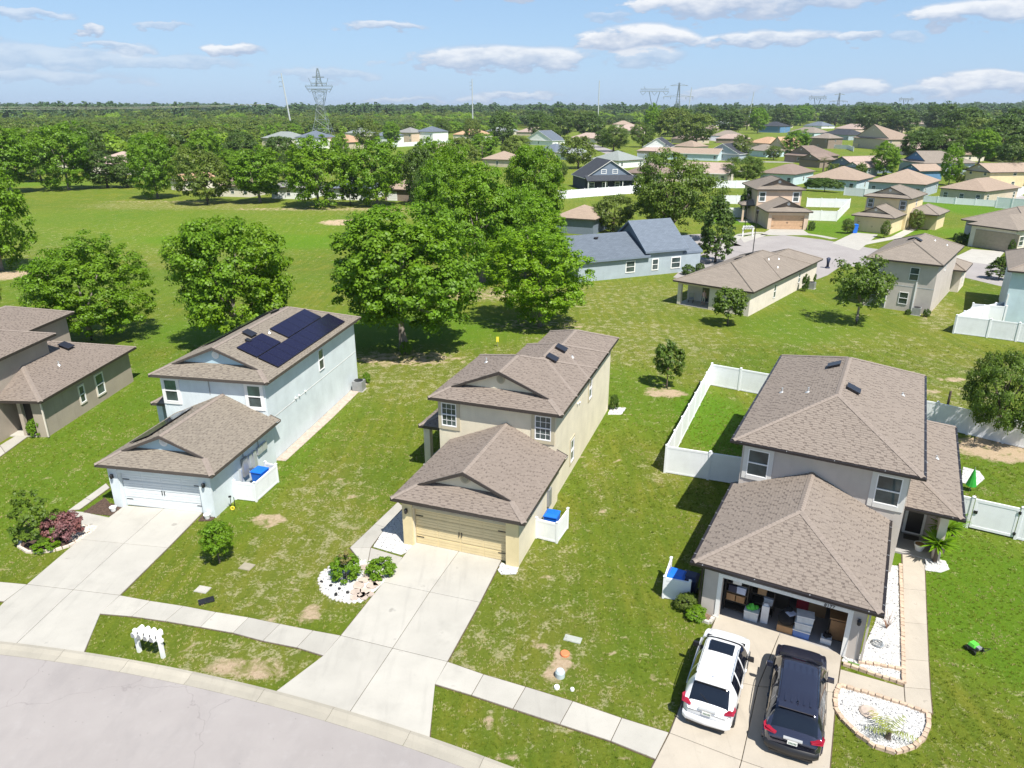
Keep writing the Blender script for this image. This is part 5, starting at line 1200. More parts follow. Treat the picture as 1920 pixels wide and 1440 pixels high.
def leaf_quads(C, Nn, size, rng):
    """one bent leaf clump (a quad) for each centre"""
    n = len(C); r = rng.normal(size=(n, 3)); d = Nn + r * .5; d /= np.linalg.norm(d, axis=1)[:, None] + 1e-9
    a = np.cross(d, rng.normal(size=(n, 3))); a /= np.linalg.norm(a, axis=1)[:, None] + 1e-9; b = np.cross(d, a)
    s = size * rng.uniform(.6, 1.35, n)[:, None]; a = a * s * .5; b = b * s * .5 * rng.uniform(.55, .95, n)[:, None]
    V = np.stack([C - a, C - b * 1.0 - d * s * .10, C + a, C + b * 1.0 - d * s * .10], 1).reshape(-1, 3)
    F = np.arange(4 * n).reshape(-1, 4); return V, F
def crown(seed, rx, rz, zc, nclump, per, size, mat, lumps=.22, clump=.15, flat=1.0, cone=0.0, low=-.8, name='crown', hollow=.5):
    rng = np.random.RandomState(seed)
    # a lumpy envelope: bumps in random directions
    L = rng.normal(size=(9, 3)); L /= np.linalg.norm(L, axis=1)[:, None]; A = rng.uniform(-.6, 1, 9) * lumps
    D = rng.normal(size=(nclump * 3, 3)); D /= np.linalg.norm(D, axis=1)[:, None]; D = D[D[:, 2] > low][:nclump]
    env = 1 + (np.clip(D @ L.T, 0, 1) ** 3 @ A)
    rad = rng.uniform(hollow, 1.0, len(D)) ** .6
    P = D * (env * rad)[:, None]
    if cone: P[:, :2] *= np.clip(1.0 - cone * (P[:, 2] + .0), .12, 2)[:, None]
    P[:, 0] *= rx; P[:, 1] *= rx; P[:, 2] = P[:, 2] * rz + zc
    cr = clump * rx * rng.uniform(.65, 1.35, len(P))
    Q = rng.normal(size=(len(P), per, 3)); Q /= np.linalg.norm(Q, axis=2)[:, :, None]; Q[:, :, 2] = np.where(rng.uniform(size=(len(P), per)) < .7, np.abs(Q[:, :, 2]), Q[:, :, 2])
    C = (P[:, None, :] + Q * (cr[:, None] * rng.uniform(.55, 1.1, (len(P), per)))[:, :, None] * np.array([1, 1, .8])).reshape(-1, 3)
    ctr = np.array([0, 0, zc]); O = (P - ctr) / np.array([rx, rx, rz]); Nn = (Q + O[:, None, :] * .5).reshape(-1, 3); Nn[:, 2] += .45
    V, F = leaf_quads(C, Nn, size, rng)
    return fastmesh(name, V, F, mat), P
def trunk_mesh(seed, h, r, tips, mat, fork=.3, nl=9, lean=.0):
    rs = random.Random(seed); mb = MB(); z0 = h * fork
    top = Vector((rs.uniform(-.1, .1) * h * .3 + lean, rs.uniform(-.1, .1) * h * .3, h * .82))
    mid_ = Vector((top.x * .3, top.y * .3, z0))
    mb.tube([(0, 0, -.1), (0, 0, .15), mid_ * .6, mid_, mid_ + (top - mid_) * .5, top], [r * 1.6, r * 1.1, r * .9, r * .8, r * .42, r * .08], 10)
    tp = sorted(tips.tolist(), key=lambda p: rs.random())[:nl]
    for p in tp:
        p = Vector(p); s = mid_ + (top - mid_) * rs.uniform(-.05, .45); m_ = s.lerp(p, .5) + Vector((0, 0, -.05 * h * rs.random()))
        mb.tube([s, m_, s.lerp(p, .95)], [r * .42, r * .26, r * .05], 6)
    me = mb.mesh('trunk', True); me.materials.append(mat); return me
PROTO = {}
def proto(kind, v):
    k = (kind, v)
    if k in PROTO: return PROTO[k]
    s = hash(kind) % 1 + v * 17 + sum(map(ord, kind))
    if kind == 'maple': me, P = crown(s, 1, .90, 1.22, 440, 112, .044, M['leaf_maple'], .34, .125, low=-.95, hollow=.35); tr = trunk_mesh(s, 1.9, .055, P, M['trunk_grey'], .22)
    elif kind == 'maple_mid': me, P = crown(s, 1, 1.0, 1.20, 250, 72, .068, M['leaf_maple'], .30, .16, low=-.95, hollow=.35); tr = trunk_mesh(s, 2.0, .05, P, M['trunk_grey'], .22, 6)
    elif kind == 'lime': me, P = crown(s, 1, 1.2, 1.42, 380, 88, .052, M['leaf_lime'], .28, .13, low=-.95, hollow=.35); tr = trunk_mesh(s, 2.2, .05, P, M['trunk_grey'], .2, 6)
    elif kind == 'oak': me, P = crown(s, 1, .70, .92, 300, 90, .044, M['leaf_oak'], .35, .14, low=-.9); tr = trunk_mesh(s, 1.3, .07, P, M['bark'], .25, 10)
    elif kind == 'olive': me, P = crown(s, 1, .82, 1.05, 190, 50, .080, M['leaf_olive'], .4, .17, low=-.9); tr = trunk_mesh(s, 1.6, .06, P, M['bark'], .25, 8)
    elif kind == 'dark': me, P = crown(s, 1, .92, 1.05, 190, 50, .080, M['leaf_dark'], .35, .17, low=-.95); tr = trunk_mesh(s, 1.6, .06, P, M['bark'], .2, 6)
    elif kind == 'magnolia': me, P = crown(s, 1, 1.8, 1.9, 300, 44, .11, M['leaf_dark'], .2, .16, cone=.42); tr = trunk_mesh(s, 3.0, .07, P, M['bark'], .12, 6)
    elif kind == 'young': me, P = crown(s, 1, 1.0, 1.5, 120, 40, .13, M['leaf_oak'], .15, .2); tr = trunk_mesh(s, 2.2, .05, P, M['bark'], .2, 6)
    elif kind == 'airy': me, P = crown(s, 1, .95, 1.35, 130, 40, .085, M['leaf_oak'], .5, .17, hollow=.2); tr = trunk_mesh(s, 2.0, .045, P, M['trunk_grey'], .3, 12)
    elif kind == 'bush': me, P = crown(s, 1, .82, .62, 90, 46, .12, M['leaf_maple'], .12, .2, low=-.6); tr = trunk_mesh(s, .8, .06, P, M['bark'], .2, 5)
    elif kind == 'darkbush': me, P = crown(s, 1, .8, .6, 90, 46, .13, M['leaf_dark'], .15, .2, low=-.6); tr = trunk_mesh(s, .8, .06, P, M['bark'], .2, 5)
    elif kind == 'spiky': me, P = crown(s, 1, .9, .75, 60, 40, .14, M['leaf_oak'], .7, .16, low=-.5); tr = trunk_mesh(s, 1.1, .05, P, M['bark'], .2, 9)
    elif kind == 'purple': me, P = crown(s, 1, .62, .5, 90, 50, .11, M['leaf_purple'], .2, .18, low=-.5); tr = trunk_mesh(s, .7, .05, P, M['bark'], .2, 6)
    elif kind == 'round': me, P = crown(s, 1, .9, 1.45, 110, 60, .12, M['leaf_maple'], .12, .2); tr = trunk_mesh(s, 1.8, .06, P, M['bark'], .3, 6)
    PROTO[k] = (me, tr); return PROTO[k]
SIZE = dict(maple=(1, 2.15), maple_mid=(1, 2.25), lime=(1, 2.7), oak=(1, 1.6), olive=(1, 1.9), dark=(1, 2.0), magnolia=(.95, 3.7), young=(1, 2.5), airy=(1, 2.35), bush=(1, 1.45), darkbush=(1, 1.4), spiky=(1.1, 1.7), purple=(1, 1.15), round=(1, 2.35))
nprot = {}
def tree(kind, label, u, v, wpx, hpx, name=None, cat='tree', group=None, rz=None, sc=1.0, loc=None, var=3):
    """u, v: foot of the trunk; wpx, hpx: width and height of the whole tree in the photograph"""
    i = nprot.get(kind, 0); nprot[kind] = i + 1; me, tr = proto(kind, i % var)
    p = at(u, v) if loc is None else Vector(loc); k = ppm(v) if loc is None else 1
    p.z = bumpz(p.x, p.y)
    w = wpx / k / 2 / 1.12; a, hh = SIZE[kind]
    d = p.y; q = 1.0 if loc is not None else 1 / math.cos(math.atan(CAM_H / max(d, 1)) * .9)
    h = hpx / k / hh * (1.0 if loc is not None else 1.03)
    t = thing(name or {'magnolia': 'magnolia_tree', 'oak': 'oak_tree', 'bush': 'bush', 'darkbush': 'bush', 'spiky': 'shrub', 'purple': 'shrub'}.get(kind, 'tree'), label, cat, p, random.uniform(0, 6.28) if rz is None else rz, group, (w, w, h))
    link('crown', me, t); link('trunk', tr, t); return t
GB = 'leafy trees along the field behind the yellow and blue houses'
for a in [('maple', 'large spreading tree between blue and yellow houses with a forked pale trunk', 757, 655, 300, 250), ('maple', 'big dense tree right behind the solar panel house', 448, 652, 242, 236), ('maple', 'broad tree with leaning trunk between the tan and blue houses', 172, 638, 206, 178),
          ('lime', 'bright green tree nearest behind the yellow house', 1012, 612, 190, 180), ('maple', 'tall broad tree behind the bright green tree with bare inner limbs', 905, 528, 190, 200), ('maple', 'bushy tree standing over the roof of the navy gabled house', 1000, 455, 122, 172),
          ('lime', 'light green tree of the middle clump beside the pale blue-grey house', 985, 520, 150, 150), ('dark', 'dark narrow tree at the left side of the middle clump', 815, 430, 80, 130), ('maple', 'leafy tree at the back left of the middle clump', 850, 470, 130, 180),
          ('maple_mid', 'tree at the left edge reaching over the soil patch', 2, 500, 140, 178), ('olive', 'tree cut by the left edge just above the tan roof', -18, 598, 60, 100)]: tree(*a, group=None)
GR = 'row of trees along the far side of the field'
for a in [('maple_mid', 'first tree of the field row at the left edge', 22, 362, 110, 118), ('maple_mid', 'tall tree with a thick trunk second in the field row', 130, 356, 98, 116), ('dark', 'low dark tree beside the pink roofed house', 202, 352, 70, 60), ('dark', 'low dark tree touching the tall dense one', 240, 352, 56, 58),
          ('maple_mid', 'tall dense tree right of the pink roofed house', 296, 372, 84, 110), ('olive', 'open olive green tree in front of the cream wall', 390, 382, 96, 92), ('maple_mid', 'round topped tree in front of the white porch', 488, 380, 108, 102), ('maple_mid', 'wide tree left of the dark reddish one', 598, 388, 118, 122),
          ('maple_mid', 'light green tree right of the dark reddish one', 708, 386, 98, 116), ('dark', 'dark tree filling the gap beside the brown garage', 790, 385, 60, 110)]: tree(a[0], a[1], a[2], a[3], a[4] * 1.08, a[5] * .97)
t_ = tree('magnolia', 'narrow dark reddish tree between two row trees', 657, 384, 34, 82)
for a in [('dark', 'dark evergreen behind the pink roof', 180, 322, 66, 76), ('maple_mid', 'leafy tree behind the second row tree', 60, 326, 80, 80), ('olive', 'grey green tree behind the tall dense row tree', 320, 330, 70, 76), ('maple_mid', 'bright tree rising behind the olive row tree', 388, 330, 66, 80), ('dark', 'dark tree behind the round topped one', 455, 315, 70, 62),
          ('dark', 'dark bushy tree in front of the white two-storey house', 530, 315, 70, 58), ('maple_mid', 'small bright tree by the tan hip roof', 640, 305, 36, 50), ('olive', 'tree between the grey roof and the white house', 690, 282, 44, 52), ('maple_mid', 'tree before the far tan two-storey house', 735, 275, 40, 44),
          ('oak', 'dark tree in front of the far white fence left part', 830, 262, 36, 34), ('olive', 'lone tree standing on the far green by the fence', 886, 268, 32, 38), ('dark', 'big dark round tree at the right end of the far green', 942, 272, 56, 54), ('olive', 'tree behind the middle clump near the white gable', 968, 300, 56, 44),
          ('dark', 'dark tree right of the tan far roofs', 1050, 258, 58, 50), ('dark', 'dark tree left of the tan roofed bungalow', 1105, 258, 58, 46), ('oak', 'round dark tree by the street near the grey roof', 1150, 284, 56, 44), ('olive', 'greyish tree in front of the dark roofed houses', 1084, 316, 66, 54),
          ('lime', 'tall bright lime tree below the twin pylons', 1222, 262, 38, 62), ('olive', 'big grey green tree right of the lime tree', 1262, 264, 74, 52), ('olive', 'second grey green tree right of the lime tree', 1305, 272, 70, 56), ('dark', 'dark tree behind the white-walled far house', 1365, 250, 60, 40),
          ('olive', 'airy tree in front of the navy gabled bungalow', 1388, 300, 34, 42), ('oak', 'wide round tree behind the blue white fence', 1399, 344, 66, 46), ('young', 'small dark tree in the fenced yard by the peach house', 1397, 410, 28, 54),
          ('maple_mid', 'bushy tree beside the brown two-storey far house', 1490, 292, 50, 44), ('lime', 'bright lime tree far behind the blue house roof', 1420, 250, 40, 44), ('dark', 'wide dark oak behind the far gabled houses', 1640, 250, 88, 48), ('dark', 'second wide dark oak behind the far gabled houses', 1690, 252, 60, 44), ('dark', 'dark oak right of the pinkish far roofs', 1712, 300, 72, 50), ('dark', 'dark oak behind the blue gabled house', 1760, 302, 66, 46),
          ('maple_mid', 'bright bushy tree beside the grey blue gabled roofs', 1655, 330, 52, 58), ('lime', 'tall pale green tree right of the blue gabled house', 1778, 348, 40, 72), ('dark', 'large dark tree above the tan house at the right', 1800, 270, 90, 66), ('dark', 'large dark tree at the far right edge', 1875, 300, 110, 72), ('olive', 'broad tree between two dark ones at the right', 1830, 292, 80, 60), ('dark', 'dark tree above the yellow gable at the right', 1905, 268, 90, 60),
          ('oak', 'large spreading live oak behind the pale blue-grey house', 1258, 448, 165, 140), ('olive', 'lower wispy tree beside the brown hip roof', 1150, 432, 84, 66), ('magnolia', 'tall dark magnolia at the end of the cul-de-sac', 1341, 492, 64, 116),
          ('airy', 'leafy open tree before the grey two-storey house', 1605, 608, 118, 128), ('young', 'round dark young tree on the lawn before the bungalow porch', 1364, 610, 66, 70), ('young', 'small dark young tree on the lawn left of the white fence', 1250, 726, 58, 86), ('magnolia', 'small dark leafed tree beside the driveway at the right', 1872, 524, 40, 44),
          ('round', 'little round bright tree on the blue house lawn', 412, 1056, 62, 84)]: tree(*a)
for a in [('dark', 'dark bushy tree between the first two row trees', 78, 340, 70, 62), ('maple_mid', 'leafy tree closing the gap left of the tall dense one', 268, 338, 44, 56), ('dark', 'dark tree closing the gap right of the tall dense one', 345, 340, 50, 46), ('maple_mid', 'tree behind and between the olive and round topped ones', 440, 340, 60, 54), ('dark', 'dark tree behind the round topped row tree', 545, 342, 54, 52),
          ('maple_mid', 'tree showing between the wide and reddish row trees', 650, 342, 44, 50), ('dark', 'dark tree right of the light green row tree', 755, 346, 54, 56), ('maple_mid', 'pale tree rising behind the dark one at the clump', 815, 350, 90, 86), ('olive', 'grey olive tree behind the clump near the far green', 860, 325, 70, 60), ('maple_mid', 'small tree near the path end of the far green', 905, 300, 60, 46),
          ('dark', 'dark tree before the wide tan roofs', 1012, 262, 50, 44), ('oak', 'oak between the long bungalow and the round street tree', 1205, 276, 46, 40), ('dark', 'dark oak beyond the long bungalow', 1275, 256, 80, 48), ('dark', 'dark tree left of the white-walled far bungalow', 1325, 240, 60, 40), ('olive', 'tree right of the white-walled far bungalow', 1400, 244, 50, 36), ('dark', 'dark tree behind the peach gable', 1465, 240, 50, 36), ('maple_mid', 'bright tree behind the light blue far bungalow', 1500, 236, 46, 34),
          ('dark', 'dark tree behind the navy far roof', 1565, 236, 60, 34), ('dark', 'dark oak left of the wide pair', 1615, 240, 70, 40), ('dark', 'dark oak right of the pale far roof', 1760, 250, 80, 50), ('oak', 'oak in front of the dark right hand wood', 1790, 300, 90, 56), ('maple_mid', 'brighter tree among the dark right hand oaks', 1835, 306, 70, 60), ('dark', 'dark tree right above the palm', 1895, 318, 70, 60), ('dark', 'dark tree touching the pinkish roof from behind', 1735, 285, 60, 44),
          ('olive', 'shrubby tree left of the brown gabled house', 1450, 300, 30, 26), ('olive', 'small tree in front of the light blue hip roof house', 1560, 344, 26, 34), ('young', 'small tree between two brown hip roofs', 1612, 338, 22, 30), ('olive', 'small tree behind the white fence right of the hedge', 1655, 362, 20, 22), ('olive', 'small tree beside the tan two-storey gable', 1800, 346, 26, 34), ('maple_mid', 'tree behind the brown lanai bungalow', 1868, 350, 34, 36),
          ('oak', 'oak behind the dark grey roof', 1030, 268, 40, 34), ('dark', 'dark tree behind the grey roofed house', 1130, 276, 40, 30), ('olive', 'tree behind the low tan roofs', 1085, 246, 60, 34), ('dark', 'tree behind the first tan roofs of the middle group', 1000, 240, 60, 30), ('oak', 'oak left of the navy gabled house', 1048, 340, 36, 34), ('olive', 'small tree behind the brown hip roof at the oak', 1225, 316, 30, 26)]: tree(*a)
tree('oak', 'dense dark tree in front of the back fence at the right edge', 1860, 822, 138, 160, rz=1.0)
# shrubs
B_ = 'bush'
for a in [('bush', 'round green bush behind the white young stem in the gravel bed', 649, 1086, 62, 46), ('bush', 'wide low green bush in the gravel bed nearest the driveway', 715, 1078, 58, 32), ('spiky', 'dark green spiky shrub left in the blue house bed', 75, 1016, 84, 80), ('purple', 'dark purple shrub in the blue house bed', 120, 1010, 76, 50),
          ('bush', 'low light green ground shrub at the front of the blue house bed', 88, 1030, 50, 20), ('bush', 'neat round bush at the tan house porch', 70, 818, 30, 34), ('bush', 'small round bush at the rear corner of the pale blue house', 688, 718, 16, 20), ('darkbush', 'small dark bush at the rear corner of the yellow house', 1151, 768, 18, 28),
          ('bush', 'green shrub growing at the foot of the big forked trunk', 760, 664, 26, 24), ('darkbush', 'dark round bush at the corner of the pale blue-grey house', 1290, 515, 26, 18), ('darkbush', 'smaller dark bush right of the one at the blue-grey corner', 1312, 508, 18, 14),
          ('darkbush', 'tall dark bush beside the bungalow side wall', 1508, 546, 14, 30), ('darkbush', 'dark bush behind the bungalow air conditioner', 1522, 526, 16, 16), ('darkbush', 'small bush left of the air conditioner of the grey house', 1702, 590, 12, 10), ('darkbush', 'small bush right of the air conditioner of the grey house', 1737, 594, 14, 14),
          ('olive', 'bushy shrub beside the blue bin of the tan house', 1588, 438, 22, 28), ('olive', 'upright shrub at the right side of the tan garage door', 1657, 446, 18, 30), ('olive', 'climbing shrub at the tan house porch', 1717, 432, 26, 34), ('bush', 'green shrub at the left of the taupe garage door', 1818, 458, 18, 20), ('darkbush', 'dark clipped shrub at the right of the taupe garage door', 1896, 474, 14, 24),
          ('darkbush', 'small shrub in the stone bed of the peach house', 1521, 432, 14, 16), ('darkbush', 'dark low shrub before the taupe garage house', 1800, 456, 26, 18), ('bush', 'bright bush in front of the navy gabled house', 1136, 355, 16, 12), ('bush', 'second bright bush in front of the navy gabled house', 1178, 352, 18, 12),
          ('olive', 'yellow green weedy shrub at the left corner of the open garage', 1286, 1142, 40, 34), ('bush', 'low leafy weed at the lawn edge by the greige garage', 1305, 1158, 46, 20)]: tree(*a, cat='shrub', name='shrub')
hd = MB()
p0, p1 = at(1510, 357), at(1582, 362)
me, P_ = crown(5, 1, .5, .55, 160, 60, .12, M['leaf_dark'], .05, .14, low=-.4)
hg = thing('hedge', 'clipped dark green hedge along the back of the brown roofed house', 'hedge', (p0 + p1) / 2, math.atan2(p1.y - p0.y, p1.x - p0.x), None, ((p1 - p0).length / 2, 1.6, 3.2)); link('crown', me, hg)
me2 = MB().tube([(0, 0, 0), (0, 0, .6)], .02, 6).mesh('stem'); me2.materials.append(M['bark']); link('stem', me2, hg)
# pale bare-stemmed young plant in the yellow house bed
wy = thing('young_shrub', 'pale thin young shrub standing in front of the round bush', 'shrub', at(651, 1091), 0)
me, P_ = crown(9, .26, .32, 1.3, 18, 18, .09, M['leaf_straw'], .3, .3); link('crown', me, wy); tm = trunk_mesh(3, 1.5, .03, P_, M['light_metal'] if False else M['trunk_grey'], .5, 8); link('trunk', tm, wy)
# palms and yuccas
def palm(label, u, v, h, r, n=26, m=None, name='palm_tree', cat='palm', droop=1.0, wide=.10, skirt=True):
    m = m or M['leaf_palm']; t = thing(name, label, cat, at(u, v), random.uniform(0, 6)); rs = random.Random(int(u)); 
    MB().tube([(0, 0, 0), (0, 0, h * .5), (0, 0, h)], [.09 * r + .03, .07 * r + .02, .06 * r + .03], 8).build('trunk', M['bark'], t)
    for k in range(n):
        a = k * 2.4 + rs.uniform(-.2, .2); e = rs.uniform(.1, 1.1); L = r * rs.uniform(.8, 1.1); pts = []
        for i in range(7):
            q = i / 6; x = L * q * math.cos(e * (1 - .2 * q)); z = h + L * q * math.sin(e) - droop * L * .55 * q * q; pts.append(Vector((x * math.cos(a), x * math.sin(a), z)))
        s = Vector((-math.sin(a), math.cos(a), 0)); mb = MB()
        for i in range(6):
            w0 = wide * L * math.sin(PI * min(1, (i + .6) / 6.6)); w1 = wide * L * math.sin(PI * min(1, (i + 1.6) / 6.6)) * (0.05 if i == 5 else 1); p, q_ = pts[i], pts[i + 1]
            if wide > .07:
                for sd_ in (-1, 1):
                    for c in range(2):
                        b0 = p.lerp(q_, c / 2); b1 = p.lerp(q_, (c + .55) / 2); tip = b0.lerp(q_, .9) + s * sd_ * w0 * 1.5 + Vector((0, 0, -w0 * .4)); mb.add([b0, b1, tip], [(0, 1, 2)])
            else: mb.add([p - s * w0, p + s * w0, q_ + s * w1, q_ - s * w1], [(0, 1, 2, 3)])
        mb.build('frond', m, t)
    return t
palm('young palm with a few arching yellow green fronds in the rounded gravel bed', 1664, 1386, .35, .95, 9, leafmat('young_palm_leaves', (.21, .25, .03), .25, .2), name='young_palm', droop=.5, wide=.19)
palm('small palm beside the brown far gable', 1543, 322, 4.0, 3.2, 22); palm('large old palm beside the yellow gabled house at the right', 1878, 350, 5.0, 6.5, 34); palm('tiny palm by the clipped hedge', 1486, 345, 1.2, 2.2, 14)
palm('spiky yucca nearest the path beside the greige porch', 1752, 1054, 1.0, .95, 80, M['leaf_maple'], 'yucca', 'yucca', .35, .068); palm('second spiky yucca beside the greige porch corner', 1766, 1036, 1.4, .9, 80, M['leaf_maple'], 'yucca', 'yucca', .35, .062); palm('smaller yucca against the greige porch pillar', 1786, 1006, .9, .70, 60, M['leaf_maple'], 'yucca', 'yucca', .35, .062)
fl = thing('flowering_plant', 'pink flowering plant in front of the greige porch pillar', 'plant', at(1756, 1010), 0)
MB().tube([(0, 0, 0), (.05, 0, .8)], .02, 6).build('stem', M['bark'], fl); me, P_ = crown(31, .32, .3, .95, 20, 16, .09, leafmat('pink_petals', (0.416, 0.091, 0.136), .3, .2), .2, .3, name='blossom'); link('blossom', me, fl)

# ------------------------------------------------------------ woodland (far mass that nobody could count)
def far_crown(seed, mat, rz=.8, n=80, per=22, sz=.17, cone=0): return crown(seed, 1, rz, rz * .95, n, per, sz, mat, .35, .22, cone=cone, low=-.35)[0]
def scatter(name, label, pts, metas, kind='stuff'):
    me = bpy.data.meshes.new(name); me.from_pydata([p[:3] for p in pts], [], []); a = me.attributes.new('size', 'FLOAT', 'POINT'); a.data.foreach_set('value', [p[3] for p in pts])
    a = me.attributes.new('pick', 'INT', 'POINT'); a.data.foreach_set('value', [p[4] for p in pts])
    o = link(name, me, kind=kind); o['label'] = label
    g = bpy.data.node_groups.new(name, 'GeometryNodeTree'); g.interface.new_socket('Geometry', in_out='INPUT', socket_type='NodeSocketGeometry'); g.interface.new_socket('Geometry', in_out='OUTPUT', socket_type='NodeSocketGeometry')
    nd = g.nodes; lk = g.links.new; gi = nd.new('NodeGroupInput'); go = nd.new('NodeGroupOutput'); jn = nd.new('GeometryNodeJoinGeometry')
    for i, (mo, zs) in enumerate(metas):
        oi = nd.new('GeometryNodeObjectInfo'); oi.inputs['Object'].default_value = mo; oi.inputs['As Instance'].default_value = True
        na = nd.new('GeometryNodeInputNamedAttribute'); na.data_type = 'INT'; na.inputs['Name'].default_value = 'pick'
        cp = nd.new('FunctionNodeCompare'); cp.data_type = 'INT'; cp.operation = 'EQUAL'; lk(na.outputs['Attribute'], cp.inputs[2]); cp.inputs[3].default_value = i
        ns = nd.new('GeometryNodeInputNamedAttribute'); ns.data_type = 'FLOAT'; ns.inputs['Name'].default_value = 'size'
        rv = nd.new('FunctionNodeRandomValue'); rv.data_type = 'FLOAT_VECTOR'; rv.inputs[0].default_value = (0, 0, 0); rv.inputs[1].default_value = (0, 0, 6.28)
        sc = nd.new('ShaderNodeVectorMath'); sc.operation = 'SCALE'; sc.inputs[0].default_value = (1, 1, zs); lk(ns.outputs['Attribute'], sc.inputs[3])
        ip = nd.new('GeometryNodeInstanceOnPoints'); lk(gi.outputs[0], ip.inputs['Points']); lk(cp.outputs[0], ip.inputs['Selection']); lk(oi.outputs['Geometry'], ip.inputs['Instance']); lk(rv.outputs[0], ip.inputs['Rotation']); lk(sc.outputs[0], ip.inputs['Scale'])
        lk(ip.outputs[0], jn.inputs[0])
    lk(jn.outputs[0], go.inputs[0]); md = o.modifiers.new('scatter', 'NODES'); md.node_group = g; return o
def stash(name, me): o = bpy.data.objects.new(name, me); return o
fc = [(stash('far_crown_a', far_crown(1, M['leaf_far'])), 1.0), (stash('far_crown_b', far_crown(2, M['leaf_olive'], .9)), 1.0), (stash('far_crown_c', far_crown(3, M['leaf_dark'], .85)), 1.0), (stash('far_crown_d', far_crown(4, M['leaf_maple'])), 1.0), (stash('far_pine', far_crown(5, M['leaf_pine'], 1.5, 60, 18, .2)), 1.0)]
rs = random.Random(3); pts = []
def region(poly_px, spacing, smin, smax, mix, zoff=0, jit=.9):
    pw = [tuple(at(*p)[:2]) for p in poly_px]; xs_ = [p[0] for p in pw]; ys_ = [p[1] for p in pw]
    y = min(ys_)
    while y < max(ys_):
        x = min(xs_)
        while x < max(xs_):
            q = (x + rs.uniform(-jit, jit) * spacing, y + rs.uniform(-jit, jit) * spacing)
            if inpoly(q, pw): pts.append((q[0], q[1], zoff, rs.uniform(smin, smax), rs.choice(mix)))
            x += spacing
        y += spacing
region([(-60, 250), (-60, 292), (150, 290), (330, 300), (470, 285), (500, 262), (640, 246), (760, 240), (760, 236), (-60, 236)], 8, 4.0, 6.4, [0, 1, 2, 0, 1, 3])
region([(-90, 236), (920, 234), (1010, 222), (1340, 222), (1500, 218), (1990, 222), (1990, 216), (-90, 216)], 13, 5.5, 8.5, [0, 0, 1, 0, 3, 1])
region([(1740, 238), (1990, 262), (1990, 222), (1740, 222)], 9, 4.5, 7.5, [2, 2, 0, 1, 2])
region([(500, 262), (640, 252), (760, 250), (960, 250), (960, 238), (500, 238)], 9, 4, 6, [0, 1, 2, 3])
region([(930, 240), (1340, 230), (1500, 227), (1990, 232), (1990, 222), (930, 224)], 12, 4.5, 7, [0, 1, 2, 2, 3])
region([(1800, 300), (1990, 314), (1990, 262), (1800, 262)], 11, 3.6, 5.4, [2, 2, 0, 1])
region([(1260, 232), (1340, 236), (1420, 226), (1600, 224), (1740, 226), (1740, 219), (1260, 219)], 10, 4.5, 6.8, [0, 1, 2, 2])
for k in range(5200):         # the belt up to the horizon
    d = rs.uniform(1100, 3400) ** 1.0; a = rs.uniform(-.72, .72); pts.append((d * math.tan(a) if False else d * math.sin(a), d * math.cos(a), 0, rs.uniform(7, 9.5) * (1 + d / 9000), rs.choice([0, 0, 1, 2, 4])))
wd = scatter('woodland', 'dense far woodland reaching to the horizon', pts, fc)
pts2 = []
for k in range(3000):         # taller pines on the skyline
    a = rs.uniform(-.75, .75); n_ = mnoise.noise(Vector((a * 9, 0, 0))) + .6 * mnoise.noise(Vector((a * 31, 5, 0)))
    d = rs.uniform(2600, 3600); hgt_ = 11.0 + 3.5 * n_ + rs.uniform(-1, 1.5) + (3.0 if a > .42 else 0) + (2.0 if a < -.35 else 0)
    pts2.append((d * math.sin(a), d * math.cos(a), 0, max(6, hgt_) * .92, rs.choice([4, 4, 2])))
sk = scatter('distant_forest', 'dark distant pine forest on the skyline', pts2, fc)
# short turf on the nearer lawns: tufts too many to count
tuft = MB(); rt = random.Random(5)
for k in range(7):
    a = rt.uniform(0, 6.28); r0 = rt.uniform(0, .06); c = Vector((r0 * math.cos(a * 3), r0 * math.sin(a * 3), 0)); d = Vector((math.cos(a), math.sin(a), 0)); s = Vector((-d.y, d.x, 0)) * .011; hh = rt.uniform(.035, .075)
    tuft.add([c - s, c + s, c + d * .03 + Vector((0, 0, hh))], [(0, 1, 2)])
N = NT('grass_blades'); r_ = N.n('ShaderNodeObjectInfo').outputs['Random']
gcol = N.mix(N.ramp(r_, .0, .8), (.075, .130, .006), (.160, .192, .016)); gcol = N.mix(N.ramp(r_, .88, .92), gcol, (.30, .27, .10))
M['blades'] = N.fin(gcol, .7, spec=.2)
tm_ = tuft.mesh('grass_tuft'); tm_.materials.append(M['blades']); tufto = stash('grass_tuft', tm_); tm2 = tuft.mesh('dry_grass_tuft'); tm2.materials.append(paint('straw_blades', (.34, .30, .13), .9, .3, 3)); tufts_ = stash('dry_grass_tuft', tm2)
HB = []
for h, pl in (('Y', [(-2.7, 8.2), (-.6, 8.2), (-.6, 7.1), (.4, 7.1), (.4, .3), (6.5, .3), (6.5, 7), (6.4, 21), (-.7, 21)]), ('B', [(-2.7, 8.2), (-.6, 8.2), (-.6, 7.1), (.4, 7.1), (.4, .3), (6.5, .3), (6.5, 7), (6.4, 21), (-.7, 21)]), ('R', [(.2, .3), (6.8, .3), (7.5, 7.5), (9.8, 9.5), (9.8, 20.7), (7.7, 21.5), (.2, 21.5)])):
    HB.append([tuple(hw(h, *p)[:2]) for p in pl])
HB.append([(hl_x, hl_y) for hl_x, hl_y in ((-42, 38), (-33.6, 38.5), (-33.2, 45), (-31, 45), (-31, 54.6), (-42, 54.6))])
def boxes(polys): return [(min(p[0] for p in q), max(p[0] for p in q), min(p[1] for p in q), max(p[1] for p in q), q) for q in polys]
BX = boxes(HARD + HB); tp = []
rg = np.random.RandomState(8)
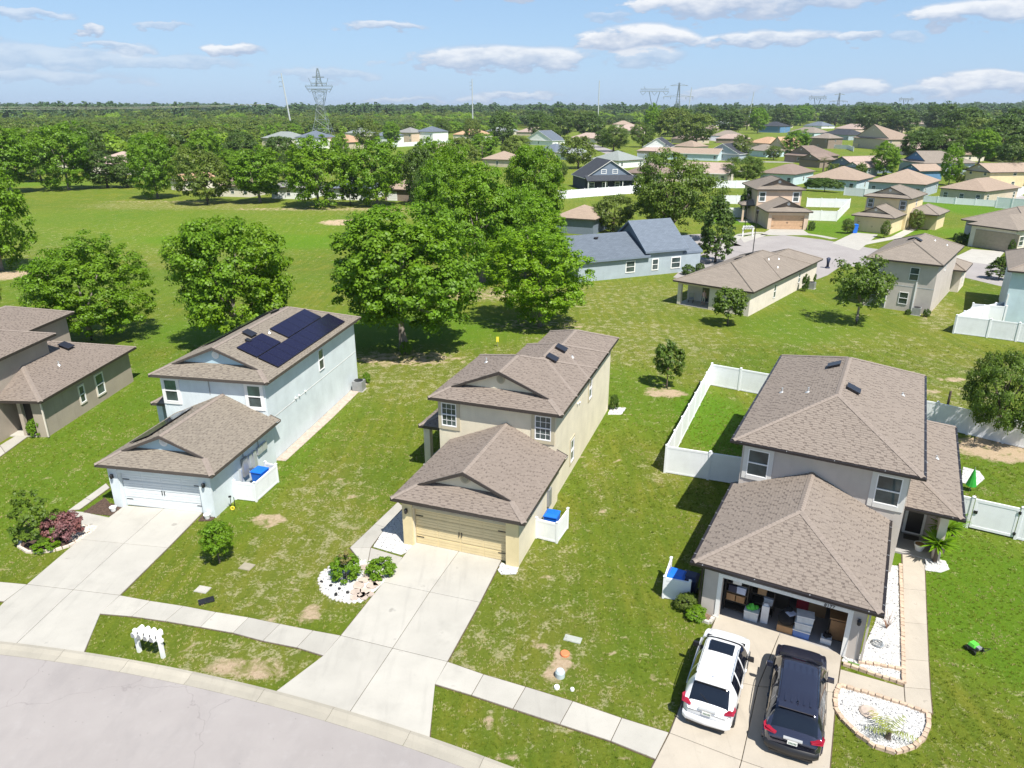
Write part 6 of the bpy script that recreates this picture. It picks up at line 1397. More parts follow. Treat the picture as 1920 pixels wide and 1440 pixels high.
for y0_, y1_, dens in ((13, 32, 34), (32, 48, 20), (48, 64, 9)):
    y = y0_
    n_ = int((y1_ - y0_) * (y1_ * 1.5) * dens); Y_ = rg.uniform(y0_, y1_, n_); X_ = rg.uniform(-.76, .76, n_) * (Y_ + 6)
    ok = np.ones(n_, bool)
    for (a, b, c, d, poly) in BX:
        near = ok & (X_ > a) & (X_ < b) & (Y_ > c) & (Y_ < d); ii = np.where(near)[0]
        if len(ii) == 0: continue
        ins = np.zeros(len(ii), bool); px, py = X_[ii], Y_[ii]; m = len(poly)
        for k in range(m):
            x1, y1 = poly[k]; x2, y2 = poly[(k + 1) % m]
            if y1 == y2: continue
            cnd = ((y1 > py) != (y2 > py)) & (px < (x2 - x1) * (py - y1) / (y2 - y1) + x1); ins ^= cnd
        ok[ii[ins]] = False
    z_ = bumpz(X_, Y_)
    # thinner where the ground attribute says bare soil
    gi_ = np.clip(np.searchsorted(xs, X_) - 1, 0, len(xs) - 1); gj_ = np.clip(np.searchsorted(ys, Y_) - 1, 0, len(ys) - 1); gid = gj_ * len(xs) + gi_
    keep = rg.uniform(0, 1, n_) > np.clip(ATT['sand'][gid] * 1.3, 0, .97) + ATT['dry'][gid] * .35
    ok &= keep; sc_ = rg.uniform(.7, 1.3, n_) * (1.0 if y0_ < 30 else 1.25)
    tp += [(X_[i], Y_[i], z_[i], sc_[i], int(.55 * mnoise.noise(Vector((X_[i] * .35, Y_[i] * .35, 0))) + .5 * mnoise.noise(Vector((X_[i] * 1.3, Y_[i] * 1.3, 7))) + ATT['dry'][gid[i]] * .42 + rg.uniform(-.18, .18) > .36)) for i in np.where(ok)[0]]
scatter('lawn_turf', 'short mown turf on the nearer lawns', tp, [(tufto, 1.0), (tufts_, .8)])
print('tufts', len(tp))
# ------------------------------------------------------------ houses further off
def wallc(n): 
    if n not in WM: WM[n] = stucco('%s_wall' % n, WC[n])
    return WM[n]
WM = {}; WC = dict(cream=(.66, .61, .52), white=(.78, .79, .78), tan=(.50, .43, .33), yellow=(.66, .55, .33), slate=(.16, .20, .26), navy=(.035, .045, .07), bluegrey=(.34, .40, .44), lightblue=(.50, .62, .66), brown=(.24, .19, .15), peach=(.60, .46, .35), pink=(.62, .50, .44), grey=(.42, .43, .44), blue=(.10, .22, .38))
RM = {}; RC = dict(brown=(.20, .155, .13), tan=(.29, .225, .175), pink=(.36, .28, .24), grey=(.21, .21, .20), slate=(.12, .145, .18), black=(.045, .05, .06), taupe=(.215, .185, .155), orange=(.42, .27, .17), greygreen=(.22, .245, .235))
RC = {k: dim(c, 1.12) for k, c in RC.items()}
def roofc(n):
    if n not in RM: c = RC[n]; RM[n] = shingles('%s_roof_shingles' % n, dim(c, .82), dim(c, 1.15), dim(c, .7), course=True)
    return RM[n]
def simple_windows(t, fr, L, z0, n, h=1.3, w=1.0, m0=1.2):
    for i in range(n):
        a = m0 + (L - 2 * m0 - w) * (i / (n - 1) if n > 1 else .5); window(t, fr, a, z0, w, h, None, 0)
def fh(label, pL, pR, depth, st=1, roof='hip', wall='cream', rf='tan', sc=1.0, nf=2, nr=1, garage=None, slope=.42, eave=None, side=False, vents=0, gl=None, trim=None):
    a, b = at(*pL), at(*pR); Wd = (b - a).length / sc; rz = math.atan2(b.y - a.y, b.x - a.x)
    t = thing('house', label, 'house', a, rz, None, sc); t.name = 'two_storey_house' if st == 2 else 'bungalow'; root_wall[t.name] = wallc(wall if gl is None else gl)
    h = eave or (2.75 if st == 1 else 5.4); o = .45
    MB().box(0, Wd, 0, depth, 0, h - .14).build('wall', wallc(wall), t)
    if side:      # ridge runs along the front: the gable faces left and right
        MBg = None
        r = [(-o, -o, h), (Wd + o, -o, h), (Wd + o, depth + o, h), (-o, depth + o, h)]; ym = depth / 2; hr = h + slope * (depth / 2 + o)
        mb = MB(); mb.add(r + [(-o, ym, hr), (Wd + o, ym, hr)], [(0, 1, 5, 4), (2, 3, 4, 5)]); mb.add([(x, y, z - .16) for x, y, z in r + [(-o, ym, hr), (Wd + o, ym, hr)]], [(4, 5, 1, 0), (5, 4, 3, 2)])
        ro = mb.build('roof', roofc(rf), t)
        for x in (-o, Wd + o):
            f = MB(); y0, y1 = -o, depth + o
            f.add([(x - .02, y0, h), (x - .02, ym, hr), (x - .02, ym, hr - .2), (x - .02, y0, h - .2), (x + .02, y0, h), (x + .02, ym, hr), (x + .02, ym, hr - .2), (x + .02, y0, h - .2)], [(0, 3, 2, 1), (4, 5, 6, 7), (0, 1, 5, 4), (3, 7, 6, 2)])
            f.add([(x - .02, y1, h), (x - .02, ym, hr), (x - .02, ym, hr - .2), (x - .02, y1, h - .2), (x + .02, y1, h), (x + .02, ym, hr), (x + .02, ym, hr - .2), (x + .02, y1, h - .2)], [(0, 1, 2, 3), (4, 7, 6, 5), (0, 4, 5, 1), (3, 2, 6, 7)])
            f.build('rake_board', trim or M['white_trim'], ro)
        MB().box(-o, Wd + o, -o - .03, -o, h - .18, h + .005).build('fascia', trim or M['white_trim'], ro)
        for x, s_ in ((0, 1), (Wd - .1, 1)):
            g = MB(); g.add([(x, 0, h - .14), (x, depth, h - .14), (x, ym, hr - .22), (x + .1, 0, h - .14), (x + .1, depth, h - .14), (x + .1, ym, hr - .22)], [(0, 2, 1), (3, 4, 5), (0, 1, 4, 3), (1, 2, 5, 4), (2, 0, 3, 5)]); g.build('gable_wall', wallc(gl or wall), t)
    else:
        ro = add_roof(t, [body(-o, Wd + o, -o, depth + o, h, slope, roof, 'hip' if roof != 'gable' else 'gable', 1.2)], roofc(rf), tile=False, fascia=trim or M['brown_fascia'], detail=roof != 'hip')[0]
    z1 = .8
    gw = 0
    if garage:
        gw = 4.9 if garage != 'small' else 2.6; gx = .6; g = MB().box(gx, gx + gw, -.05, -.002, .02, 2.2).build('garage_door', M['door_' + ('yellow' if garage == 'yellow' else 'blue')] if garage in ('yellow', 'blue') else M['white_trim'], t)
        for k in range(4): MB().box(gx + .05, gx + gw - .05, -.075, -.052, .06 + k * .53, .54 + k * .53).build('door_panel', M['door_yellow'] if garage == 'yellow' else M['white_trim'], g)
    if nf: simple_windows(t, (Vector((gw + (.6 if gw else 0), 0, 0)), FX, -FY), Wd - gw - (.6 if gw else 0), z1, nf, m0=.8)
    if nr: simple_windows(t, right(Wd), depth, z1, nr)
    if st == 2: simple_windows(t, front(0), Wd, 3.6, max(2, nf)); simple_windows(t, right(Wd), depth, 3.6, nr)
    if roof == 'gable' and not side: window(t, (Vector((0, -.0 + .0, 0)), FX, -FY), Wd / 2 - .5, h + .15 if st == 1 else h + .1, 1.0, .8, None, 0, split=False) if Wd > 8 and False else None
    for k in range(vents): roof_vent(ro, Wd * .35 + k * Wd * .2, depth * .35, h + slope * (depth * .35 + o) + .05, slope, 'front')
    return t

# tan house at the left edge
hl_ = near_house('two_storey_house', 'tan two-storey house with a low side wing cut by the left edge', -33.2, 43.0, -.05, M['stucco_tan'])
MB().prism([(-8, -4), (-.45, -4), (-.45, 6.45), (-2.8, 6.45), (-2.8, 12.3), (-8, 12.3)], 0, MH - .14).build('wall', M['stucco_tan'], hl_)
MB().prism([(-.447, 2.2), (2.15, 2.2), (2.15, 11.6), (-.447, 11.6)], 0, GH - .15).build('wall', M['stucco_tan'], hl_)
MB().box(1.5, 2.15, .95, 2.19, 0, GH - .15).build('wall', M['stucco_tan'], hl_)
MB().box(.55, .8, .95, 1.2, 0, GH - .15).build('column', M['stucco_tan'], hl_); MB().box(-.44, 1.45, .9, 2.19, .004, .08).build('porch_floor', M['concrete_walk'], hl_)
MB().box(-.2, .7, 2.14, 2.19, .08, 2.1).build('door', M['black'], hl_); MB().box(2.3, 2.38, .75, .83, .1, 2.6).build('downpipe', M['stucco_cream'], hl_)
rl_ = add_roof(hl_, [body(-8.5, 0, -4.5, 6.9, MH, .40), body(-8.5, -2.35, 1, 12.75, MH, .40)], M['shingle_brown'])
rw_ = add_roof(hl_, [body(-5.4, 2.6, .5, 12.05, GH, .42)], M['shingle_brown'], skip=lambda p: p.x < -.47 and p.y < 6.5 or p.x < -2.82, single=0)
roof_vent(rw_[0], -.25, 8.0, GH + .42 * 2.9 + .05, .42, 'right', M['solar'], .7); pipe_vent(rw_[0], .8, 5.4, GH + .42 * 1.8)
window(hl_, right(2.15), 4.9, .8, .6, 1.25, M['stucco_cream'], .08); window(hl_, right(2.15), 6.9, .6, .95, 1.55, M['stucco_cream'], .08, False, 'green')
# grey roofed bungalow with a back porch
hc = near_house('bungalow', 'long single-storey house with plain grey hip roof and open back porch', 17.86, 78.98, -.677, M['stucco_cream'])
MB().prism([(.45, 3.0), (4.2, 3.0), (4.2, .45), (8.71, .45), (8.71, 22.45), (.45, 22.45)], 0, GH - .15).build('wall', M['stucco_cream'], hc)
MB().box(.45, .85, .45, .85, 0, GH - .15).build('column', M['stucco_cream'], hc); MB().box(.45, 4.2, .45, 2.99, .004, .08).build('porch_floor', M['concrete_walk'], hc); MB().box(.85, 4.2, .46, .80, 2.35, GH - .15).build('beam', M['stucco_cream'], hc)
s_ = MB().box(2.2, 4.0, 2.93, 2.995, .09, 2.2).build('sliding_door', M['frame_white'], hc); MB().box(2.27, 3.08, 2.9, 2.928, .14, 2.12).build('pane', M['pane'], s_); MB().box(3.14, 3.93, 2.9, 2.928, .14, 2.12).build('pane', M['pane'], s_)
rc_ = add_roof(hc, [body(0, 9.16, 0, 18.5, GH, .40), body(2.4, 9.16, 8, 22.9, GH, .40)], roofc('taupe'), tile=False, cap=roofc('taupe'))
for x, y in ((4.2, 7.6), (3.9, 11.6)): roof_vent(rc_[0], x, y, GH + .40 * min(x, 9.16 - x), .40, 'left' if x < 4.58 else 'right', M['black'], .7)
for x, y in ((6.1, 12), (6.6, 14), (7.6, 11)): pipe_vent(rc_[0], x, y, GH + .4 * (9.16 - x), .2)
window(hc, right(8.71), 7.4, .6, .7, 1.5, None, 0); window(hc, right(8.71), 15.5, .9, .7, 1.2, None, 0)
ch = thing('garden_chair', 'dark chair on the bungalow back porch', 'chair', hc.location + Matrix.Rotation(-.677, 3, 'Z') @ Vector((1.5, 1.8, .08)), -.4)
MB().box(-.28, .28, -.28, .28, .38, .44).build('seat', M['slate_cloth'] if 'slate_cloth' in M else M['grey_metal'], ch); MB().box(-.28, .28, .24, .30, .44, 1.05).build('backrest', M['grey_metal'], ch)
for x in (-.25, .25):
    for y in (-.25, .25): MB().box(x - .02, x + .02, y - .02, y + .02, 0, .38).build('leg', M['black'], ch)
# the person on the porch
def person(label, loc, rz, top=(.62, .42, .45), legs=(.55, .52, .50)):
    t = thing('person', label, 'person', loc, rz)
    V = [(0, 0, .95), (0, 0, 1.15), (0, 0, 1.38), (0, .01, 1.48), (0, .02, 1.58), (0, .02, 1.68), (.10, 0, .90), (.11, .02, .50), (.12, .0, .08), (.12, .12, .04), (-.10, 0, .90), (-.11, -.06, .50), (-.12, -.12, .08), (-.12, .0, .04),
         (.19, 0, 1.40), (.25, -.02, 1.14), (.27, .06, .90), (.28, .10, .82), (-.19, 0, 1.40), (-.25, .02, 1.14), (-.28, .12, .95), (-.28, .18, .88)]
    E = [(0, 1), (1, 2), (2, 3), (3, 4), (4, 5), (0, 6), (6, 7), (7, 8), (8, 9), (0, 10), (10, 11), (11, 12), (12, 13), (2, 14), (14, 15), (15, 16), (16, 17), (2, 18), (18, 19), (19, 20), (20, 21)]
    Rr = [.15, .14, .15, .06, .10, .085, .09, .065, .04, .035, .09, .065, .04, .035, .06, .045, .035, .03, .06, .045, .035, .03]
    me = bpy.data.meshes.new('body'); me.from_pydata(V, E, []); o = link('body', me, t); md = o.modifiers.new('skin', 'SKIN'); md.use_smooth_shade = True
    for i, r in enumerate(Rr): me.skin_vertices[0].data[i].radius = (r, r * .8)
    me.skin_vertices[0].data[0].use_root = True; o.modifiers.new('sub', 'SUBSURF').levels = 1
    dg = bpy.context.evaluated_depsgraph_get(); m2 = bpy.data.meshes.new_from_object(o.evaluated_get(dg)); o.modifiers.clear(); o.data = m2
    mats = [paint('skin', (.55, .33, .24), .6), paint('pink_shirt', top, .8), paint('pale_shorts', legs, .8)]
    for m in mats: m2.materials.append(m)
    for p in m2.polygons:
        c = p.center; p.material_index = 1 if (.98 < c.z < 1.46 and abs(c.x) < .27) else 2 if (.45 < c.z <= .98 and abs(c.x) < .2) else 0; p.use_smooth = True
    MB().ico((0, .0, 1.70), .10, 2, 0, .85).build('hair', paint('grey_hair', (.25, .23, .21), .9), t, smooth=True)
    return t
person('person in a pink top and pale shorts walking on the bungalow back porch', hc.location + Matrix.Rotation(-.677, 3, 'Z') @ Vector((3.1, 1.6, .082)), -.9)
o = tag(MB().obox((0, 0, 0), .5, .4, .2, 0).tube([(0, 0, .2), (0, 0, 1.35), (.06, 0, 1.5)], [.2, .3, .1], 10).build('grill_cover', paint('navy_cover', (.02, .03, .07), .6), smooth=True), 'dark blue covered grill at the far corner of the grey roofed bungalow', 'grill'); o.location = at(1551, 503)
# grey two-storey house seen from behind
hd_ = near_house('two_storey_house', 'grey two-storey house seen from behind a leafy open tree', 38.56, 78.56, -.659, M['stucco_grey'])
MB().box(.45, 7.05, .45, 13.75, 0, MH - .14).build('wall', M['stucco_greige'], hd_)
rd_ = add_roof(hd_, [body(0, 7.5, 0, 14.2, MH, .42)], roofc('taupe'), tile=False, cap=roofc('taupe'))
MB().box(3.2, 7.9, 13.752, 18.2, 0, GH - .15).build('wall', M['stucco_cream'], hd_); add_roof(hd_, [body(2.8, 8.35, 13.0, 18.6, GH, .42)], roofc('taupe'), tile=False)
for a, z, w_, h_ in ((.7, 3.4, .9, 1.35), (4.5, 3.4, .9, 1.4), (3.9, .75, .9, 1.3)): window(hd_, front(.45), a, z, w_, h_, None, 0)
s_ = MB().box(.9, 2.7, .38, .445, .05, 2.1).build('sliding_door', M['frame_white'], hd_); MB().box(.97, 1.78, .35, .378, .1, 2.03).build('pane', M['pane'], s_); MB().box(1.84, 2.63, .35, .378, .1, 2.03).build('pane', M['pane'], s_)
window(hd_, right(7.05), 5.2, 3.9, .6, 1.2, None, 0); window(hd_, right(7.9), 15.6, .8, .6, 1.3, None, 0)
MB().box(.45, 7.05, .435, .448, 2.68, 2.74).build('belt_seam', M['stucco_grey'], hd_); MB().box(5.3, 5.42, .36, .44, 0, 3.3).build('downpipe', M['white_trim'], hd_)
roof_vent(rd_[0], 3.9, 5.4, MH + .42 * 3.6, .42, 'right', M['black'], .7); roof_vent(rd_[0], 2.9, 7.6, MH + .42 * 2.9, .42, 'left', M['black'], .6); pipe_vent(rd_[0], 5.0, 9.5, MH + .42 * 2.5, .15); pipe_vent(rd_[0], 6.2, 10.2, MH + .42 * 1.3, .15)
# pale blue-grey house with high slate roof: its ridges run along the front
pE, qE = at(1122, 526), at(1311, 507); rE = math.atan2(qE.y - pE.y, qE.x - pE.x); LE = (qE - pE).length
he = near_house('bungalow', 'pale blue-grey house with a tall slate blue gabled roof', pE.x, pE.y, rE, wallc('slate'))
MB().box(-3, LE, 0, 9, 0, 2.5).build('wall', wallc('bluegrey'), he)
def xgable(t, x0, x1, y0, y1, h, s, rm, wm, o=.4, trim=None, h2=None):
    ym = (y0 + y1) / 2; hr = h + s * ((y1 - y0) / 2 + o); r = [(x0 - o, y0 - o, h), (x1 + o, y0 - o, h), (x1 + o, y1 + o, h), (x0 - o, y1 + o, h), (x0 - o, ym, hr), (x1 + o, ym, hr)]
    mb = MB(); mb.add(r, [(0, 1, 5, 4), (2, 3, 4, 5)]); mb.add([(a, b, c - .2) for a, b, c in r], [(4, 5, 1, 0), (5, 4, 3, 2)]); ro = mb.build('roof', rm, t)
    f = MB()
    for x in (x0 - o, x1 + o):
        for ya, yb in ((y0 - o, ym), (y1 + o, ym)): f.add([(x - .025, ya, h + .01), (x - .025, yb, hr + .01), (x - .025, yb, hr - .24), (x - .025, ya, h - .24), (x + .025, ya, h + .01), (x + .025, yb, hr + .01), (x + .025, yb, hr - .24), (x + .025, ya, h - .24)], [(0, 1, 2, 3), (4, 7, 6, 5), (0, 4, 5, 1), (3, 2, 6, 7), (0, 3, 7, 4)])
    f.build('rake_board', trim or M['grey_trim'], ro); MB().box(x0 - o, x1 + o, y0 - o - .03, y0 - o, h - .26, h).build('fascia', trim or M['grey_trim'], ro)
    for x in (x0, x1 - .1):
        g = MB(); g.add([(x, y0, h - .21), (x, y1, h - .21), (x, ym, hr - .26), (x + .1, y0, h - .21), (x + .1, y1, h - .21), (x + .1, ym, hr - .26)], [(0, 2, 1), (3, 4, 5), (0, 1, 4, 3), (1, 2, 5, 4), (2, 0, 3, 5)]); g.build('gable_wall', wm, t)
    return ro
sl = wallc('slate')
r1 = xgable(he, -3, 7.0, .02, 8.98, 2.72, .50, roofc('slate'), sl, trim=sl); MB().box(7.0, 13.2, .02, 8.4, 2.51, 3.0).build('wall', wallc('bluegrey'), he)
r2 = xgable(he, 7.0, 13.0, -.03, 8.6, 3.25, .72, roofc('slate'), sl, trim=sl, o=.35); r3 = xgable(he, 13.1, LE - .1, .3, 6.4, 2.72, .45, roofc('slate'), sl, trim=sl, o=.35)
for a, w_ in ((4.0, 1.3), (8.0, .9), (11.0, 1.4)): window(he, front(0), a, .7, w_, 1.4, M['white_trim'], .08, False, None)
roof_vent(r1, 1.4, 3.5, 2.72 + .5 * 3.9, .5, 'front', M['black'], .5)

# two-storey houses of the same builder on the cul-de-sac
def builder_house(label, pL, pR, sc, wall, wall2, roofm, door, trimw):
    a, b = at(*pL), at(*pR); rz = math.atan2(b.y - a.y, b.x - a.x); sc = (b - a).length / 6.04
    off = Matrix.Rotation(rz, 3, 'Z') @ Vector((-.42 * sc, -.42 * sc, 0)); t = thing('two_storey_house', label, 'house', a + off, rz, None, sc); root_wall[t.name] = wallc(wall2); root_vent[t.name] = M['white_trim']
    MB().prism([(-.65 + .6, 7.1), (6.9, 7.1), (6.9, 16.9), (-.05, 16.9)], 0, MH - .14).build('wall', wallc(wall), t); garage_shell(t, .42, 6.46, .42, 7.1, .95, 5.83, 2.16, wallc(wall)); garage_door(t, .95, 5.83, .66, 2.16, door)
    add_roof(t, [body(0, 6.88, 0, 7.35, GH, GS, 'dutch', 'gable', .95)], roofm, tile=False, cap=roofm); add_roof(t, [body(-.5, 7.35, 6.68, 17.3, MH, .42, 'dutch', 'hip', .95)], roofm, tile=False, cap=roofm)
    for x in (.3, 5.6): window(t, front(7.1), x, 3.5, .9, 1.4, trimw, .12)
    window(t, right(6.9), 12, 3.6, .7, 1.3, None, 0); return t
k1 = builder_house('small peach two-storey house at the head of the cul-de-sac', (1438, 430), (1513, 431), 1.15, 'peach', 'brown', roofc('taupe'), paint('peach_garage_door', (.55, .36, .22), .5), M['white_trim'])
add_roof(k1, [body(-2.2, 1.5, 8.0, 11.0, GH, .42)], roofc('taupe'), tile=False); MB().box(-1.9, -1.6, 8.3, 8.6, 0, 2.6).build('column', wallc('peach'), k1); MB().box(-2.3, -.06, 7.6, 10.6, .004, .08).build('porch_floor', M['concrete_walk'], k1)
k2 = builder_house('yellow-tan two-storey house with a tan garage door and a blue bin', (1598, 433), (1668, 440), 1.15, 'yellow', 'tan', roofc('taupe'), M['door_yellow'], M['stucco_slate'])
MB().box(6.902, 11.0, 10.8, 16.5, 0, GH - .15).build('wall', wallc('yellow'), k2); add_roof(k2, [body(5.5, 11.5, 9.2, 17.0, GH, .42)], roofc('taupe'), tile=False)
bin_('blue wheeled bin by the tan garage on the cul-de-sac', at(1601, 437), 0, M['bin_blue'], h=1.5, w=.9)
f36 = fh('taupe hip roofed bungalow with a wide garage door at the right', (1814, 461), (1896, 474), 19, 1, 'hip', 'cream', 'taupe', 1.12, 0, 2, slope=.42, eave=3.1)
g = MB().box(.7, f36 and 6.6, -.05, -.002, .02, 2.5).build('garage_door', paint('taupe_garage_door', (.36, .30, .22), .5), f36)
for k in range(4): MB().box(.75, 6.55, -.075, -.052, .08 + k * .6, .62 + k * .6).build('door_panel', g.data.materials[0], g)
add_roof(f36, [body(-3.6, 6.0, 3.2, 15, 3.1, .42)], roofc('taupe'), tile=False); MB().box(-3.1, -.002, 3.7, 14.5, 0, 2.95).build('wall', wallc('grey'), f36)
window(f36, (Vector((-3.1, 3.7, 0)), FX, -FY), 1.0, .9, 1.1, 1.3, None, 0)
for x, y in ((3.6, 7), (3.2, 9.5), (4.3, 11)): roof_vent(f36.children[1] if len(f36.children) > 1 else f36, x, y, 3.1 + .42 * min(x + .45, 7.6 - x) + .04, .42, 'right' if x > 3.6 else 'left', M['black'], .5)
p37 = at(1890, 507, 5.4); h37 = near_house('two_storey_house', 'pale blue two-storey house cut off by the right edge behind its white fence', p37.x, p37.y, -.55, wallc('lightblue'))
MB().box(.45, 8, .45, 12, 0, MH - .14).build('wall', wallc('lightblue'), h37); add_roof(h37, [body(0, 8.5, 0, 12.5, MH, .42)], roofc('taupe'), tile=False); MB().box(.5, .62, .36, .44, 0, 3.0).build('downpipe', M['white_trim'], h37)
# fences of the neighbourhood
def pf(label, pts, h=1.8, spacing=2.4, m=None): return fence([at(*p) for p in pts], label, h, spacing=spacing, m=m, post=.16)
pf('white vinyl fence round the back yard of the house at the right edge', [(1882, 596), (1815, 610), (1787, 625), (1850, 633), (1960, 648)], 1.85)
pf('inner run of white fence behind the yard at the right edge', [(1818, 600), (1880, 606)], 1.8)
pf('long white fence below the navy gabled house', [(1046, 374), (1120, 368), (1200, 362)], 2.1, 4); pf('bluish white fence behind the large live oak', [(1322, 352), (1380, 353), (1442, 352)], 2.1, 4)
pf('white fence enclosing the yard left of the peach house', [(1352, 408), (1414, 407), (1440, 384), (1352, 382)], 2.0, 3.4); pf('white fence enclosing the yard right of the peach house', [(1508, 413), (1568, 415), (1592, 390), (1512, 388)], 2.0, 3.4)
pf('white fence beside the clipped hedge', [(1582, 366), (1620, 369), (1652, 371)], 2.0, 3.4); pf('white rail fence below the brown roofed bungalow with dark lanai', [(1725, 378), (1790, 383), (1866, 388)], 1.5, 3.4); pf('tall white fence at the far right below the driveway', [(1866, 390), (1925, 395)], 2.4, 3.4)
pf('long white fence beyond the far green', [(738, 276), (790, 273), (850, 270), (914, 264)], 2.4, 8); pf('white fence in front of the white far bungalow', [(1325, 262), (1392, 264)], 2.2, 6); pf('white fence beside the far brown two-storey house', [(1552, 278), (1590, 280), (1600, 284)], 2.2, 5)
pf('white fence by the driveway at the far right edge', [(1893, 375), (1925, 362)], 2.2, 4); pf('short white fence before the long bungalow', [(1195, 296), (1222, 298), (1240, 297)], 2.0, 4)
# the neighbourhood behind
H_ = fh
H_('navy house with a dark gabled roof beyond the middle trees', (1066, 348), (1097, 357), 7, 1, 'gable', 'navy', 'black', 1.0, 0, 0, slope=.5) if False else None
nv_ = thing('bungalow', 'navy house with a grey gable and two attic windows', 'house', at(1097, 357), math.atan2(at(1188, 355).y - at(1097, 357).y, at(1188, 355).x - at(1097, 357).x), None, 1.0); root_wall[nv_.name] = wallc('slate'); root_vent[nv_.name] = M['white_trim']
WN = (at(1188, 355) - at(1097, 357)).length
MB().box(0, WN, 0, 12, 0, 3.0).build('wall', wallc('navy'), nv_); ro = add_roof(nv_, [body(-.4, WN + .4, -.4, 12.4, 3.2, .62, 'gable', 'gable')], roofc('black'), tile=False, fascia=M['grey_trim'], detail=False)
window(nv_, front(-.02), WN * .32, 4.3, 1.3, 1.0, M['white_trim'], .1, True); window(nv_, front(-.02), WN * .55, 4.3, 1.3, 1.0, M['white_trim'], .1, True)
mb = MB(); mb.add([(-.3, -2.6, 2.7), (WN + .3, -2.6, 2.7), (WN + .3, -.05, 3.9), (-.3, -.05, 3.9), (-.3, -2.6, 2.55), (WN + .3, -2.6, 2.55), (WN + .3, -.05, 3.75), (-.3, -.05, 3.75)], [(0, 1, 2, 3), (7, 6, 5, 4), (0, 4, 5, 1), (1, 5, 6, 2), (0, 3, 7, 4)]); mb.build('porch_roof', roofc('black'), nv_)
for x in (0, WN * .35, WN * .7, WN - .2): MB().box(x, x + .18, -2.4, -2.22, 0, 2.54).build('column', M['white_trim'], nv_)
for k in range(3): window(nv_, front(0), 1.2 + k * 3.6, .7, 1.3, 1.3, M['white_trim'], .1)
H_('brown hip roofed bungalow behind the large live oak', (1170, 341), (1240, 345), 12, 1, 'hip', 'tan', 'orange' if False else 'brown', 1.0, 2, 1)
H_('pinkish tan bungalow with a right gable above the blue white fence', (1262, 340), (1362, 344), 12, 1, 'hip', 'cream', 'pink', 1.0, 3, 1, side=True)
H_('brown hip roof low behind the middle clump of trees', (1040, 436), (1112, 441), 9, 1, 'hip', 'slate', 'tan', 1.0, 0, 0)
H_('grey roofed house with a white side beyond the navy house', (1108, 312), (1160, 316), 14, 1, 'hip', 'white', 'greygreen', 1.0, 1, 2)
H_('white gabled house with a dark roof on the far street', (1206, 290), (1254, 291), 14, 1, 'gable', 'white', 'black', 1.0, 1, 1, eave=3.6, slope=.62, trim=M['white_trim'])
H_('low garage wing with pinkish roof before the white gabled house', (1194, 294), (1243, 296), 6, 1, 'hip', 'tan', 'pink', 1.0, 0, 0)
H_('long pale bungalow with a tan roof and white garage door', (1230, 298), (1345, 302), 9, 1, 'hip', 'lightblue', 'tan', 1.0, 3, 0, side=True)
H_('navy roofed bungalow with blue gables on the far street', (1322, 299), (1384, 302), 9, 1, 'gable', 'bluegrey', 'black', 1.0, 1, 0, trim=M['white_trim'], side=False, slope=.5)
H_('dark grey roofed house behind the middle trees', (1000, 294), (1040, 297), 14, 1, 'hip', 'tan', 'slate', 1.0, 1, 1); H_('light grey roofed house right of the dark grey one', (1042, 298), (1064, 300), 13, 1, 'hip', 'white', 'greygreen', 1.0, 1, 1)
H_('white gabled house with pale blue roof behind the middle trees', (984, 271), (1036, 273), 12, 1, 'gable', 'white', 'slate', 1.0, 1, 1, trim=M['white_trim'], slope=.5); H_('wide tan roofed house farthest of the middle group', (968, 254), (1026, 255), 16, 1, 'hip', 'tan', 'pink', 1.0, 1, 0)
H_('tan low roofs between the dark round trees', (1070, 266), (1118, 268), 14, 1, 'hip', 'cream', 'pink', 1.0, 0, 0); H_('tan roofed house beyond the round street tree', (1144, 250), (1200, 251), 22, 1, 'hip', 'cream', 'pink', 1.0, 1, 0)
H_('white-walled bungalow with a tan hip roof and dark windows', (1332, 262), (1386, 263), 16, 1, 'hip', 'lightblue', 'taupe', 1.0, 4, 0); H_('flat looking tan roof behind a white fence', (1342, 268), (1402, 269), 12, 1, 'hip', 'brown', 'pink', 1.0, 0, 0); H_('small tan house between the far trees', (1322, 246), (1348, 246), 18, 1, 'hip', 'tan', 'pink', 1.0, 1, 0)
H_('peach house with an orange roof and gabled front', (1402, 276), (1440, 279), 14, 1, 'hip', 'peach', 'orange', 1.0, 1, 0); H_('peach gabled garage beside the orange roof', (1442, 284), (1470, 287), 10, 1, 'gable', 'peach', 'orange', 1.0, 0, 0, garage='small', slope=.6)
H_('blue two-storey house with a dark roof far off', (1422, 248), (1462, 249), 18, 2, 'hip', 'blue', 'black', 1.0, 2, 1, eave=5.6); H_('light blue bungalow with a taupe roof far off', (1476, 254), (1526, 256), 18, 1, 'hip', 'lightblue', 'taupe', 1.0, 2, 1)
H_('house with a grey green roof behind the light blue bungalow', (1506, 240), (1540, 241), 20, 1, 'hip', 'white', 'slate', 1.0, 1, 1); H_('navy roofed house with cream side beyond the brown two-storey', (1538, 260), (1590, 263), 16, 1, 'hip', 'bluegrey', 'black', 1.0, 2, 1, eave=3.4)
H_('tan roofed house behind the navy roof', (1564, 246), (1602, 248), 20, 1, 'hip', 'pink', 'pink', 1.0, 1, 1); H_('small brown two-storey house with two stacked roofs', (1516, 277), (1551, 279), 11, 2, 'hip', 'brown', 'taupe', 1.0, 1, 1)
H_('large two-storey house with a brown hip roof and cream side', (1598, 276), (1662, 282), 18, 2, 'dutch', 'tan', 'tan', 1.0, 2, 2, garage='yellow'); H_('pinkish roofed bungalow right of the large brown roof', (1660, 288), (1714, 292), 14, 1, 'hip', 'pink', 'pink', 1.0, 0, 1); H_('brown roof between the dark oaks', (1690, 268), (1750, 270), 16, 1, 'hip', 'tan', 'tan', 1.0, 1, 1)
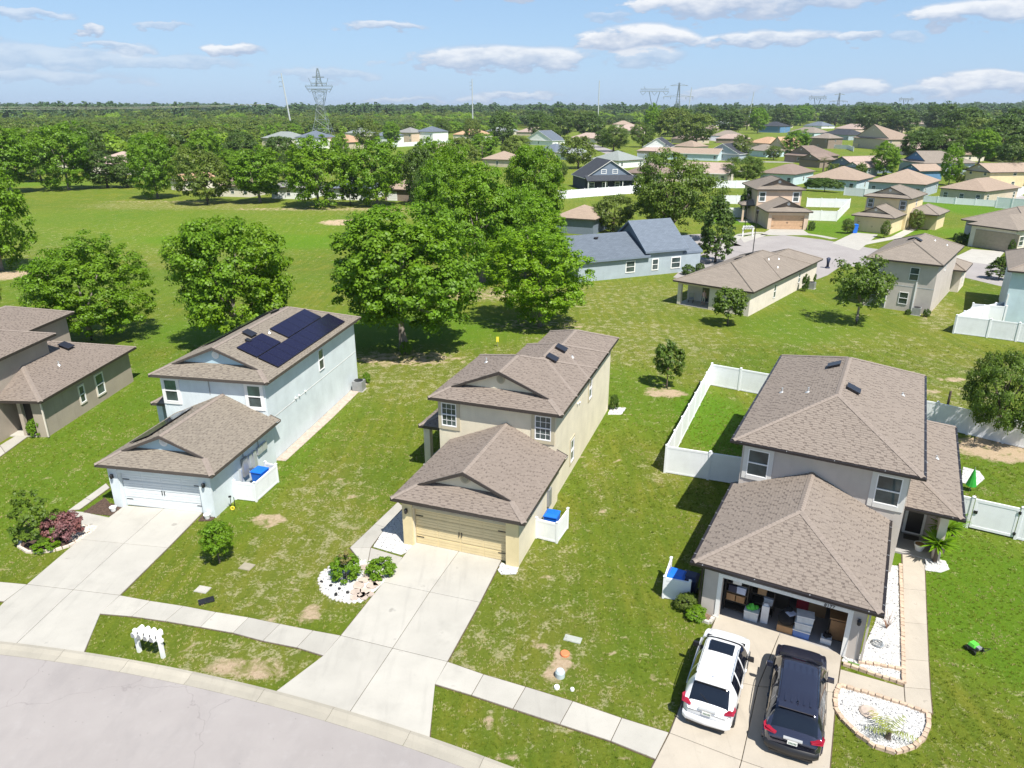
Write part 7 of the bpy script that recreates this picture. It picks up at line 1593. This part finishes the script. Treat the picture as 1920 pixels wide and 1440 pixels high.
H_('brown gabled house facing the far street', (1470, 303), (1522, 307), 15, 1, 'dutch', 'brown', 'brown', 1.0, 1, 1, slope=.5); H_('lower brown gabled wing beside the far palm', (1498, 312), (1536, 315), 8, 1, 'gable', 'brown', 'brown', 1.0, 0, 0)
H_('grey blue gabled house with a pinkish roof', (1552, 322), (1600, 327), 17, 1, 'gable', 'slate', 'pink', 1.0, 1, 1, gl='slate'); H_('small grey blue gable before the pinkish roof', (1580, 328), (1612, 331), 8, 1, 'gable', 'bluegrey', 'pink', 1.0, 0, 1)
H_('bungalow with a dark brown hip roof and pale blue wall', (1424, 344), (1486, 348), 16, 1, 'hip', 'lightblue', 'brown', 1.0, 3, 1, eave=3.1); H_('brown roofed bungalow behind the clipped hedge', (1513, 354), (1604, 360), 15, 1, 'hip', 'lightblue', 'tan', 1.0, 3, 1, eave=3.0)
H_('wide brown roofed bungalow behind the white fence at the right', (1626, 363), (1729, 370), 15, 1, 'hip', 'bluegrey', 'tan', 1.0, 3, 2, eave=3.1); H_('blue gabled house with a taupe roof', (1684, 321), (1728, 328), 17, 1, 'dutch', 'bluegrey', 'taupe', 1.0, 0, 1, gl='blue', eave=3.8); H_('low blue gabled wing with a tan roof', (1690, 334), (1722, 338), 8, 1, 'gable', 'blue', 'tan', 1.0, 0, 0)
f33 = H_('yellow-tan bungalow with a brown roof and a dark lanai', (1760, 376), (1842, 384), 16, 1, 'hip', 'tan', 'tan', 1.0, 3, 2, eave=3.0)
H_('tan two-storey house with a yellow gable at the right', (1806, 350), (1850, 356), 15, 2, 'gable', 'yellow', 'tan', 1.0, 2, 1, eave=4.6, gl='tan'); H_('white house with a dark roof at the far right edge', (1898, 352), (1950, 358), 12, 1, 'hip', 'lightblue', 'black', 1.0, 1, 0)
H_('pale roofed house far among the dark oaks', (1704, 236), (1744, 237), 22, 1, 'hip', 'pink', 'pink', 1.0, 0, 0); H_('white roofed house far at the upper right', (1842, 246), (1872, 247), 16, 1, 'hip', 'white', 'greygreen', 1.0, 0, 0)
# left half: beyond the field row
H_('house with a pink roof behind the field row', (166, 326), (246, 328), 16, 1, 'hip', 'cream', 'pink', 1.0, 2, 0, eave=3.4); H_('small gabled house with a terracotta peak among the row trees', (322, 356), (348, 358), 10, 1, 'gable', 'cream', 'orange', 1.0, 0, 1)
H_('cream house showing a porch between the row trees', (405, 368), (470, 370), 10, 1, 'hip', 'cream', 'tan', 1.0, 3, 0); H_('white house low behind the wide row tree', (615, 374), (690, 376), 10, 1, 'hip', 'white', 'slate', 1.0, 3, 0); H_('brown house with a garage behind the light row tree', (722, 376), (780, 378), 10, 1, 'hip', 'brown', 'tan', 1.0, 0, 0, garage='small'); H_('white bungalow low behind the round topped row tree', (510, 372), (575, 374), 10, 1, 'hip', 'white', 'grey', 1.0, 3, 0)
H_('house with a greyish green hip roof left of the white two-storey', (492, 274), (546, 276), 16, 1, 'hip', 'cream', 'greygreen', 1.0, 1, 1, eave=4.6); H_('white two-storey house with a slate blue roof', (556, 279), (602, 280), 15, 2, 'hip', 'white', 'slate', 1.0, 2, 0, eave=6.0); H_('tan hip roofed bungalow right of the white two-storey', (607, 278), (655, 280), 16, 1, 'hip', 'tan', 'orange', 1.0, 1, 0, eave=3.6)
H_('grey roofed house beyond the tan hip roof', (648, 262), (680, 263), 16, 1, 'hip', 'cream', 'greygreen', 1.0, 1, 0, eave=4.5); H_('white house with a slate roof among far trees', (700, 272), (728, 273), 14, 2, 'hip', 'white', 'slate', 1.0, 1, 0, eave=5.5); H_('far tan two-storey house with a grey roof', (742, 266), (772, 267), 14, 2, 'hip', 'peach', 'grey', 1.0, 2, 0, eave=6)
H_('far white two-storey house with a grey blue roof', (780, 266), (812, 267), 16, 2, 'hip', 'white', 'slate', 1.0, 2, 0, eave=6.5); H_('far house with an orange tan roof behind the white fence', (850, 262), (905, 263), 16, 1, 'hip', 'cream', 'orange', 1.0, 1, 0, eave=3.6)
H_('low dark building with a pale grey roof at the far left', (-30, 250), (36, 250), 14, 1, 'hip', 'brown', 'greygreen', 1.0, 2, 0); H_('tan house corner behind the middle clump of trees', (905, 312), (960, 314), 12, 1, 'hip', 'tan', 'tan', 1.0, 1, 0)
car2 = lambda label, u, v, rz, m, kind: car(label, at(u, v), rz, 4.6, 1.85, 1.6, m, kind)
car2('black car on the driveway of the far grey roofed house', 1178, 312, .6, M['car_dark'], 'white'); car2('dark car parked by the peach garage', 1450, 288, .3, M['car_dark'], 'white'); car2('white car near the driveway of the white dark-roofed house', 1908, 352, .8, M['car_white'], 'white'); car2('black car on the far street left of the brown gabled house', 1478, 290, .2, M['car_dark'], 'white')
# second mailbox stand on the cul-de-sac
cp_ = copy_thing(mbx, at(1392, 443), .1, 1.5, 'white mailbox stand at the cul-de-sac kerb left of the peach house')
mailg = None

# ------------------------------------------------------------ pylons, poles, wires
steel = paint('galvanised_steel', (.20, .24, .25), .5, metal=.2); conc = paint('spun_concrete_pole', (.45, .48, .48), .7)
def pole(label, u, v0, v1, leftarms=3, d=None, lean=0.0):
    """v0 = foot row hidden in trees, v1 = top row"""
    d = d or 620.0; x = (u - 960) / F_PX * d * 1.0 / math.cos(PITCH) * math.cos(PITCH); 
    # find the foot on the ground at depth y = d
    zt = CAM_H + d * math.tan(math.atan((720 - v1) / F_PX) - PITCH); k = (_F.y * d + _F.z * (zt - CAM_H)); xt = (u - 960) / F_PX * k
    t = thing('utility_pole', label, 'utility pole', (xt - lean * 0, d, 0), 0); MB().tube([(-lean, 0, 0), (0, 0, zt)], [.75, .42], 8).build('pole', conc, t)
    for i in range(leftarms): z = zt - 3.2 - i * 3.4; MB().tube([(0, 0, z), (-2.6, 0, z + .25)], [.22, .12], 5).build('arm', steel, t); MB().tube([(-2.4, 0, z + .2), (-2.4, 0, z - .9)], .12, 5).build('insulator', steel, t)
    return t, Vector((xt, d, zt))
pole('tall leaning pale pole with three short arms left of the lattice pylon', 527, 232, 137, 3, 640, lean=-4.5)
pole('thin tall pole standing alone above the middle houses', 885, 228, 148, 3, 820); pole('thin pole left of the twin pylons', 1124, 210, 151, 0, 900); pole('thin leaning pole right of the twin pylons', 1297, 205, 164, 0, 950, lean=3); pole('thin leaning pole far right of the twin pylons', 1414, 208, 172, 0, 950, lean=4)
def lattice(label, u, vtop, vbase, d, style):
    zt = CAM_H + d * math.tan(math.atan((720 - vtop) / F_PX) - PITCH); k = _F.y * d + _F.z * (zt - CAM_H); x = (u - 960) / F_PX * k
    t = thing('lattice_pylon', label, 'pylon', (x, d, 0), 0); H = zt; r = .17 * (d / 600)
    def legs(prof, name):      # prof: list of (z fraction, half width)
        mb = MB()
        for i in range(len(prof) - 1):
            (z0, a), (z1, b) = prof[i], prof[i + 1]; z0 *= H; z1 *= H
            c0 = [(-a, -a, z0), (a, -a, z0), (a, a, z0), (-a, a, z0)]; c1 = [(-b, -b, z1), (b, -b, z1), (b, b, z1), (-b, b, z1)]
            for q in range(4):
                mb.tube([c0[q], c1[q]], r, 4); mb.tube([c0[q], c1[(q + 1) % 4]], r * .6, 4); mb.tube([c0[(q + 1) % 4], c1[q]], r * .6, 4); mb.tube([c1[q], c1[(q + 1) % 4]], r * .6, 4)
        mb.build(name, steel, t, kind='stuff')
    if style == 'waist':
        hb_w = H * .165
        legs([(0, H * .155), (.12, H * .125), (.26, H * .085), (.40, H * .06)], 'legs'); legs([(.40, H * .06), (.47, H * .045), (.56, H * .07), (.66, H * .09), (.70, H * .095)], 'body'); legs([(.74, H * .05), (.84, H * .03), (.93, H * .02), (1.0, H * .008)], 'peak')
        for z, wd in ((.70, .19), (.745, .215), (.78, .12), (.87, .09)):
            mb = MB(); z *= H; wd *= H
            for y in (-.6, .6): mb.tube([(-wd, y, z), (wd, y, z)], r, 4)
            n = 12
            for q in range(n): x0, x1 = -wd + 2 * wd * q / n, -wd + 2 * wd * (q + 1) / n; mb.tube([(x0, 0, z), ((x0 + x1) / 2, 0, z + H * .022), (x1, 0, z)], r * .7, 4)
            mb.build('crossarm', steel, t)
        for s in (-1, 1): MB().tube([(s * H * .21, 0, H * .74), (s * H * .155, 0, H * .655), (s * H * .10, 0, H * .70)], r * 1.3, 5).build('insulator', steel, t); MB().tube([(s * H * .11, 0, H * .75), (s * H * .15, 0, H * .86)], r, 4).build('earth_peak', steel, t)
    elif style == 'vee':
        mb = MB()
        for s in (-1, 1):
            for y in (-1, 1): mb.tube([(s * H * .02, y, 0), (s * H * .05, y, H * .45), (s * H * .16, y, H * .86)], r, 4)
            for q in range(8): f = q / 8; a = H * (.05 + .11 * f); mb.tube([(s * a, -1, H * (.45 + .41 * f)), (s * (a + H * .014), 1, H * (.45 + .41 * (f + .12)))], r * .6, 4)
        mb.build('legs', steel, t, kind='stuff'); cb = MB(); 
        for z in (.86, .93): cb.tube([(-H * .42, 0, H * z), (H * .42, 0, H * z)], r, 4)
        for q in range(16): x0 = -H * .42 + H * .84 * q / 16; cb.tube([(x0, 0, H * .86), (x0 + H * .026, 0, H * .93), (x0 + H * .0525, 0, H * .86)], r * .6, 4)
        cb.build('crossarm', steel, t)
        for c in (-.34, 0, .34): MB().tube([(H * (c - .08), 0, H * .85), (H * c, 0, H * .76), (H * (c + .08), 0, H * .85)], r, 4).build('insulator', steel, t)
        for s in (-1, 1): MB().tube([(s * H * .28, 0, H * .93), (s * H * .32, 0, H)], r, 4).build('earth_peak', steel, t)
    else:
        legs([(0, H * .14), (.3, H * .07), (.6, H * .035), (1.0, H * .012)], 'legs')
        for z, wd in ((.66, .40), (.93, .23)):
            mb = MB(); mb.tube([(-wd * H, 0, z * H), (wd * H, 0, z * H)], r, 4); mb.tube([(-wd * H, 0, z * H), (0, 0, (z + .05) * H), (wd * H, 0, z * H)], r * .7, 4); mb.build('crossarm', steel, t)
        for x in (-.38, -.2, .2, .38): MB().tube([(x * H, 0, .66 * H), (x * H, 0, .60 * H)], r, 4).build('insulator', steel, t)
    return t
lattice('tall lattice pylon with wide cross arms above the left woodland', 595, 128, 238, 600, 'waist')
lattice('V shaped lattice pylon of the pair above the woodland', 1228, 162, 205, 1250, 'vee'); lattice('T shaped lattice pylon beside the V shaped one', 1274, 155, 205, 1150, 'tee')
lattice('faint V shaped lattice pylon in the far right distance', 1534, 178, 200, 2000, 'vee'); lattice('faint T shaped lattice pylon in the far right distance', 1575, 174, 200, 2000, 'tee'); lattice('tiniest V shaped lattice pylon on the right horizon', 1700, 182, 200, 2600, 'vee')
for nm, lab, pts in [('power_line', 'pair of pale power lines over the left woodland', [(-200, 204, 500), (0, 201, 560), (250, 201, 640), (500, 196, 760)]), ('power_line', 'lower pale power line over the left woodland', [(-200, 207, 500), (0, 205, 560), (200, 204, 640), (420, 200, 760)])]:
    P_ = []
    for u, v, d in pts: z = CAM_H + d * math.tan(math.atan((720 - v) / F_PX) - PITCH); k = _F.y * d + _F.z * (z - CAM_H); P_.append(((u - 960) / F_PX * k, d, z))
    tag(MB().tube(P_, .09, 4).build(nm, paint('aluminium_wire', (.62, .60, .45), .5)), lab, 'power line')

for lab, a, b, dp, w_, r_ in [('tan roof showing above the far trees left of the lime tree', (1152, 238), (1188, 238), 20, 'cream', 'tan'), ('pinkish roof behind the grey green trees', (1262, 240), (1300, 240), 20, 'cream', 'pink'), ('small grey roof in the far wood right of the twin pylons', (1340, 236), (1372, 236), 20, 'white', 'greygreen'), ('far tan roof behind the peach house', (1392, 236), (1424, 236), 20, 'tan', 'tan'),
        ('far cream house between the blue house and the light blue bungalow', (1462, 240), (1486, 240), 20, 'cream', 'taupe'), ('far brown roof behind the large two-storey house', (1640, 248), (1676, 249), 18, 'tan', 'brown'), ('far pale roof at the top right among oaks', (1786, 244), (1822, 245), 20, 'cream', 'pink'), ('tan roof half hidden left of the yellow gable', (1756, 300), (1790, 303), 14, 'cream', 'tan'),
        ('far grey roof at the left end of the middle group', (912, 252), (950, 253), 18, 'cream', 'greygreen'), ('low tan roof below the far white fence', (800, 290), (838, 291), 14, 'tan', 'tan'), ('pale roof behind the second row tree', (96, 318), (140, 318), 16, 'cream', 'taupe'), ('small white house far behind the left woodland edge', (150, 262), (176, 262), 16, 'white', 'grey'),
        ('tan bungalow right of the white gabled house', (1262, 284), (1300, 286), 12, 'cream', 'tan'), ('grey roofed bungalow in front of the peach house', (1396, 292), (1436, 295), 11, 'lightblue', 'taupe'), ('pale roof among the dark oaks above the blue gabled house', (1730, 272), (1772, 274), 16, 'cream', 'pink'), ('far cream house right of the pinkish roofed bungalow', (1770, 262), (1806, 264), 16, 'white', 'tan'), ('small tan roof above the tall pale green tree', (1800, 284), (1836, 287), 14, 'cream', 'tan'), ('far white house with a grey roof at the upper right edge', (1880, 268), (1916, 270), 16, 'white', 'grey'), ('brown roofed bungalow behind the long bungalow', (1258, 268), (1306, 270), 13, 'tan', 'brown')]:
    fh(lab, a, b, dp, 1, 'hip', w_, r_, 1.0, 2, 1)
# ------------------------------------------------------------ air
hz = MB().box(-6000, 6000, -300, 9000, -3, 75).build('haze', None or paint('haze_empty', (1, 1, 1))); hm = bpy.data.materials.new('haze_air'); hm.use_nodes = True; ht = hm.node_tree; ht.nodes.clear()
ho_ = ht.nodes.new('ShaderNodeOutputMaterial'); pv = ht.nodes.new('ShaderNodeVolumePrincipled'); pv.inputs['Color'].default_value = (.82, .90, 1.0, 1); pv.inputs['Density'].default_value = .00008; pv.inputs['Anisotropy'].default_value = .2
ht.links.new(pv.outputs[0], ho_.inputs['Volume']); hz.data.materials.clear(); hz.data.materials.append(hm); hz['kind'] = 'stuff'; hz['label'] = 'thin summer haze over the far woodland'
scene.cycles.volume_bounces = 0; scene.cycles.volume_step_rate = 10
